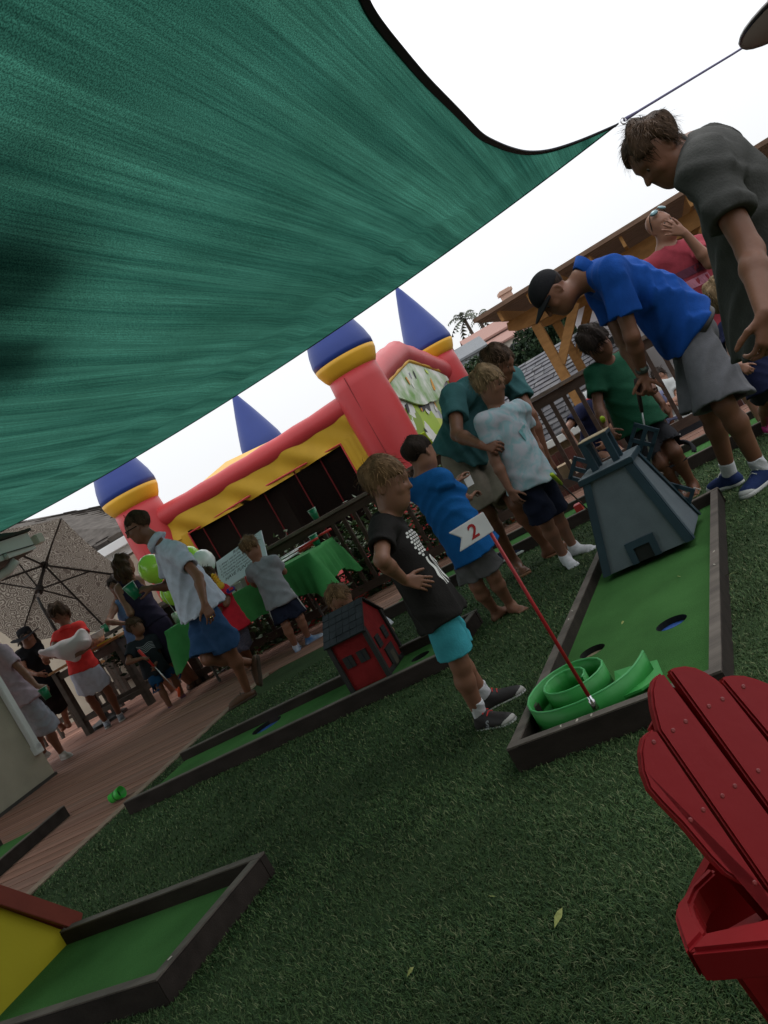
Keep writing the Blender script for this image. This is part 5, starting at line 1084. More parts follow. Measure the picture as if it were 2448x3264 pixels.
            Ls = r.uniform(.08, .22, (ns, 1)) * hh * (th_ / .05) ** .5 * st.get('slen', 1.); nw = nrm_ @ HF; fw = flow @ HF; sdv = np.cross(nw, fw); sdv /= np.linalg.norm(sdv, axis=1)[:, None] + 1e-6; wd = max(.0011, D * .0003)
            lift = r.uniform(.0, .42, (ns, 1)) * st.get('lift', .6)
            a = Pp - nw * .006; b = Pp + fw * Ls * .55 + nw * Ls * lift * .5; e = Pp + fw * Ls + nw * Ls * lift * .35
            SV = np.stack([a - sdv * wd, a + sdv * wd, b - sdv * wd, b + sdv * wd, e], 1).reshape(-1, 3); k = np.arange(ns) * 5 + len(V)
            allF = [tuple(x) for x in Q] + [f for i in k for f in ((i, i + 1, i + 3, i + 2), (i + 2, i + 3, i + 4))]; V2 = np.vstack([V, SV]); me = mkmesh('hair', V2, allF, [hm, mat('hair_light_' + col, tuple(min(1, x * 1.9) for x in HAIRC[col]), .6, .4, 20, spec=.15)], [0] * len(Q) + [int(x) for x in np.repeat(r.random(ns) < .4, 2)], smooth=True)
        else: me = mkmesh('hair', V, Q, hm, smooth=True)
        link('hair', me, root)
    J3['ct'] = ct; J3['root'] = root; J3['HF'] = HF; J3['hh'] = hh; J3['fu'] = fu; J3['ru'] = ru; J3['at'] = at_; J3['fl'] = fl_; J3['st'] = st; J3['body'] = body
    return J3
# ================================================================== green party table with cups, putters and the rules board
m_cloth = mat('green_tablecloth', (.05, .25, .07), .8, .15, 6, .25, 30, .15); m_cup = mat('cup_green', (.006, .17, .07), .35, .05, 5); m_rim = mat('cup_rim', (.55, .7, .6), .4); m_tub = mat('clear_plastic', (.5, .52, .52), .15, .1, 8, alpha=.55)
TB0, TB1, TWN, TWF, TZ = 3.55, 5.38, 7.55, 8.2, .745
tb = thing('party_table', 'long folding table under a green paper tablecloth in front of the railing', 'table', uw(4.5, 7.9, 0))
MB().box(uw((TB0 + TB1) / 2, (TWN + TWF) / 2, TZ - .02), (TB1 - TB0, TWF - TWN, .035), U3, W3).build('table_top', mat('table_white', (.5, .5, .48), .5), tb)
m_leg = mat('table_leg', (.05, .04, .035), .5)
for u in (TB0 + .22, TB1 - .22):
    for w_ in (TWN + .06, TWF - .06): MB().tube([uw(u, w_, TZ - .03), uw(u, w_, .02)], .014, 8).build('leg', m_leg, tb)
    MB().tube([uw(u, TWN + .06, .18), uw(u, TWF - .06, .18)], .01, 8).build('leg_brace', m_leg, tb)
def cloth():
    nu, per = 70, []
    e = .018; loop = []
    def drop_at(t): return .36 + .02 * math.sin(9 * t)
    u0, u1, w0, w1 = TB0 - .015, TB1 + .015, TWN - .015, TWF + .015
    ring = [(u, w0) for u in np.linspace(u1, u0, 60)] + [(u0, w) for w in np.linspace(w0, w1, 24)[1:]] + [(u, w1) for u in np.linspace(u0, u1, 60)[1:]] + [(u1, w) for w in np.linspace(w1, w0, 24)[1:-1]]
    n = len(ring); V = []; c = A((u0 + u1) / 2, (w0 + w1) / 2)
    for k in range(9):
        t = k / 8
        for i, (u, w_) in enumerate(ring):
            corner = math.exp(-((min(abs(u - u0), abs(u - u1)) + min(abs(w_ - w0), abs(w_ - w1))) / .1) ** 2); out = .012 + (.03 * math.sin(i * .9) ** 2 + .02 * math.sin(i * .37)) * t + corner * .10 * t
            d = A(0, 0)
            if abs(w_ - w0) < 1e-6: d = d + A(0, -1)
            if abs(w_ - w1) < 1e-6: d = d + A(0, 1)
            if abs(u - u0) < 1e-6: d = d + A(-1, 0)
            if abs(u - u1) < 1e-6: d = d + A(1, 0)
            d = d / (np.linalg.norm(d) + 1e-9); q = A(u, w_) + d * out * min(1, t * 3); L = .33 + corner * .12 + .012 * math.sin(i * .5)
            V.append(uw(q[0], q[1], TZ + .004 - L * t if k else TZ + .004))
    Fc = [(k * n + i, k * n + (i + 1) % n, (k + 1) * n + (i + 1) % n, (k + 1) * n + i) for k in range(8) for i in range(n)]; Fc.append(tuple(range(n))[::-1])
    o = link('tablecloth', mkmesh('tablecloth', V, Fc, m_cloth, smooth=False)); o.data.polygons.foreach_set('use_smooth', np.array([True] * (len(Fc) - 1) + [False])); tag(o, 'bright green paper tablecloth hanging over the party table', 'tablecloth')
cloth()
def cup(loc, label, tilt=(0, 0, 1), s=1., m=None, group=None):
    t = thing('cup', label, 'cup', loc, 0, group); ax = nrm(tilt); c = A(*loc)
    MB().lathe([(.031 * s, .012), (.031 * s, 0), (.033 * s, .0), (.047 * s, .117 * s), (.045 * s, .117 * s), (.03 * s, .006)], c, ax, 22).build('cup_wall', m or m_cup, t, True)
    MB().lathe([(.045 * s, .116 * s), (.049 * s, .116 * s), (.0495 * s, .121 * s), (.045 * s, .121 * s), (.045 * s, .116 * s)], c, ax, 22).build('rim', m_rim, t, True); return t
def up_at(px, py, w_):  # where the sight line meets the wall of depth w_
    d = ray(px, py); tt = w_ / (d[0] * W2[0] + d[1] * W2[1]); return O3 + d * tt
p = up_at(1012, 1658, 8.38); cup(A(p[0], p[1], .984), 'green paper cup standing on the railing above the table end')
p = up_at(1010, 1731, 7.98); cup(A(p[0], p[1], TZ + .006), 'green paper cup on the right end of the green table')
p = up_at(790, 1858, 7.75); cup(A(p[0], p[1], TZ + .006), 'green paper cup on the table between the rules board and the grey shirted boy', s=1.05)
p = up_at(799, 1700, 7.0)
cl_ = thing('fallen_cup', 'bright green plastic cup lying on its side on the deck beside the lawn', 'cup', gz(362, 2540, .0))
cq = gz(355, 2546, .042); axd = nrm(at(383, 2520, cq[1] - .03) - cq); axd = nrm(A(axd[0], axd[1], .12)); m_lcup = mat('lime_cup', (.04, .42, .05), .35)
MB().lathe([(.03, .01), (.03, 0), (.033, 0), (.035, .05), (.0355, .052), (.042, .105), (.04, .105), (.03, .01)], cq, axd, 22).build('cup_wall', m_lcup, cl_, True); MB().lathe([(.0335, .045), (.0365, .046), (.0365, .054), (.034, .055)], cq, axd, 22).build('band', mat('dark_green', (.01, .08, .02), .4), cl_, True)
# tubs and bits on the table
def tub(loc, sx, sy, sz, label):
    t = thing('plastic_tub', label, 'plastic tub', loc); c = A(*loc); b = MB()
    b.add([c + U3 * x * k + W3 * y * k + A(0, 0, z) for z, k in ((0, .86), (sz, 1)) for x, y in ((-sx, -sy), (sx, -sy), (sx, sy), (-sx, sy))], [(0, 1, 2, 3), (0, 4, 5, 1), (1, 5, 6, 2), (2, 6, 7, 3), (3, 7, 4, 0)]); b.build('tub_wall', m_tub, t)
    MB().tube([c + U3 * x + W3 * y + A(0, 0, sz) for x, y in ((-sx, -sy), (sx, -sy), (sx, sy), (-sx, sy))], .006, 6, closed=True).build('rim', m_rim, t)
p = up_at(760, 1875, 7.68); tub(A(p[0], p[1], TZ + .006), .075, .055, .07, 'clear plastic tub on the green table in front of the rules board, left one')
p = up_at(783, 1863, 7.7); tub(A(p[0], p[1], TZ + .006), .05, .05, .085, 'smaller clear plastic tub beside the green cup in front of the rules board')
def can(loc, label):
    t = thing('drink_can', label, 'can', loc); MB().lathe([(.026, 0), (.033, .008), (.033, .105), (.026, .118)], loc, n=20).build('can_wall', mat('can_silver', (.5, .52, .48), .3, .5, 30, metal=.6, col2=(.12, .3, .12)), t, True); MB().lathe([(0, .117), (.025, .117), (.027, .119), (.027, .116)], loc, n=20).build('lid', mat('steel', (.6, .6, .62), .25, metal=1), t, True)
p = up_at(571, 1985, 7.72); can(A(p[0], p[1], TZ + .006), 'silver drink can on the left end of the green table')
# rules board
TL, TR, BLc = at(688, 1792, 8.92), at(832, 1690, 8.66), at(704, 1888, 8.58); BR = TR + BLc - TL
rbd = thing('rules_board', 'white board with handwritten golf rules leaning against the railing on the table', 'board', (TL + BR) / 2)
bx_, by_ = nrm(TR - TL), nrm(BLc - TL); bw, bh = np.linalg.norm(TR - TL), np.linalg.norm(BLc - TL); bn_ = nrm(np.cross(bx_, by_)); bn_ = bn_ if bn_[1] < 0 else -bn_
MB().prism([TL, TR, BR, BLc], -bn_ * .008).build('panel', mat('board_white', (.62, .66, .72), .5, .03), rbd)
m_ink = mat('marker_ink', (.02, .02, .035), .6)
for txt, x, y, sz, sh_ in (('Rules', .37, .12, .062, .35), ('1. Always wait for the flag', .05, .235, .037, .3), ('2. Adult 1 putt penalty on last to wait', .06, .335, .036, .3), ('3. You must hit 4 meters from side', .07, .435, .036, .3), ('4. No swinging Clubs above waist', .06, .535, .036, .3), ('5. Don\'t stay Putt no more', .09, .625, .036, .3), ('HAVE FUN', .13, .775, .066, .2), ('And no cutting', .58, .70, .034, .3), ('in line', .6, .78, .034, .3)):
    V, Fc = textmesh(txt, sz, sh_, .0004); r_ = random.Random(txt); sk = .02
    MB().add([TL + bx_ * (x * bw + v[0] * .93) + by_ * (y * bh - v[1] - v[0] * sk + .002 * math.sin(v[0] * 60)) + bn_ * .0012 for v in V], Fc).build('handwriting', m_ink, rbd)
# putters
m_shaft = mat('putter_shaft', (.55, .55, .56), .3, metal=.8); m_redp = mat('red_plastic', (.60, .035, .03), .4); m_lime2 = mat('lime_grip', (.45, .62, .02), .45); m_org = mat('orange_head', (.85, .11, .03), .4); m_gshaft = mat('graphite_shaft', (.10, .09, .085), .4)
def putter(label, top, end, headdir, grip, head, shaft, gl=.24, thin=1., group=None, steel=True):
    t = thing('putter', label, 'putter', (A(*top) + A(*end)) / 2, 0, group); top, end = A(*top), A(*end); d = nrm(end - top)
    MB().tube([top, top + d * .02, top + d * gl], [.012 * thin, .0135 * thin, .0105 * thin], 10).build('grip', grip, t, True); MB().tube([top + d * gl, end], .0052 * thin, 8).build('shaft', shaft, t, True)
    hd_ = nrm(headdir); hb = MB(); pr = [end - hd_ * .055, end + hd_ * .055]; hb.tube([end - d * .045, end - d * .005], [.009, .011], 8); hb.tube([end - hd_ * .06, end - hd_ * .05, end, end + hd_ * .05, end + hd_ * .06], [.006, .014, .017, .014, .006], 10); hb.build('head', head, t, True); return t
for i, (a0, a1, w0, w1) in enumerate([(3.98, 4.25, 7.62, 8.1), (3.9, 4.3, 7.6, 7.95), (4.05, 4.36, 7.72, 8.15), (3.86, 4.18, 7.58, 7.9), (3.75, 4.1, 7.66, 8.05)]):
    hl = uw(a1, w0, TZ + .03 + .012 * i); gl_ = uw(a0 - .3, w1 + .05, TZ + .035 + .012 * i)
    putter(('red gripped toy putter lying on the green table, nearest the table edge', 'red putter on the table under the other red putters', 'red putter lying furthest back on the green table', 'red putter on the table beside the grey shirted boy', 'red putter on the table nearest the green cup')[i], gl_, hl, A(.2, -.3, .9) if i % 2 else A(-.5, .2, .6), m_redp, m_redp, m_shaft, .22, 1, 'red putters on the party table')
# balloons
def balloon(c, r, m, label):
    t = thing('balloon', label, 'balloon', c); MB().lathe([(0, r * 1.08), (r * .35, r * 1.02), (r * .7, r * .78), (r * .95, r * .32), (r * .99, -.02), (r * .9, -r * .42), (r * .66, -r * .82), (r * .34, -r * 1.1), (r * .1, -r * 1.24)], c, n=28).build('skin', m, t, True)
    MB().lathe([(r * .09, -r * 1.23), (r * .05, -r * 1.27), (r * .12, -r * 1.34)], c, n=10).build('knot', m, t, True); MB().tube([A(*c) - A(0, 0, r * 1.3), A(*c) - A(.03, .02, r * 2.3), A(*c) - A(0, .03, c[2] - .76)], .002, 4).build('string', m_rim, t)
m_bl = mat('balloon_lime', (.42, .82, .07), .22, .04, 2, spec=.5, coat=.3); m_bw = mat('balloon_white', (.8, .84, .8), .22, .03, 2, spec=.5, coat=.3)
balloon(at(484, 1812, 8.75), .138, m_bl, 'bright lime green balloon behind the white polo man'); balloon(at(650, 1790, 8.9), .118, m_bw, 'white balloon between the polo man and the rules board'); balloon(at(608, 1778, 9.0), .115, m_bl, 'green balloon mostly hidden behind the man\'s shoulder beside the white balloon'); balloon(at(545, 1890, 8.9), .115, m_bl, 'green balloon showing low behind the polo man\'s belly')
# ================================================================== bar table, stools, bar counter with plants
m_bar = wood('dark_teak', (.075, .062, .05), .25); m_bart = wood('teak_top', (.30, .155, .06), .25)
bt0, bt1 = at(385, 2068, 10.5), at(200, 2180, 11.0); zt_ = .92; bq = A(bt0[0], bt0[1], 0); bd = nrm(A(bt1[0] - bt0[0], bt1[1] - bt0[1], 0)); bdn = A(-bd[1], bd[0], 0); bdn = bdn if bdn[1] > 0 else -bdn
bt = thing('bar_table', 'high wooden bar table with orange brown top and slatted end panel', 'table', bq + bd * .6)
for k in range(5): MB().box(bq + bd * .62 + bdn * (.06 + .13 * k) + A(0, 0, zt_), (1.36, .122, .03), bd, bdn).build('slat', m_bart, bt, bevel=.003)
for a in (.04, 1.2):
    for b in (.03, .58): MB().box(bq + bd * a + bdn * b + A(0, 0, .45), (.085, .085, .9), bd, bdn).build('leg', m_bar, bt, bevel=.004)
for b in (.03, .58):
    for z in (.83, .2): MB().box(bq + bd * .62 + bdn * b + A(0, 0, z), (1.1, .03, .09 if z > .5 else .06), bd, bdn).build('apron', m_bar, bt)
for a in (.04, 1.2):
    for z in (.83, .2): MB().box(bq + bd * a + bdn * .3 + A(0, 0, z), (.03, .5, .09 if z > .5 else .06), bd, bdn).build('end_rail', m_bar, bt)
def stool(loc, rz, label):
    t = thing('bar_stool', label, 'stool', loc, rz, 'slat backed wooden bar stools on the deck'); X, Y = A(math.cos(rz), math.sin(rz), 0), A(-math.sin(rz), math.cos(rz), 0); c = A(*loc)
    for i in range(4): MB().box(c + Y * (-.15 + .1 * i) + A(0, 0, .66), (.4, .085, .025), X, Y).build('seat_slat', m_bart, t, bevel=.003)
    for a in (-.18, .18):
        for b in (-.18, .18): MB().box(c + X * a + Y * b + A(0, 0, .53 if b > 0 else .325), (.042, .042, 1.06 if b > 0 else .65), X, Y).build('leg', m_bar, t, bevel=.003)
    for z in (.2, .6): 
        for b in (-.18, .18): MB().box(c + Y * b + A(0, 0, z), (.34, .02, .045), X, Y).build('rail', m_bar, t)
        for a in (-.18, .18): MB().box(c + X * a + A(0, 0, z + .06), (.02, .34, .04), X, Y).build('rail', m_bar, t)
    for z in (.74, 1.04): MB().box(c + Y * .18 + A(0, 0, z), (.34, .025, .055), X, Y).build('back_rail', m_bar, t)
    for i in range(7): MB().box(c + Y * .18 + X * (-.135 + .045 * i) + A(0, 0, .89), (.016, .014, .26), X, Y).build('back_slat', m_bar, t)
s0 = gz(395, 2225, 0); stool(A(s0[0] - .05, s0[1] + .35, 0), 2.6, 'bar stool at the right end of the bar table'); s1 = gz(345, 2260, 0); stool(A(s1[0], s1[1] + .2, 0), 2.2, 'bar stool between the red woman and the bar table'); s2 = gz(215, 2345, 0); stool(A(s2[0] - .1, s2[1] + .1, 0), 2.75, 'bar stool with orange brown arm in front of the hat woman'); s3 = gz(455, 2190, 0); stool(A(s3[0] - .1, s3[1] + .5, 0), 1.2, 'bar stool behind the boy with the orange putter')
pbn = thing('plant_counter', 'dark wooden counter with trough of plants against the garden wall', 'counter', at(390, 2040, 12.0) * A(1, 1, 0)); pcq = at(392, 2045, 12.0); 
MB().box(A(pcq[0] + .1, pcq[1] + .1, 1.0), (1.5, .34, .05), bd, bdn).build('counter_top', m_bar, pbn, bevel=.004); [MB().box(A(pcq[0] + .1, pcq[1] + .1, .49) + bd * a + bdn * b, (.06, .06, .97), bd, bdn).build('leg', m_bar, pbn) for a in (-.68, .68) for b in (-.12, .12)]; MB().box(A(pcq[0] + .1, pcq[1] + .1, .86), (1.3, .03, .1), bd, bdn).build('apron', m_bar, pbn)
shrub(A(pcq[0] + .15, pcq[1] - .22, .45), .45, .3, 77, 'dark leafy trough plant in front of the counter behind the boy with the orange putter', 0, m_lv, 700, .04)
p = at(343, 2022, 11.9); cup(A(p[0], p[1] + .05, 1.027), 'small green cup standing on the plant counter behind the red woman')
p = at(318, 2085, 10.7); t_ = thing('serving_tub', 'large translucent plastic bowl on the bar table', 'bowl', A(p[0], p[1], zt_ + .017)); MB().lathe([(.10, 0), (.12, .01), (.19, .15), (.2, .155), (.195, .16), (.115, .015)], A(p[0], p[1], zt_ + .017), n=26).build('bowl', m_tub, t_, True); MB().lathe([(.13, .012), (.16, .09), (.08, .1), (0, .1)], A(p[0], p[1], zt_ + .02), n=20).build('contents', mat('salad', (.4, .2, .12), .8, .4, 30), t_, True)
p = at(352, 2080, 10.45); MB().beam(A(p[0] - .1, p[1], zt_ + .026), A(p[0] + .08, p[1] + .05, zt_ + .026), .03, .018).build('tongs', mat('yellow_plastic', (.6, .42, .03), .4)); tag(bpy.data.objects['tongs'], 'yellow serving tongs on the bar table beside the plastic bowl', 'tongs')
# black bag on the floor under the table
b_ = Sdf(.014); bp_ = gz(330, 2262, 0) + A(0, .9, 0); b_.cone(bp_ + A(-.15, 0, .12), bp_ + A(.15, .05, .12), .14, .15, .05); b_.cone(bp_ + A(0, 0, .15), bp_ + A(0, 0, .36), .12, .05, .08); b_.cut(bp_ + A(0, 0, .004), A(0, 0, -1)); b_.nz = folds(.02, 16); o = sdf_obj('rubbish_bag', b_, mat('bag_black', (.012, .012, .014), .35, .2, 10), None); tag(o, 'black bag lying on the deck under the bar table', 'bag')
# ================================================================== patio umbrella
uh = at(142, 1797, 11.9); lh = at(157, 1868, 11.52); uax = nrm(A(.17, .78, .60)); lh = uh - uax * .5
um = thing('patio_umbrella', 'tilted patio umbrella with taupe scroll patterned canopy and dark ribs', 'umbrella', A(lh[0], lh[1], 0))
mu = bpy.data.materials.new('umbrella_print'); mu.use_nodes = True; nn = mu.node_tree; L = nn.links.new; pbs = nn.nodes['Principled BSDF']; pbs.inputs['Roughness'].default_value = .9; pbs.inputs['Specular IOR Level'].default_value = .1
tc = nn.nodes.new('ShaderNodeTexCoord'); nz = nn.nodes.new('ShaderNodeTexNoise'); nz.inputs['Scale'].default_value = 9; mm = nn.nodes.new('ShaderNodeMix'); mm.data_type = 'RGBA'; mm.inputs['Factor'].default_value = .05; L(tc.outputs['Object'], mm.inputs['A']); L(tc.outputs['Object'], nz.inputs['Vector']); L(nz.outputs['Color'], mm.inputs['B'])
v1 = nn.nodes.new('ShaderNodeTexVoronoi'); v1.inputs['Scale'].default_value = 11; L(mm.outputs['Result'], v1.inputs['Vector']); ma = nn.nodes.new('ShaderNodeMath'); ma.operation = 'MULTIPLY'; ma.inputs[1].default_value = 30; L(v1.outputs['Distance'], ma.inputs[0]); sn = nn.nodes.new('ShaderNodeMath'); sn.operation = 'SINE'; L(ma.outputs[0], sn.inputs[0])
rm = nn.nodes.new('ShaderNodeValToRGB'); rm.color_ramp.elements[0].position = .35; rm.color_ramp.elements[1].position = .55; rm.color_ramp.elements[0].color = (.13, .108, .09, 1); rm.color_ramp.elements[1].color = (.36, .33, .28, 1); L(sn.outputs[0], rm.inputs[0]); L(rm.outputs[0], pbs.inputs['Base Color'])
tlu = nn.nodes.new('ShaderNodeBsdfTranslucent'); L(rm.outputs[0], tlu.inputs[0]); msu = nn.nodes.new('ShaderNodeMixShader'); msu.inputs[0].default_value = .35; L(pbs.outputs[0], msu.inputs[1]); L(tlu.outputs[0], msu.inputs[2]); L(msu.outputs[0], nn.nodes['Material Output'].inputs[0])
ux = nrm(np.cross(A(0, 1, 0), uax)) * -1; ux = nrm(A(1, 0, 0) - uax * uax[0]); uy = np.cross(uax, ux); RR = 1.22; rimc = uh - uax * .42
tips = []
for k in range(6):
    a = math.radians((24, 78, 140, 200, 262, 318)[k]); tips.append(rimc + RR * (ux * math.cos(a) + uy * math.sin(a)))
for k in range(6):
    a, b = tips[k], tips[(k + 1) % 6]; V = []; N = 8
    for j in range(N + 1):
        for i in range(N + 1):
            t, s = j / N, i / N; e = cm(a, b, s); e = e + (rimc - e) * .05 * math.sin(math.pi * s); p = cm(uh + uax * .02, e, t) - uax * (.05 * math.sin(math.pi * s) * t * (1.2 - t)); V.append(p)
    Fc = [(j * (N + 1) + i, j * (N + 1) + i + 1, (j + 1) * (N + 1) + i + 1, (j + 1) * (N + 1) + i) for j in range(N) for i in range(N)]
    link('canopy_panel', mkmesh('canopy_panel', V, Fc, mu, smooth=True), um)
    m_rib = mat('rib_dark', (.02, .017, .015), .5)
    rb2 = MB().beam(uh - uax * .03, a - uax * .02, .018, .022, uax).build('rib', m_rib, um); MB().beam(lh, cm(uh, a, .5) - uax * .03, .014, .016, uax).build('strut', m_rib, rb2)
MB().lathe([(.05, -.03), (.05, .03)], uh - uax * .02, uax, 14).build('upper_hub', m_rib, um); MB().lathe([(.05, -.05), (.055, .03), (.04, .06)], lh, uax, 14).build('lower_hub', m_rib, um)
kn_ = lh - uax * .18 - A(0, 0, .12)
MB().tube([uh, lh - uax * .16, kn_, A(kn_[0], kn_[1], 0)], [.019, .019, .02, .021], 12).build('pole', m_rib, um, True); MB().tube([lh - uax * .09, lh - uax * .16], .021, 12).build('pole_ring', mat('steel', (.6, .6, .62), .25, metal=1), um)
MB().lathe([(.28, 0), (.27, .04), (.05, .09), (.03, .2)], A(kn_[0], kn_[1], 0), n=24).build('base', m_rib, um)
# ================================================================== things behind the railing on the right, box, bottles
bx2 = thing('white_bench', 'white painted bench end seen through the railing behind the man in grey shorts', 'bench', at(2160, 1345, 10.2)); wb0 = at(2165, 1330, 10.2)
MB().box(wb0, (.55, .3, .12), U3, W3).build('seat_board', m_white, bx2, bevel=.01); MB().box(wb0 + A(.1, 0, -.35), (.5, .25, .5), U3, W3).build('bench_base', mat('dark_box', (.02, .02, .026), .7), bx2)
cr_ = thing('cedar_step', 'golden wooden step boards under the pergola', 'steps', at(2105, 1225, 13)); c0 = at(2105, 1228, 13)
for k in range(3): MB().box(c0 + A(0, -.15 * k, -.1 * k), (2.2, .16, .05), pdir, pn).build('board', m_ced, cr_)
pbx = MB().box(gz(1932, 1488, .3) * A(1, 1, 0) + A(.1, 2.2, .16), (.34, .2, .22), U3, W3).build('paper_bag', mat('kraft_paper', (.36, .26, .16), .9, .1, 6)); tag(pbx, 'brown paper bag on the ground behind the windmill', 'bag')
bo_ = thing('green_bottle', 'green plastic bottle held by the crouching person in the navy shirt', 'bottle', at(1868, 1430, 9.2)); q = at(1868, 1440, 9.2)
MB().lathe([(.035, -.09), (.04, -.08), (.04, .03), (.016, .07), (.016, .1)], q, nrm(A(-.25, 0, 1)), 16).build('bottle', mat('bottle_green', (.12, .5, .2), .2, .1, alpha=.85), bo_, True); MB().lathe([(.02, .09), (.02, .12), (0, .12)], q, nrm(A(-.25, 0, 1)), 14).build('cap', mat('cap_green', (.01, .2, .05), .4), bo_, True)
cu_ = thing('paper_cup', 'white paper cup with red band behind the railing above the navy shirted person', 'cup', at(1873, 1250, 9.4)); q = at(1876, 1262, 9.4); MB().lathe([(.03, -.08), (.042, .06), (.04, .06)], q, nrm(A(.1, 0, 1)), 18).build('cup_wall', mat('paper_white', (.75, .75, .74), .6), cu_, True); MB().lathe([(.034, -.06), (.0375, -.02)], q, nrm(A(.1, 0, 1)), 18).build('band', m_redp, cu_, True)
# shoes left on the deck behind the far lane
m_navyshoe = mat('navy_shoe', (.02, .03, .08), .7)
for i, (px, py, dr) in enumerate([(1560, 1770, .4), (1595, 1752, -.3), (1640, 1610, .9)]):
    g0 = gz(px, py, .1); r0 = thing('loose_shoe', ('empty navy blue shoe on the deck behind the far lane, left one', 'empty navy blue shoe next to the left one on the deck behind the far lane', 'pale empty shoe by the railing behind the teal man')[i], 'shoe', g0 * A(1, 1, 0)); shoe_parts(r0, A(g0[0], g0[1], .075), A(g0[0] + .15 * math.cos(dr), g0[1] + .15 * math.sin(dr), .02), .95, 'sneaker', h=.007, mats=[m_navyshoe if i < 2 else m_white, m_white])
# leaves fallen on the lawn
m_fl = mat('dry_leaf', (.32, .34, .10), .7, .3, 20)
for i, (px, py, s) in enumerate([(1568, 2858, .012), (1780, 2925, .028), (2330, 1830, .03), (1985, 1985, .012), (1308, 3098, .014), (2165, 1838, .012)]):
    c = gz(px, py, .03 if i not in (3, 5) else .034); r_ = random.Random(i); a = (.9 if i == 1 else r_.uniform(0, 3)); X = A(math.cos(a), math.sin(a), .12); Y = A(-math.sin(a), math.cos(a), 0)
    o = MB().add([c - X * s, c + Y * s * .3 + A(0, 0, .004), c + X * s * .4 + Y * s * .18 + A(0, 0, .006), c + X * s, c + X * s * .3 - Y * s * .25, c - Y * s * .3], [(0, 1, 5), (1, 2, 4, 5), (2, 3, 4)]).build('fallen_leaf', m_fl)
    tag(o, ('short pale leaf on the lawn in the middle foreground', 'long curled yellow green leaf on the lawn left of the red chair', 'pale oval leaf on the lawn right of the windmill lane', 'tiny leaf on the lane carpet in front of the windmill', 'tiny pale leaf on the lawn low in the centre', 'tiny leaf on the windmill lane by its right board')[i], 'leaf')
# ================================================================== red chair, lower right
m_chr = mat('chair_red', (.32, .013, .018), .42, .08, 4, .06, 40, .22)
ch = thing('red_chair', 'red plastic slatted children\'s chair in the lower right corner of the lawn', 'chair', A(.30, 1.25, 0))
lat = nrm(A(1, .30, 0)); fac = A(lat[1], -lat[0], 0); upb = nrm(A(0, 0, 1) - fac * .42); bnm = nrm(np.cross(lat, upb)); bnm = bnm if bnm[1] < 0 else -bnm; bp0 = A(.2, 1.13, .35)
def onback(x, y, off=0.):
    d = ray(1900 + x * .5714, 2000 + y * .5714); p0_ = bp0 + bnm * off; return O3 + d * (((p0_ - O3) @ bnm) / (d @ bnm))
SL = [[(332, 566), (950, 1470), (1300, 1990), (1300, 2040), (959, 1500), (730, 1372), (640, 1282), (480, 1092), (375, 985), (300, 900), (262, 800), (250, 690), (264, 612), (298, 574)],
      [(352, 572), (318, 440), (308, 350), (322, 290), (348, 257), (374, 249), (959, 1035), (1300, 1496), (1300, 1950), (962, 1452)],
      [(408, 238), (440, 222), (500, 212), (560, 222), (620, 250), (680, 290), (716, 322), (959, 630), (1300, 1038), (1300, 1455), (962, 1000)],
      [(708, 300), (700, 284), (722, 272), (760, 265), (830, 266), (900, 285), (959, 308), (1100, 390), (1240, 520), (1300, 640), (1300, 1005), (962, 602)]]
for k, pl_ in enumerate(SL):
    P = [onback(*p) for p in pl_]; so2 = MB().prism(P, -bnm * .021).build('slat', m_chr, ch, bevel=.0035)
    for x, y in ([(322, 640), (527, 1075), (598, 1018)], [(430, 575), (500, 525), (705, 940), (775, 885), (885, 1425)], [(630, 440), (706, 400), (905, 800)], [(822, 330)])[k]:
        MB().lathe([(0, .0010), (.0022, .0010), (.0036, .0002), (.0036, -.003)], onback(x, y), bnm, 12).build('screw', mat('chair_screw', (.27, .035, .035), .3), so2)
P = [onback(*p, off=-.024) for p in [(300, 560), (420, 330), (640, 400), (900, 480), (1300, 900), (1300, 2000), (900, 1430)]]
MB().prism(P, -bnm * .012).build('back_panel', m_chr, ch)
def flat6(x, y, z): return gz(1900 + x * .5714, 2000 + y * .5714, z)
za = .335
MB().prism([flat6(*p, za) for p in [(625, 1330), (540, 1420), (440, 1545), (433, 1610), (460, 1700), (497, 1806), (602, 1692), (548, 1600), (527, 1530), (562, 1450), (668, 1350)]], A(0, 0, -.046)).build('arm', m_chr, ch, bevel=.005)
MB().prism([flat6(*p, za + .002) for p in [(499, 1807), (604, 1693), (959, 1612), (1400, 1512), (1400, 1690), (959, 1762)]], A(0, 0, -.05)).build('front_rail', m_chr, ch, bevel=.006)
l0, l1_ = at(1900 + 742 * .5714, 2000 + 1935 * .5714, 1.13), at(1900 + 1400 * .5714, 2000 + 1700 * .5714, 1.13)
MB().prism([A(l0[0], 1.12, .287), A(l1_[0], 1.12, .287), A(l1_[0] - .03, 1.12, 0), A(l0[0] + .03, 1.12, 0)], A(0, .03, 0)).build('leg', m_chr, ch, bevel=.006)
sp_ = [(640, 1300), (575, 1420), (520, 1540), (560, 1660), (620, 1730), (959, 1660), (1300, 1560), (1300, 1300), (900, 1300)]
MB().prism([at(1900 + x * .5714, 2000 + y * .5714, 1.235) for x, y in sp_], A(0, .02, 0)).build('seat', m_chr, ch)
MB().prism([A(.36, 1.30, .0), A(.39, 1.30, 0), A(.39, 1.30, .3), A(.36, 1.30, .3)], A(0, .25, 0)).build('leg', m_chr, ch)
DBG = False
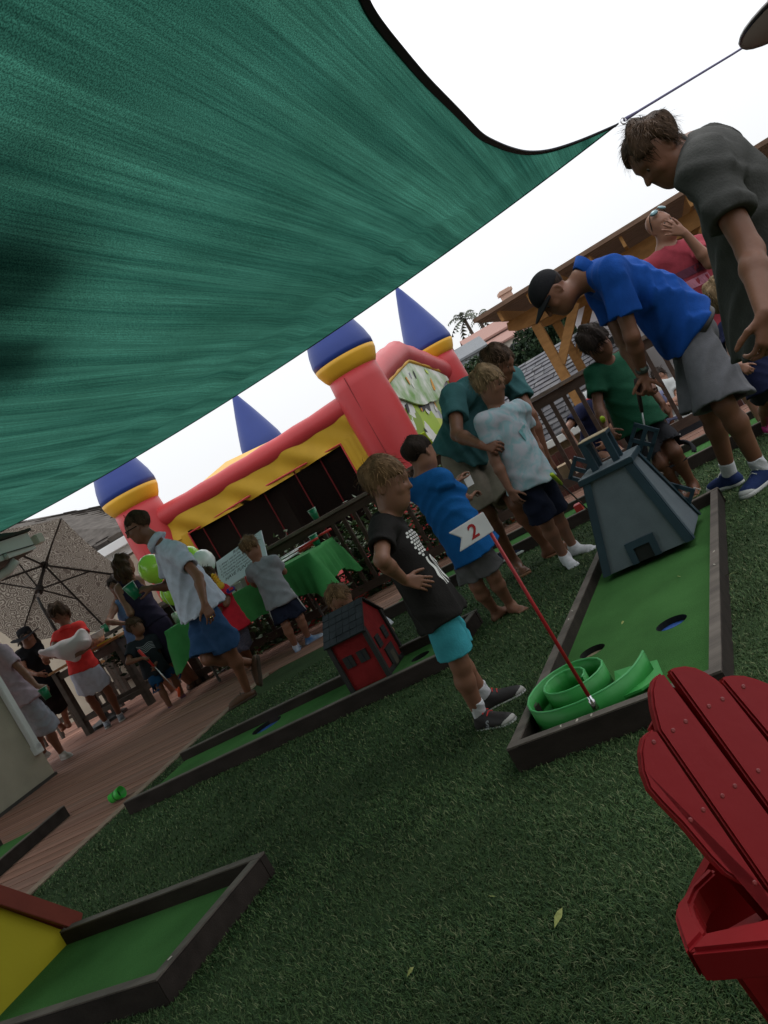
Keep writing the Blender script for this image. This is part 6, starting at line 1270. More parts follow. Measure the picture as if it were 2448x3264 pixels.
m_black = smat('shirt_black', (.017, .015, .014)); m_turq = smat('shorts_turquoise', (.05, .33, .38), fold=0) if False else smat('shorts_turquoise', (.05, .32, .38)); m_bluet = smat('shirt_blue', (.006, .095, .30)); m_greysh = smat('shorts_grey', (.10, .098, .10)); m_teal = smat('shirt_teal', (.045, .13, .135)); m_khaki = smat('shorts_khaki', (.27, .23, .18)); m_navy = smat('shorts_navy', (.010, .013, .028)); m_polo = smat('polo_blue', (.008, .066, .31)); m_gsh2 = smat('shorts_mid_grey', (.115, .115, .125)); m_gtee = smat('shirt_green', (.011, .075, .038)); m_char = smat('shorts_charcoal', (.022, .022, .026)); m_redt = smat('shirt_red', (.26, .035, .05)); m_gry = smat('shirt_charcoal', (.060, .060, .056)); m_navyt = smat('shirt_navy', (.010, .013, .042)); m_wpolo = smat('polo_white', (.52, .56, .66)); m_denim = smat('shorts_denim', (.020, .058, .135), col2=(.032, .08, .18)); m_ltgrey = smat('shirt_light_grey', (.24, .25, .27)); m_red2 = smat('shirt_bright_red', (.52, .02, .035)); m_coral = smat('polo_coral', (.68, .045, .04)); m_skirtw = smat('skirt_white', (.52, .56, .66)); m_lav = smat('shirt_lavender', (.52, .42, .50)); m_shw = smat('shorts_white', (.42, .46, .55)); m_dress = smat('dress_black', (.008, .008, .010)); m_tank = smat('dress_dark_purple', (.022, .016, .038)); m_lblue = smat('tank_blue', (.13, .22, .42)); m_plaid = smat('shorts_plaid', (.06, .07, .12), col2=(.2, .2, .26), scale=40, stretch=(1, 1, 6)); m_pale = smat('pants_pale', (.33, .40, .38)); m_whitet = smat('shirt_white', (.6, .62, .66)); m_sock = smat('sock_white', (.6, .6, .62)); m_belt = mat('belt_black', (.012, .01, .009), .5)
m_tie = bpy.data.materials.new('shirt_tie_dye'); m_tie.use_nodes = True; nn = m_tie.node_tree; L = nn.links.new; b_ = nn.nodes['Principled BSDF']; b_.inputs['Roughness'].default_value = .85; b_.inputs['Specular IOR Level'].default_value = .15
tc = nn.nodes.new('ShaderNodeTexCoord'); nz = nn.nodes.new('ShaderNodeTexNoise'); nz.inputs['Scale'].default_value = 13; nz.inputs['Distortion'].default_value = 1.5; L(tc.outputs['Object'], nz.inputs['Vector']); r_ = nn.nodes.new('ShaderNodeValToRGB'); e = r_.color_ramp.elements; e[0].position = .36; e[0].color = (.27, .42, .45, 1); e[1].position = .62; e[1].color = (.43, .44, .48, 1); L(nz.outputs[0], r_.inputs[0]); L(r_.outputs[0], b_.inputs['Base Color'])
m_brown = mat('leather_brown', (.085, .038, .018), .5, .2, 14, .2, 90, .4); m_sole = mat('sole_dark', (.05, .032, .02), .7); m_wsole = mat('sole_white', (.52, .52, .5), .5); m_canvas = smat('canvas_blue', (.016, .03, .10)); m_ff = mat('flipflop_tan', (.30, .14, .07), .7); m_ffs = mat('flipflop_strap', (.22, .10, .06), .6); m_orangeff = mat('flipflop_orange', (.6, .2, .08), .6); m_bs_ = mat('shoe_black', (.018, .014, .014), .6); m_grysh = mat('shoe_grey', (.18, .20, .23), .6, .4, 40); m_cream = mat('shoe_cream', (.45, .43, .40), .6); m_pinksh = mat('shoe_pink', (.6, .03, .22), .5)
BARE = dict(barefoot=True)
# ---- boy in the black shirt, hand on hip
J = dict(head=(1236, 1543, -.01), neck=(1246, 1640, 0), pel=(1372, 1905, 0), sR=(1222, 1688, -.10), sL=(1240, 1676, .105), eR=(1216, 1786, -1), wR=(1290, 1850, 1), eL=(1330, 1780, 1), wL=(1390, 1860, 1), hR=(1380, 1930, -.065), hL=(1392, 1924, .065),
         kR=(1466, 2116, -1), aR=(1533, 2283), tR=(1655, 2284), kL=(1475, 2105, 1), aL=(1552, 2222), tL=(1632, 2210))
st = dict(face=(.93, -.30, -.36), skin='b', hair=('sand', 'short', .04), slen=1.0, lift=.5, strands=1500, hairline=(.25, -.20), shirt=dict(mat=m_black, hem=.15, sleeve=.62, sw=1.12, loose=.012, bflat=.78, rib=m_black, seed=3.), shorts=dict(mat=m_turq, len=.83, loose=.02, flare=1.05),
          shoe=('sneaker', [m_bs_, m_wsole, m_cream, m_redp], m_sock, .3), handR=(1373, 1860, .0, (0, -1, .25), -1, .3, .10), shoescale=1.14, handL=(1400, 1900, 0, (0, 1, 0), 1, .4), hh=.203, dbg=DBG)
B1 = person('boy in black shirt with white print and turquoise shorts, hand on hip', 1.10, 3.3, J, st, .0042)
# print on the chest: rows of white ovals above wavy stripes
sh_ = st['_shirt']; ce = at(1372, 1790, 3.1); fu_, at__, ru_ = B1['fu'], B1['at'], B1['ru']; pts, fcs = [], []
cen = (B1['sR'] + B1['sL']) / 2 * .42 + B1['pel'] * .58 + fu_ * .4; m_pr = mat('print_white', (.55, .55, .53), .8)
def oval(x, y, a, b):
    k = len(pts); [pts.append(cen + ru_ * (x + a * math.cos(t)) + at__ * (y + b * math.sin(t))) for t in np.linspace(0, 6.283, 12, endpoint=False)]; fcs.append(tuple(range(k, k + 12)))
for r in range(9):
    for c in range(7): 
        if r < 8 or c in (0, 3, 6): oval(-.060 + .02 * c + (.01 if r % 2 else 0), .125 - .0125 * r, .0085, .0052)
for c in range(5):
    k = len(pts); n = 14
    for i in range(n): y = .012 - .0098 * i; x = -.052 + .026 * c + .004 * math.sin(i * .9); pts += [cen + ru_ * (x - .0065) + at__ * y, cen + ru_ * (x + .0065) + at__ * y]
    fcs += [(k + 2 * i, k + 2 * i + 1, k + 2 * i + 3, k + 2 * i + 2) for i in range(n - 1)]
decal(sh_, pts, fcs, None, -fu_, m_pr, 'chest_print', sh_)
for s_ in 'RL':                                              # striped sock tops and shoe mark
    a0, k0 = B1['a' + s_], B1['k' + s_]; d = nrm(k0 - a0)
    for i, (m, z) in enumerate(((m_navy, .012), (m_redp, .019), (m_navy, .026))): MB().lathe([(.0268, -.0025), (.0272, 0), (.0268, .0025)], a0 + d * (z + .012), d, 18).build('sock_stripe', m, B1['root'])
V, Fc = textmesh('S', .035, .35, .0015); d = nrm(B1['tR'] - B1['aR']); d = nrm(A(d[0], d[1], 0)); nv = A(d[1], -d[0], 0); nv = nv if nv[1] < 0 else -nv
shs = [c for c in B1['root'].children if c.name.startswith('shoe')]; c0 = B1['aR'] + d * .035 - Z3 * .034 + nv * .2
decal(shs[0], [c0 + d * v[0] + Z3 * v[1] for v in V], Fc, None, -nv, mat('print_grey', (.3, .3, .31), .6), 'logo', shs[0])
# ---- boy in the blue shirt, seen from behind
J = dict(head=(1340, 1449, .0), neck=(1345, 1528, 0), pel=(1476, 1700, 0), sR=(1402, 1528, -.07), sL=(1313, 1560, .06), eR=(1472, 1588, 1), wR=(1496, 1588, 1), eL=(1400, 1620, 1), wL=(1455, 1540, 1), hR=(1497, 1712, -.04), hL=(1466, 1728, .04), kR=(1578, 1842, -1), aR=(1628, 1928), tR=(1708, 1942), kL=(1518, 1868, -1), aL=(1580, 1948), tL=(1618, 1944))
st = dict(face=(.72, .62, -.22), skin='b', hair=('dark', 'short', .03), hairline=(.27, -.22), slen=.4, shirt=dict(mat=m_bluet, hem=.21, sleeve=.78, sw=1.25, loose=.03, seed=5., fold=.012), shorts=dict(mat=m_greysh, len=.85, loose=.025, flare=1.12), barefoot=True, handR=(.6, .6, .15, (-.3, 0, 1), -1, .6), handL=(.7, .5, .4, (0, 0, 1), 1, .5), hh=.205, dbg=DBG)
B2 = person('barefoot boy in blue shirt and grey shorts seen from behind', 1.16, 4.75, J, st)
pc_ = at(1478, 1530, 4.95); o = MB().prism([pc_, pc_ + A(.05, .02, .03), pc_ + A(.045, .03, -.05), pc_ + A(.0, .01, -.05)], A(.001, .002, 0)).build('score_card', mat('paper_white', (.75, .75, .74), .6)); tag(o, 'white score card held by the boy in the blue shirt', 'card')
# ---- man in the teal shirt
J = dict(head=(1590, 1164, -.32), neck=(1535, 1205, -.16), pel=(1472, 1435, 0), sR=(1448, 1268, -.26), sL=(1628, 1206, .02), eR=(1457, 1385, -1), wR=(1532, 1418, -1), eL=(1692, 1325, -1), wL=(1742, 1462, -1), hR=(1452, 1458, -.06), hL=(1538, 1446, .08), kR=(1543, 1618, -1), aR=(1642, 1797), tR=(1690, 1832), kL=(1640, 1590, -1), aL=(1745, 1742), tL=(1845, 1728))
st = dict(face=(.62, -.55, -.55), up=(.25, -.2, 1), skin='a', hair=('brown', 'short', .055), shirt=dict(mat=m_teal, hem=.035, sleeve=.58, sw=1.15, loose=.02, seed=7., fold=.013), shorts=dict(mat=m_khaki, len=.86, loose=.03, flare=1.15), bend=.03, shoe=('flipflop', [m_ff, m_ffs]), handR=(1590, 1425, -.05, (0, -1, .3), -1, .7), handL=(1766, 1505, 0, (.4, -.8, .2), 1, 1.0), hipdir=(-.5, -.8, 0), belly=True, dbg=DBG)
B3 = person('man in teal shirt, khaki shorts and flip flops bending over the boy', 1.80, 5.8, J, st)
# ---- boy in pale tie dye shirt
J = dict(head=(1561, 1228, -.02), neck=(1588, 1318, 0), pel=(1682, 1515, 0), sR=(1545, 1350, -.09), sL=(1655, 1310, .06), eR=(1578, 1468, -1), wR=(1625, 1562, -1), eL=(1700, 1405, 1), wL=(1745, 1495, -1), hR=(1672, 1532, -.06), hL=(1716, 1512, .06), kR=(1742, 1668, -1), aR=(1801, 1775), tR=(1838, 1808), kL=(1774, 1648, -1), aL=(1828, 1742), tL=(1905, 1740))
st = dict(face=(.72, -.52, -.38), skin='b', hair=('ash', 'short', .075), shirt=dict(mat=m_tie, hem=.09, sleeve=.55, sw=1.12, loose=.022, rib=m_navy, seed=9.), shorts=dict(mat=m_navy, len=.9, loose=.02, flare=1.1), shoe=('sock', m_sock, .1), barefoot=True, handR=(1652, 1605, 0, (-.5, -.7, 0), -1, .5), handL=(1762, 1520, 0, (.5, -.6, .3), 1, 1.1), hh=.213, dbg=DBG)
B4 = person('blond boy in pale blue tie dye shirt, navy shorts and white socks', 1.28, 5.2, J, st)
sh_ = st['_shirt']; q = at(1690, 1375, 5.0); o = decal(sh_, [q + A(x, 0, z) for x, z in ((-.03, .03), (.035, .05), (.04, -.02), (-.02, -.04))], [(0, 1, 2, 3)], None, A(-.1, 1, 0), smat('pocket_teal', (.16, .36, .37)), 'pocket', sh_, .004)
putter('putter with yellow green grip pointing at the windmill, held by the tie dye boy', at(1758, 1512, 5.0), gz(1905, 1655, .06), A(.6, .3, 0), m_lime2, m_gshaft, m_gshaft, .2)
# ---- man in the blue polo, bending over his putter
def cap_x(J3r, mcap):
    ct, HF, hh = J3r['ct'], J3r['HF'], J3r['hh']; R_, F_, U_ = HF; c = Sdf(.006); c.ell(ct(0, -.05, .19), HF, A(.36, .45, .37) * hh, 0); c.cut(ct(0, 0, .12), -U_ + F_ * .12); o = sdf_obj('cap', c, mcap, J3r['root']); V = []; Fc = []; n = 12
    for i in range(n + 1):
        t = -1 + 2 * i / n; a = t * 1.15; r0, r1 = .40, .40 + .36 * (1 - .55 * t * t)
        for r in (r0, r1): V.append(ct(math.sin(a) * .36 * (r / .40) ** .6, math.cos(a) * r - .01, .19 - .06 * (r - r0) / .36 - .07 * t * t))
    Fc = [(2 * i, 2 * i + 1, 2 * i + 3, 2 * i + 2) for i in range(n)]; m = MB(); m.add(V, Fc); m.add([np.asarray(v) - U_ * .006 for v in V], [f[::-1] for f in Fc]); m.build('brim', mcap, o, True)
J = dict(head=(1762, 938, 0), neck=(1868, 880, 0), pel=(2176, 1042, 0), sL=(1948, 872, -.19), sR=(1905, 900, .17), eL=(2014, 1072, -1), wL=(2050, 1190, 1), eR=(1985, 1085, -1), wR=(2046, 1200, -1), hL=(2205, 1052, -.1), hR=(2195, 1062, .1), kL=(2310, 1298, -1), aL=(2427, 1500), tL=(2330, 1610), kR=(2262, 1318, -1), aR=(2327, 1512), tR=(2255, 1562))
st = dict(face=(-.72, -.08, -.62), up=(-.62, 0, .78), skin='a', hair=('dark', 'short', .005), strands=0, bend=.045, shirt=dict(mat=m_polo, hem=.03, bflat=.76, sleeve=.66, sw=1.25, loose=.035, collar=True, seed=11., fold=.012), shorts=dict(mat=m_gsh2, len=.98, loose=.035, flare=1.22, belt=m_belt, belt_at=-.028, top=.1, seed=4., fold=.011), shoe=('canvas', [m_canvas, m_wsole, m_wsole, m_wsole], m_sock, .2), handL=(2068, 1250, .0, (.6, -.6, .2), 1, 1.15), handR=(2062, 1255, .0, (-.7, -.5, .2), -1, 1.15), hipdir=(.05, 1, 0), hh=.245, dbg=DBG)
B5 = person('man in royal blue polo, grey shorts and dark cap bending over his putter', 1.83, 4.7, J, st)
cap_x(B5, smat('cap_dark', (.014, .014, .016)))
wv = nrm(B5['eL'] - B5['wL']); wc_ = B5['wL'] + wv * .035; w_o = MB().lathe([(.032, -.012), (.036, -.006), (.036, .006), (.032, .012)], wc_, wv, 18).build('watch', mat('watch_strap', (.05, .06, .05), .5), B5['root'], True); MB().lathe([(.019, 0), (.019, .009), (.016, .011), (0, .011)], wc_ + A(-.005, -.033, .004), A(0, -1, .1), 18).build('watch_face', mat('watch_glass', (.10, .14, .12), .1, metal=.3), w_o)
hm_ = B5['wL'] + nrm(at(2066, 1250, B5['wL'][1]) - B5['wL']) * .08
putter('putter with red tipped grip held by the man in the blue polo', hm_ + A(-.03, 0, .07), at(2084, 1522, 4.98), A(.6, -.5, 0), mat('grip_dark', (.05, .03, .03), .6), m_gshaft, m_shaft, .2)
# ---- boy in the green shirt
J = dict(head=(1898, 1093, -.05), neck=(1938, 1163, 0), pel=(2030, 1335, 0), sR=(1896, 1195, -.02), sL=(1995, 1150, .06), eR=(1908, 1300, -1), wR=(1934, 1372, -1), eL=(2062, 1222, 1), wL=(2110, 1285, -1), hR=(2012, 1360, -.02), hL=(2062, 1335, .04), kR=(2108, 1480, -1), aR=(2165, 1560), tR=(2178, 1590), kL=(2160, 1450, -1), aL=(2207, 1542), tL=(2206, 1578))
st = dict(face=(-.22, -.86, -.45), up=(-.2, 0, 1), skin='c', hair=('dark', 'bowl', .07), hairline=(.14, -.3), shirt=dict(mat=m_gtee, hem=.1, sleeve=.6, sw=1.15, loose=.025, seed=13.), shorts=dict(mat=m_char, len=1.08, loose=.04, flare=1.35, fold=.013), shoe=('flipflop', [m_ff, m_cream]), handR=(1952, 1388, -.02, (-.6, -.6, .3), -1, 1.1), handL=(2127, 1305, 0, (.5, -.6, .2), 1, .8), hipdir=(-.95, -.25, 0), hh=.215, dbg=DBG)
B6 = person('dark haired boy in green shirt and charcoal shorts holding a putter', 1.27, 5.35, J, st)
putter('yellow green gripped putter with red shaft held by the boy in green', at(1919, 1332, 5.12), gz(2022, 1545, .03), A(.6, .4, 0), m_lime2, m_redp, m_redp, .24, 1.15)
# ---- man in red shirt with hand over his face
J = dict(head=(2108, 722, -.02), neck=(2122, 800, 0), pel=(2262, 1000, 0), sR=(2062, 868, .02), sL=(2222, 790, -.05), eL=(2262, 838, -1), wL=(2182, 742, -1), eR=(2085, 985, 1), wR=(2160, 1090, -1), kR=(2430, 1330, -1), kL=(2470, 1310, -1), aR=(2520, 1480), tR=(2520, 1530), aL=(2560, 1460), tL=(2570, 1510))
st = dict(face=(.30, -.93, .02), up=(-.12, 0, 1), skin='b', hair=('grey', 'none'), shirt=dict(mat=m_redt, hem=.14, sleeve=.6, sw=1.2, loose=.03, seed=15., fold=.011), shorts=dict(mat=m_char, len=.9, loose=.03), handL=(2110, 722, -.03, (-.15, -.95, .1), 1, .12, .2), shoe=('sneaker', [m_bs_, m_wsole, m_wsole]), dbg=DBG, belly=True)
B7 = person('bald man in red shirt with sunglasses on his head and hand over his face', 1.80, 6.25, J, st)
ct, hh = B7['ct'], B7['hh']; sg_ = MB(); 
for s in (-1, 1): sg_.lathe([(0, .014), (.026, .011), (.033, 0), (0, -.002)], ct(s * .17, .25, .44), B7['HF'][1] * .7 + B7['HF'][2] * .7 + B7['HF'][0] * .3 * s, 14, flat=.7)
sgo = sg_.build('sunglasses', mat('lens_grey', (.12, .2, .22), .06, metal=.5), B7['root'], True); fr2 = MB(); fr2.tube([ct(-.34, -.05, .02), ct(-.35, .1, .3), ct(-.28, .17, .46), ct(-.06, .25, .50), ct(.06, .25, .50), ct(.28, .17, .46), ct(.35, .1, .3), ct(.34, -.05, .02)], .004, 6); fr2.build('frame', m_belt, sgo)
sh_ = st['_shirt']; cen = B7['sR'] * .3 + B7['sL'] * .3 + B7['pel'] * .4 + B7['fu'] * .6
for m, y0, y1, x0, x1 in ((smat('print_maroon', (.12, .035, .06)), .09, .03, -.10, .16), (smat('print_pink', (.42, .16, .22)), .005, -.06, -.12, .12)):
    P_ = []; F_ = []; n = 16
    for i in range(n + 1): x = x0 + (x1 - x0) * i / n; P_ += [cen + B7['ru'] * -x + B7['at'] * y0, cen + B7['ru'] * -x + B7['at'] * y1]
    F_ = [(2 * i, 2 * i + 1, 2 * i + 3, 2 * i + 2) for i in range(n)]; decal(sh_, P_, F_, None, -B7['fu'], m, 'shirt_stripe', sh_, .004)
# ---- man in grey shirt, right edge, face in profile
J = dict(head=(2098, 492, 0), neck=(2222, 482, 0), pel=(2462, 925, .05), sL=(2250, 540, -.19), sR=(2285, 492, .16), eL=(2392, 800, -1), wL=(2438, 1000, -1), eR=(2420, 760, 1), wR=(2440, 960, 1), kL=(2620, 1200, -1), aL=(2760, 1500), tL=(2700, 1600), kR=(2640, 1190, -1), aR=(2780, 1480), tR=(2720, 1580))
st = dict(face=(-.86, .0, -.50), up=(-.50, 0, .86), skin='a', hair=('brown', 'short', .075), hairline=(.36, -.18), sweep=1.0, lift=.55, slen=.8, strands=1500, shirt=dict(mat=m_gry, hem=.16, sleeve=.62, sw=1.12, loose=.03, seed=17., fold=.012, rib=m_gry), shorts=dict(mat=m_pale, len=1.2, loose=.03), handL=(2446, 1090, 0, (.3, -.9, 0), 1, .8), hipdir=(.05, 1, 0), bend=.03, hh=.222, shoe=('sneaker', [m_bs_, m_wsole, m_wsole]), dbg=DBG)
B8 = person('man in charcoal shirt at the right edge leaning forward, face in profile', 1.80, 2.95, J, st, .0062)
# ---- girl with the yellow green grip
J = dict(head=(2302, 938, 0), neck=(2345, 1008, 0), pel=(2425, 1175, 0), sR=(2318, 1050, -.02), sL=(2392, 1015, .08), eR=(2336, 1128, -1), wR=(2362, 1165, -1), eL=(2415, 1075, 1), wL=(2400, 1088, -1), kR=(2440, 1285, -1), aR=(2440, 1358), tR=(2470, 1372), kL=(2470, 1280, 1), aL=(2480, 1345), tL=(2510, 1355))
st = dict(face=(.72, -.55, -.35), skin='b', hair=('ash', 'bob', .06), hairline=(.25, -.5), shirt=dict(mat=m_navyt, hem=.22, sleeve=.6, sw=1.2, loose=.03, seed=19.), shorts=dict(mat=m_char, len=.75, loose=.02), shoe=('sneaker', [m_pinksh, m_wsole, m_pinksh]), handR=(2372, 1172, -.02, (-.5, -.7, .2), -1, 1.1), handL=(2385, 1085, -.02, (0, -.7, .6), 1, .6), hh=.205, dbg=DBG)
B9 = person('blond girl in navy shirt and pink shoes holding a putter behind the grey shirted man', 1.17, 5.55, J, st)
putter('putter with yellow green grip held by the blond girl', at(2336, 1080, 5.35), gz(2452, 1330, .05), A(.6, .4, 0), m_lime2, m_gshaft, m_gshaft, .25, 1.15)
# ---- person crouching behind the railing
J = dict(head=(1905, 1265, .1), neck=(1900, 1302, 0), pel=(1905, 1420, .25), sR=(1850, 1312, .0), sL=(1945, 1285, .1), eR=(1802, 1372, -1), wR=(1848, 1432, -1), eL=(1960, 1340, -1), wL=(1935, 1410, -1), hR=(1885, 1440, .2), hL=(1935, 1415, .3), kR=(1965, 1470, -1), aR=(1975, 1510, .1, .35), tR=(1985, 1512, .1), kL=(1995, 1450, -1), aL=(2000, 1500, .1, .4), tL=(2010, 1500, .15))
st = dict(face=(.2, -.75, -.6), skin='b', hair=('dark', 'short', .04), noeyes=True, shirt=dict(mat=m_navyt, hem=.08, sleeve=.6, sw=1.2, loose=.03), shorts=dict(mat=m_char, len=1.3, loose=.03), handR=(1866, 1436, 0, (-.5, -.7, .2), -1, .9), handL=(1925, 1420, 0, (.5, -.7, 0), 1, .8), shoe=('sneaker', [m_bs_, m_wsole, m_wsole]), dbg=DBG)
B10 = person('person in navy shirt sitting bent over behind the railing holding a green bottle', 1.70, 9.35, J, st)
# ---- man in the white polo walking
J = dict(head=(440, 1681, 0), neck=(492, 1722, 0), pel=(631, 1912, 0), sL=(562, 1760, -.19), sR=(530, 1770, .18), eL=(632, 1838, -1), wL=(652, 1925, -1), eR=(540, 1868, 1), wR=(485, 1874, -1), hL=(644, 1928, -.09), hR=(632, 1930, .09), kL=(748, 2088, -1), aL=(788, 2200), tL=(724, 2262), kR=(662, 2098, 1), aR=(800, 2112, .5, .28), tR=(812, 2180, .26))
st = dict(face=(-.98, -.12, -.06), up=(.06, 0, 1), skin='a', girth=.93, hair=('brown', 'short', .03), slen=.55, strands=700, hairline=(.32, -.2), shirt=dict(mat=m_wpolo, hem=.10, sleeve=.62, sw=1.2, loose=.03, collar=True, seed=21., fold=.010), shorts=dict(mat=m_denim, len=.92, loose=.035, flare=1.08, seed=6., fold=.011), shoe=('boat', [m_brown, m_sole]), handL=(674, 1966, -.02, (.55, -.8, .1), 1, .55), handR=(452, 1878, -.01, (.2, -.5, .8), -1, .75), hipdir=(.05, 1, 0), fupR=(-.75, 0, .3), dbg=DBG)
B11 = person('man in white polo and denim shorts walking left with a green cup', 1.78, 6.75, J, st)
ct, hh = B11['ct'], B11['hh']; g = MB(); g.tube([ct(-.345, -.02, .03), ct(-.30, .3, .05), ct(-.2, .4, .06), ct(0, .43, .05), ct(.2, .4, .06), ct(.30, .3, .05), ct(.345, -.02, .03)], .0035, 6)
for s in (-1, 1): g.lathe([(0, .006), (.02, .004), (.022, 0), (0, -.001)], ct(s * .14, .40, .01), B11['HF'][1], 12, flat=.75)
g.build('sunglasses', mat('lens_dark', (.01, .01, .012), .08), B11['root'])
q = B11['wR'] + nrm(at(452, 1878, B11['wR'][1]) - B11['wR']) * .10; cup(q + A(-.035, -.02, -.05), 'dark green paper cup held out by the man in the white polo', (-.16, 0, 1), 1.08)
o = MB().lathe([(.0095, -.003), (.011, 0), (.0095, .003)], B11['wL'] + nrm(at(674, 1966, B11['wL'][1] - .02) - B11['wL']) * .105 + A(.0, -.012, 0), A(.1, 0, -1), 12).build('ring', mat('gold', (.8, .6, .25), .2, metal=1), B11['root'])
# ---- boy in light grey shirt at the table
J = dict(head=(801, 1746, 0), neck=(824, 1792, 0), pel=(882, 1894, 0), sL=(803, 1822, .02), sR=(872, 1790, .0), eL=(806, 1856, 1), wL=(815, 1868, 1), eR=(905, 1822, 1), wR=(897, 1812, 1), hL=(872, 1908, .0), hR=(903, 1892, .0), kL=(918, 2008, -1), aL=(943, 2060), tL=(950, 2066), kR=(965, 1982, 1), aR=(984, 2034), tR=(1014, 2030))
st = dict(face=(.42, .85, -.25), skin='b', hair=('sand', 'short', .065), lift=1.3, shirt=dict(mat=m_ltgrey, hem=.16, sleeve=.6, sw=1.2, loose=.03, seed=23., fold=.012), shorts=dict(mat=m_navy, len=.92, loose=.03, flare=1.2), shoe=('sock', smat('sock_blue_white', (.5, .5, .52), col2=(.04, .14, .32), scale=9), .12), barefoot=True, handL=(-.1, 1, .1, (0, 0, 1), 1, .5), handR=(.0, 1, .1, (0, 0, 1), -1, .6), hipdir=(.93, -.3, 0), hh=.205, noeyes=True, dbg=DBG)
B12 = person('boy in light grey shirt and navy shorts seen from behind at the green table', 1.20, 8.05, J, st)
for s_ in 'RL':
    a_, k_ = B12['h' + s_], B12['k' + s_]; sg = 1 if s_ == 'R' else -1; X = nrm(np.cross(k_ - a_, B12['fl'])) * -sg; X = X if np.dot(X, A(.93, -.3, 0)) * sg > 0 else -X
    MB().tube([a_ + X * .092 - Z3 * .0, cm(a_, k_, .5) + X * .096, cm(a_, k_, .9) + X * .098], .006, 6).build('side_stripe', m_wsole, st['_shorts'])
# ---- toddler behind the barn
J = dict(head=(1084, 1914, -.02), neck=(1118, 1962, .1), pel=(1170, 2060, .45), sR=(1065, 2000, .1), sL=(1182, 1958, .22), eR=(1078, 2055, -1), wR=(1110, 2085, -1), eL=(1245, 2010, -1), wL=(1250, 2050, -1), kR=(1140, 2110, -1), aR=(1190, 2100, .04, .45), tR=(1180, 2108, .35), kL=(1235, 2070, -1), aL=(1240, 2075, .04, .5), tL=(1235, 2085, .4))
st = dict(face=(-.3, -.84, -.42), up=(-.1, -.35, .9), skin='b', hair=('sand', 'short', .045), hairline=(.36, -.2), shirt=dict(mat=m_whitet, hem=.1, sleeve=.9, sw=1.3, loose=.025, seed=25., fold=.011), shorts=dict(mat=m_char, len=.9, loose=.02), barefoot=True, handR=(1125, 2095, 0, (0, -.5, .8), -1, .5), handL=(1245, 2065, 0, (0, -.6, .7), 1, .5), hh=.20, dbg=DBG)
B13 = person('blond toddler in white shirt crouching behind the red barn', 1.00, 5.55, J, st)
# ---- boy with the orange headed putter
J = dict(head=(432, 1998, 0), neck=(446, 2042, 0), pel=(482, 2108, 0), sR=(420, 2066, -.06), sL=(488, 2038, .05), eR=(408, 2112, -1), wR=(452, 2098, -1), eL=(510, 2092, 1), wL=(494, 2118, -1), hR=(470, 2122, -.05), hL=(500, 2108, .05), kR=(530, 2226, -1), aR=(548, 2262), tR=(575, 2266), kL=(560, 2190, 1), aL=(585, 2222), tL=(612, 2230))
st = dict(face=(.72, -.62, .12), skin='a', hair=('brown', 'bowl', .05), hairline=(.2, -.3), shirt=dict(mat=smat('shirt_dark_navy', (.018, .022, .028)), hem=.24, sleeve=.66, sw=1.25, loose=.035, seed=27.), shorts=dict(mat=smat('shorts_denim_blue', (.012, .06, .15)), len=1.1, loose=.035, flare=1.3), shoe=('sock', smat('sock_blue_orange', (.02, .04, .16), col2=(.35, .10, .03), scale=7), .15), barefoot=True, handR=(474, 2100, 0, (0, -.6, .8), -1, .9), handL=(492, 2130, -.01, (.4, -.8, 0), 1, 1.0), hh=.205, dbg=DBG)
B14 = person('boy in dark shirt and blue shorts holding an orange headed putter', 1.12, 9.35, J, st)
putter('putter with red grip and orange head held by the boy in the dark shirt', at(441, 2072, 9.15), at(570, 2206, 9.1), A(.45, -.3, .75), m_redp, m_org, m_shaft, .24, 1.25)
sh_ = st['_shirt']; cen = B14['sR'] * .3 + B14['sL'] * .3 + B14['pel'] * .4 + B14['fu'] * .3; P_, F_ = [], []
for r in range(5):
    k = len(P_); n = 10
    for i in range(n + 1): x = -.09 + .018 * i; y = .075 - .017 * r + .012 * math.sin(i * .7); P_ += [cen + B14['ru'] * x + B14['at'] * y, cen + B14['ru'] * x + B14['at'] * (y - .006)]
    F_ += [(k + 2 * i, k + 2 * i + 1, k + 2 * i + 3, k + 2 * i + 2) for i in range(n)]
decal(sh_, P_, F_, None, -B14['fu'], mat('print_grey', (.3, .3, .31), .6), 'shirt_print', sh_, .006)
# ---- woman in coral polo and white skirt
J = dict(head=(186, 1957, 0), neck=(212, 1998, 0), pel=(266, 2128, 0), sR=(185, 2030, .0), sL=(255, 1998, .0), eR=(165, 2085, -1), wR=(212, 2098, -1), eL=(290, 2050, -1), wL=(262, 2080, -1), hR=(256, 2140, 0), hL=(286, 2126, .0), kR=(288, 2218, -1), aR=(338, 2302), tR=(342, 2345), kL=(352, 2200, -1), aL=(382, 2280), tL=(392, 2312))
st = dict(face=(-.72, -.42, -.5), skin='a', female=True, bust=True, hair=('brown', 'bob', .09), hairline=(.24, -.55), lift=.9, slen=1.3, shirt=dict(mat=m_coral, hem=.03, sleeve=.45, sw=1.1, loose=.012, collar=True, seed=29.), skirt=dict(mat=m_skirtw, len=.70, w=.25, top=.06), shoe=('sneaker', [m_grysh, m_wsole, m_grysh, m_white], m_sock, .08), handR=(250, 2095, 0, (0, -.8, .6), -1, .5), handL=(235, 2088, -.02, (0, -.8, .4), 1, .7), noeyes=True, dbg=DBG)
B15 = person('woman in coral polo and white skirt holding a white plastic bag', 1.62, 10.35, J, st)
g = Sdf(.009); pA_, pB_, pC_ = at(135, 2080, 10.02), at(262, 2045, 10.0), at(205, 2070, 9.98)
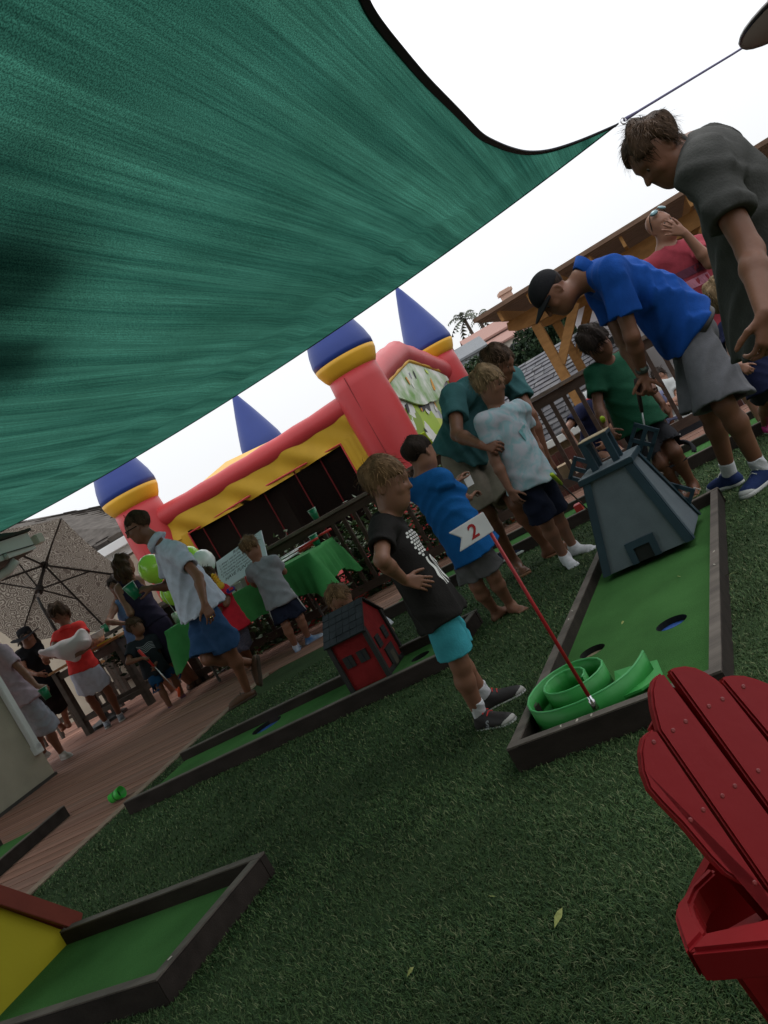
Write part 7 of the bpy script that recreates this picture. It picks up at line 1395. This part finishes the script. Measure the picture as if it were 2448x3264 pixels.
g.cone(pA_, pC_, .035, .10, .05); g.cone(pC_, pB_, .105, .10, .05); g.cone(pB_, at(258, 2022, 10.02), .085, .06, .06); g.cone(pC_ - Z3 * .03, at(240, 2092, 10.0), .09, .07, .05); g.nz = folds(.016, 20); o = sdf_obj('plastic_bag', g, mat('bag_white', (.62, .60, .60), .45, .12, 8, col2=(.66, .52, .52)), None); tag(o, 'crumpled white plastic bag held by the woman in the coral polo', 'bag')
# ---- man in lavender shirt, left edge
J = dict(head=(-42, 2015, 0), neck=(-14, 2064, 0), pel=(78, 2222, 0), sR=(12, 2080, -.1), sL=(-48, 2090, .1), eR=(75, 2142, -1), wR=(118, 2188, -1), hR=(92, 2232, -.06), hL=(70, 2240, .06), kR=(158, 2326, -1), aR=(198, 2402), tR=(236, 2405), kL=(120, 2340, 1), aL=(140, 2400), tL=(175, 2405))
st = dict(face=(.8, .3, -.1), skin='b', hair=('dark', 'short', .04), noeyes=True, shirt=dict(mat=m_lav, hem=.08, sleeve=.62, sw=1.2, loose=.03, seed=31., fold=.012), shorts=dict(mat=m_shw, len=.98, loose=.035, flare=1.2, fold=.012), shoe=('sneaker', [m_cream, m_wsole, m_cream, m_cream]), handR=(142, 2192, 0, (.3, -.5, .8), -1, .7), hipdir=(.4, -.9, 0), dbg=DBG)
B16 = person('man in lavender shirt and white shorts at the left edge holding a green cup', 1.78, 9.6, J, st)
p = B16['wR'] + A(.05, -.02, -.17); cup(p, 'green paper cup held low by the man in the lavender shirt', (-.05, 0, 1), 1.1)
# ---- woman with the black hat
J = dict(head=(88, 2036, 0), neck=(92, 2070, 0), pel=(150, 2195, .1), sR=(62, 2090, .0), sL=(122, 2065, .0), eR=(80, 2140, -1), wR=(120, 2150, -1), eL=(150, 2110, -1), wL=(138, 2098, -1), kR=(160, 2260, -1), aR=(195, 2315, .1), tR=(205, 2325), kL=(195, 2245, -1), aL=(215, 2305, .1), tL=(225, 2318))
st = dict(face=(.35, -.92, -.1), skin='a', female=True, hair=('dark', 'long', .06), hlen=1.0, noeyes=True, shirt=dict(mat=m_dress, hem=.0, sleeve=.5, loose=.015), skirt=dict(mat=m_dress, len=.85, w=.24, name='dress_skirt'), shoe=('flipflop', [m_ff, m_ffs]), handR=(135, 2150, 0, (0, -.8, .5), -1, .6), handL=(150, 2095, 0, (0, -.8, .5), 1, .9), dbg=DBG)
B17 = person('woman in black dress and wide brimmed black hat behind the lavender man', 1.66, 11.2, J, st)
ct, hh, HF = B17['ct'], B17['hh'], B17['HF']; V = []; n = 28
MB().lathe([(.40 * hh, .2 * hh), (.40 * hh, .38 * hh), (.36 * hh, .6 * hh), (.2 * hh, .68 * hh), (0, .69 * hh)], ct(0, -.04, 0), HF[2] - HF[1] * .1, 24).build('hat', m_dress, B17['root'], True)
hb = MB(); V = [];
for r in (.39, .6, .85):
    for i in range(n): a = 6.2832 * i / n; V.append(ct(r * math.cos(a), r * 1.05 * math.sin(a) - .04, .22 + .10 * math.cos(2 * a + .6) * (r - .39) * 2 - .05 * (r - .39)))
hb.add(V, [(j * n + i, j * n + (i + 1) % n, (j + 1) * n + (i + 1) % n, (j + 1) * n + i) for j in range(2) for i in range(n)]); hb.build('hat_brim', m_dress, B17['root'], True)
# ---- woman in the dark dress seen from behind, and the woman beside her
J = dict(head=(397, 1800, 0), neck=(410, 1850, 0), pel=(489, 1990, 0), sL=(382, 1878, -.02), sR=(440, 1850, .08), eL=(415, 1955, -1), wL=(455, 1920, 1), eR=(470, 1930, 1), wR=(480, 1900, 1), kL=(548, 2110, -1), aL=(606, 2178), tL=(590, 2190), kR=(560, 2095, 1), aR=(626, 2165), tR=(640, 2165))
st = dict(face=(.55, .8, -.05), skin='b', female=True, girth=1.06, hair=('brown', 'long', .07), hlen=.75, noeyes=True, shirt=dict(mat=m_tank, hem=.0, sleeve=0, loose=.015, neckw=1.7), skirt=dict(mat=m_tank, len=1.0, w=.235, name='dress_skirt', fold=.012), shoe=('sneaker', [m_brown, m_sole, m_brown]), handL=(.6, .7, .2, (0, 0, 1), 1, .6), hipdir=(.75, -.6, 0), dbg=DBG)
B18 = person('long haired woman in dark purple dress seen from behind beside the polo man', 1.68, 9.55, J, st)
J = dict(head=(372, 1868, 0), neck=(382, 1905, 0), pel=(455, 2055, 0), sR=(372, 1925, 0), sL=(428, 1905, .0), eR=(345, 1982, -1), wR=(402, 1988, -1), eL=(450, 1960, 1), wL=(430, 2000, -1), kR=(505, 2140, -1), aR=(560, 2215), tR=(555, 2230), kL=(520, 2130, 1), aL=(580, 2200), tL=(575, 2215))
st = dict(face=(-.3, -.9, -.1), skin='b', female=True, hair=('dark', 'short', .06), noeyes=True, shirt=dict(mat=m_lblue, hem=.1, sleeve=0, loose=.015, neckw=1.7), shorts=dict(mat=m_navy, len=.8), handR=(420, 1985, 0, (0, -.8, .5), -1, .6), shoe=('flipflop', [m_ff, m_ffs]), dbg=DBG)
B19 = person('woman in blue tank top with bent elbow behind the woman in the purple dress', 1.58, 10.4, J, st)
# ---- child in red behind the polo man
J = dict(head=(668, 1842, 0), neck=(684, 1880, 0), pel=(742, 1990, 0), sR=(715, 1882, .05), sL=(665, 1905, -.02), eR=(722, 1925, -1), wR=(728, 1888, 1), eL=(690, 1950, -1), wL=(715, 1935, 1), kR=(775, 2050, -1), aR=(800, 2100), tR=(810, 2100), kL=(755, 2060, -1), aL=(785, 2112), tL=(795, 2112))
st = dict(face=(.5, .8, -.1), skin='a', hair=('brown', 'short', .05), noeyes=True, shirt=dict(mat=m_red2, hem=.12, sleeve=.6, sw=1.2, loose=.03, seed=33.), shorts=dict(mat=m_plaid, len=1.0, loose=.03, flare=1.2), barefoot=True, handR=(740, 1880, .02, (0, -.4, .9), -1, .9), handL=(725, 1930, 0, (0, -.6, .6), 1, .7), hh=.20, dbg=DBG)
B20 = person('child in bright red shirt and plaid shorts half hidden behind the polo man', 1.18, 8.1, J, st)
ty = thing('toy_blaster', 'yellow and purple plastic toy held by the child in the red shirt', 'toy', at(720, 1862, 7.95)); ta, tb_ = at(676, 1830, 7.95), at(706, 1868, 7.9); m_ty = mat('toy_yellow', (.75, .42, .02), .4); ty2 = MB()
ty2.tube([ta, tb_], [.014, .022], 10); tyb = ty2.build('barrel', m_ty, ty, True)
for i in range(5): MB().lathe([(.024, -.006), (.03, 0), (.024, .006)], cm(ta, tb_, .15 + .17 * i), tb_ - ta, 12).build('coil', m_ty, tyb, True)
MB().lathe([(.034, -.012), (.036, 0), (.034, .012), (.018, .016), (0, .016)], at(703, 1866, 7.86), A(.2, -1, .2), 16).build('wheel', m_ty, ty, True); MB().beam(at(722, 1888, 7.88), at(748, 1872, 7.9), .05, .045).build('handle', mat('toy_purple', (.06, .04, .30), .4), ty, bevel=.01); MB().beam(at(730, 1880, 7.85), at(742, 1873, 7.86), .02, .02).build('trigger', m_redp, ty)
# ---- person sitting behind the railing on the right
J = dict(head=(2105, 1205, .3), neck=(2112, 1232, .2), pel=(2145, 1320, .1), sR=(2080, 1255, .1), sL=(2150, 1225, .2), eR=(2095, 1300, -1), wR=(2130, 1290, -1), eL=(2165, 1268, -1), wL=(2140, 1285, -1), kR=(2100, 1345, -1), aR=(2110, 1385, .1, -.1), tR=(2105, 1390, -.2), kL=(2135, 1335, -1), aL=(2150, 1375, .1, -.1), tL=(2140, 1380, -.2))
st = dict(face=(-.2, -.95, -.1), skin='b', hair=('dark', 'short', .05), noeyes=True, shirt=dict(mat=smat('shirt_pale_grey', (.36, .37, .36)), hem=.1, sleeve=.6, sw=1.2, loose=.03), shorts=dict(mat=smat('pants_slate', (.11, .115, .19)), len=1.7, loose=.02), handR=(2140, 1288, 0, (0, -.6, .7), -1, .6), shoe=('sneaker', [m_bs_, m_wsole, m_wsole]), dbg=DBG)
B21 = person('person in pale shirt and slate trousers sitting on the white bench behind the railing', 1.70, 10.2, J, st)
grass()
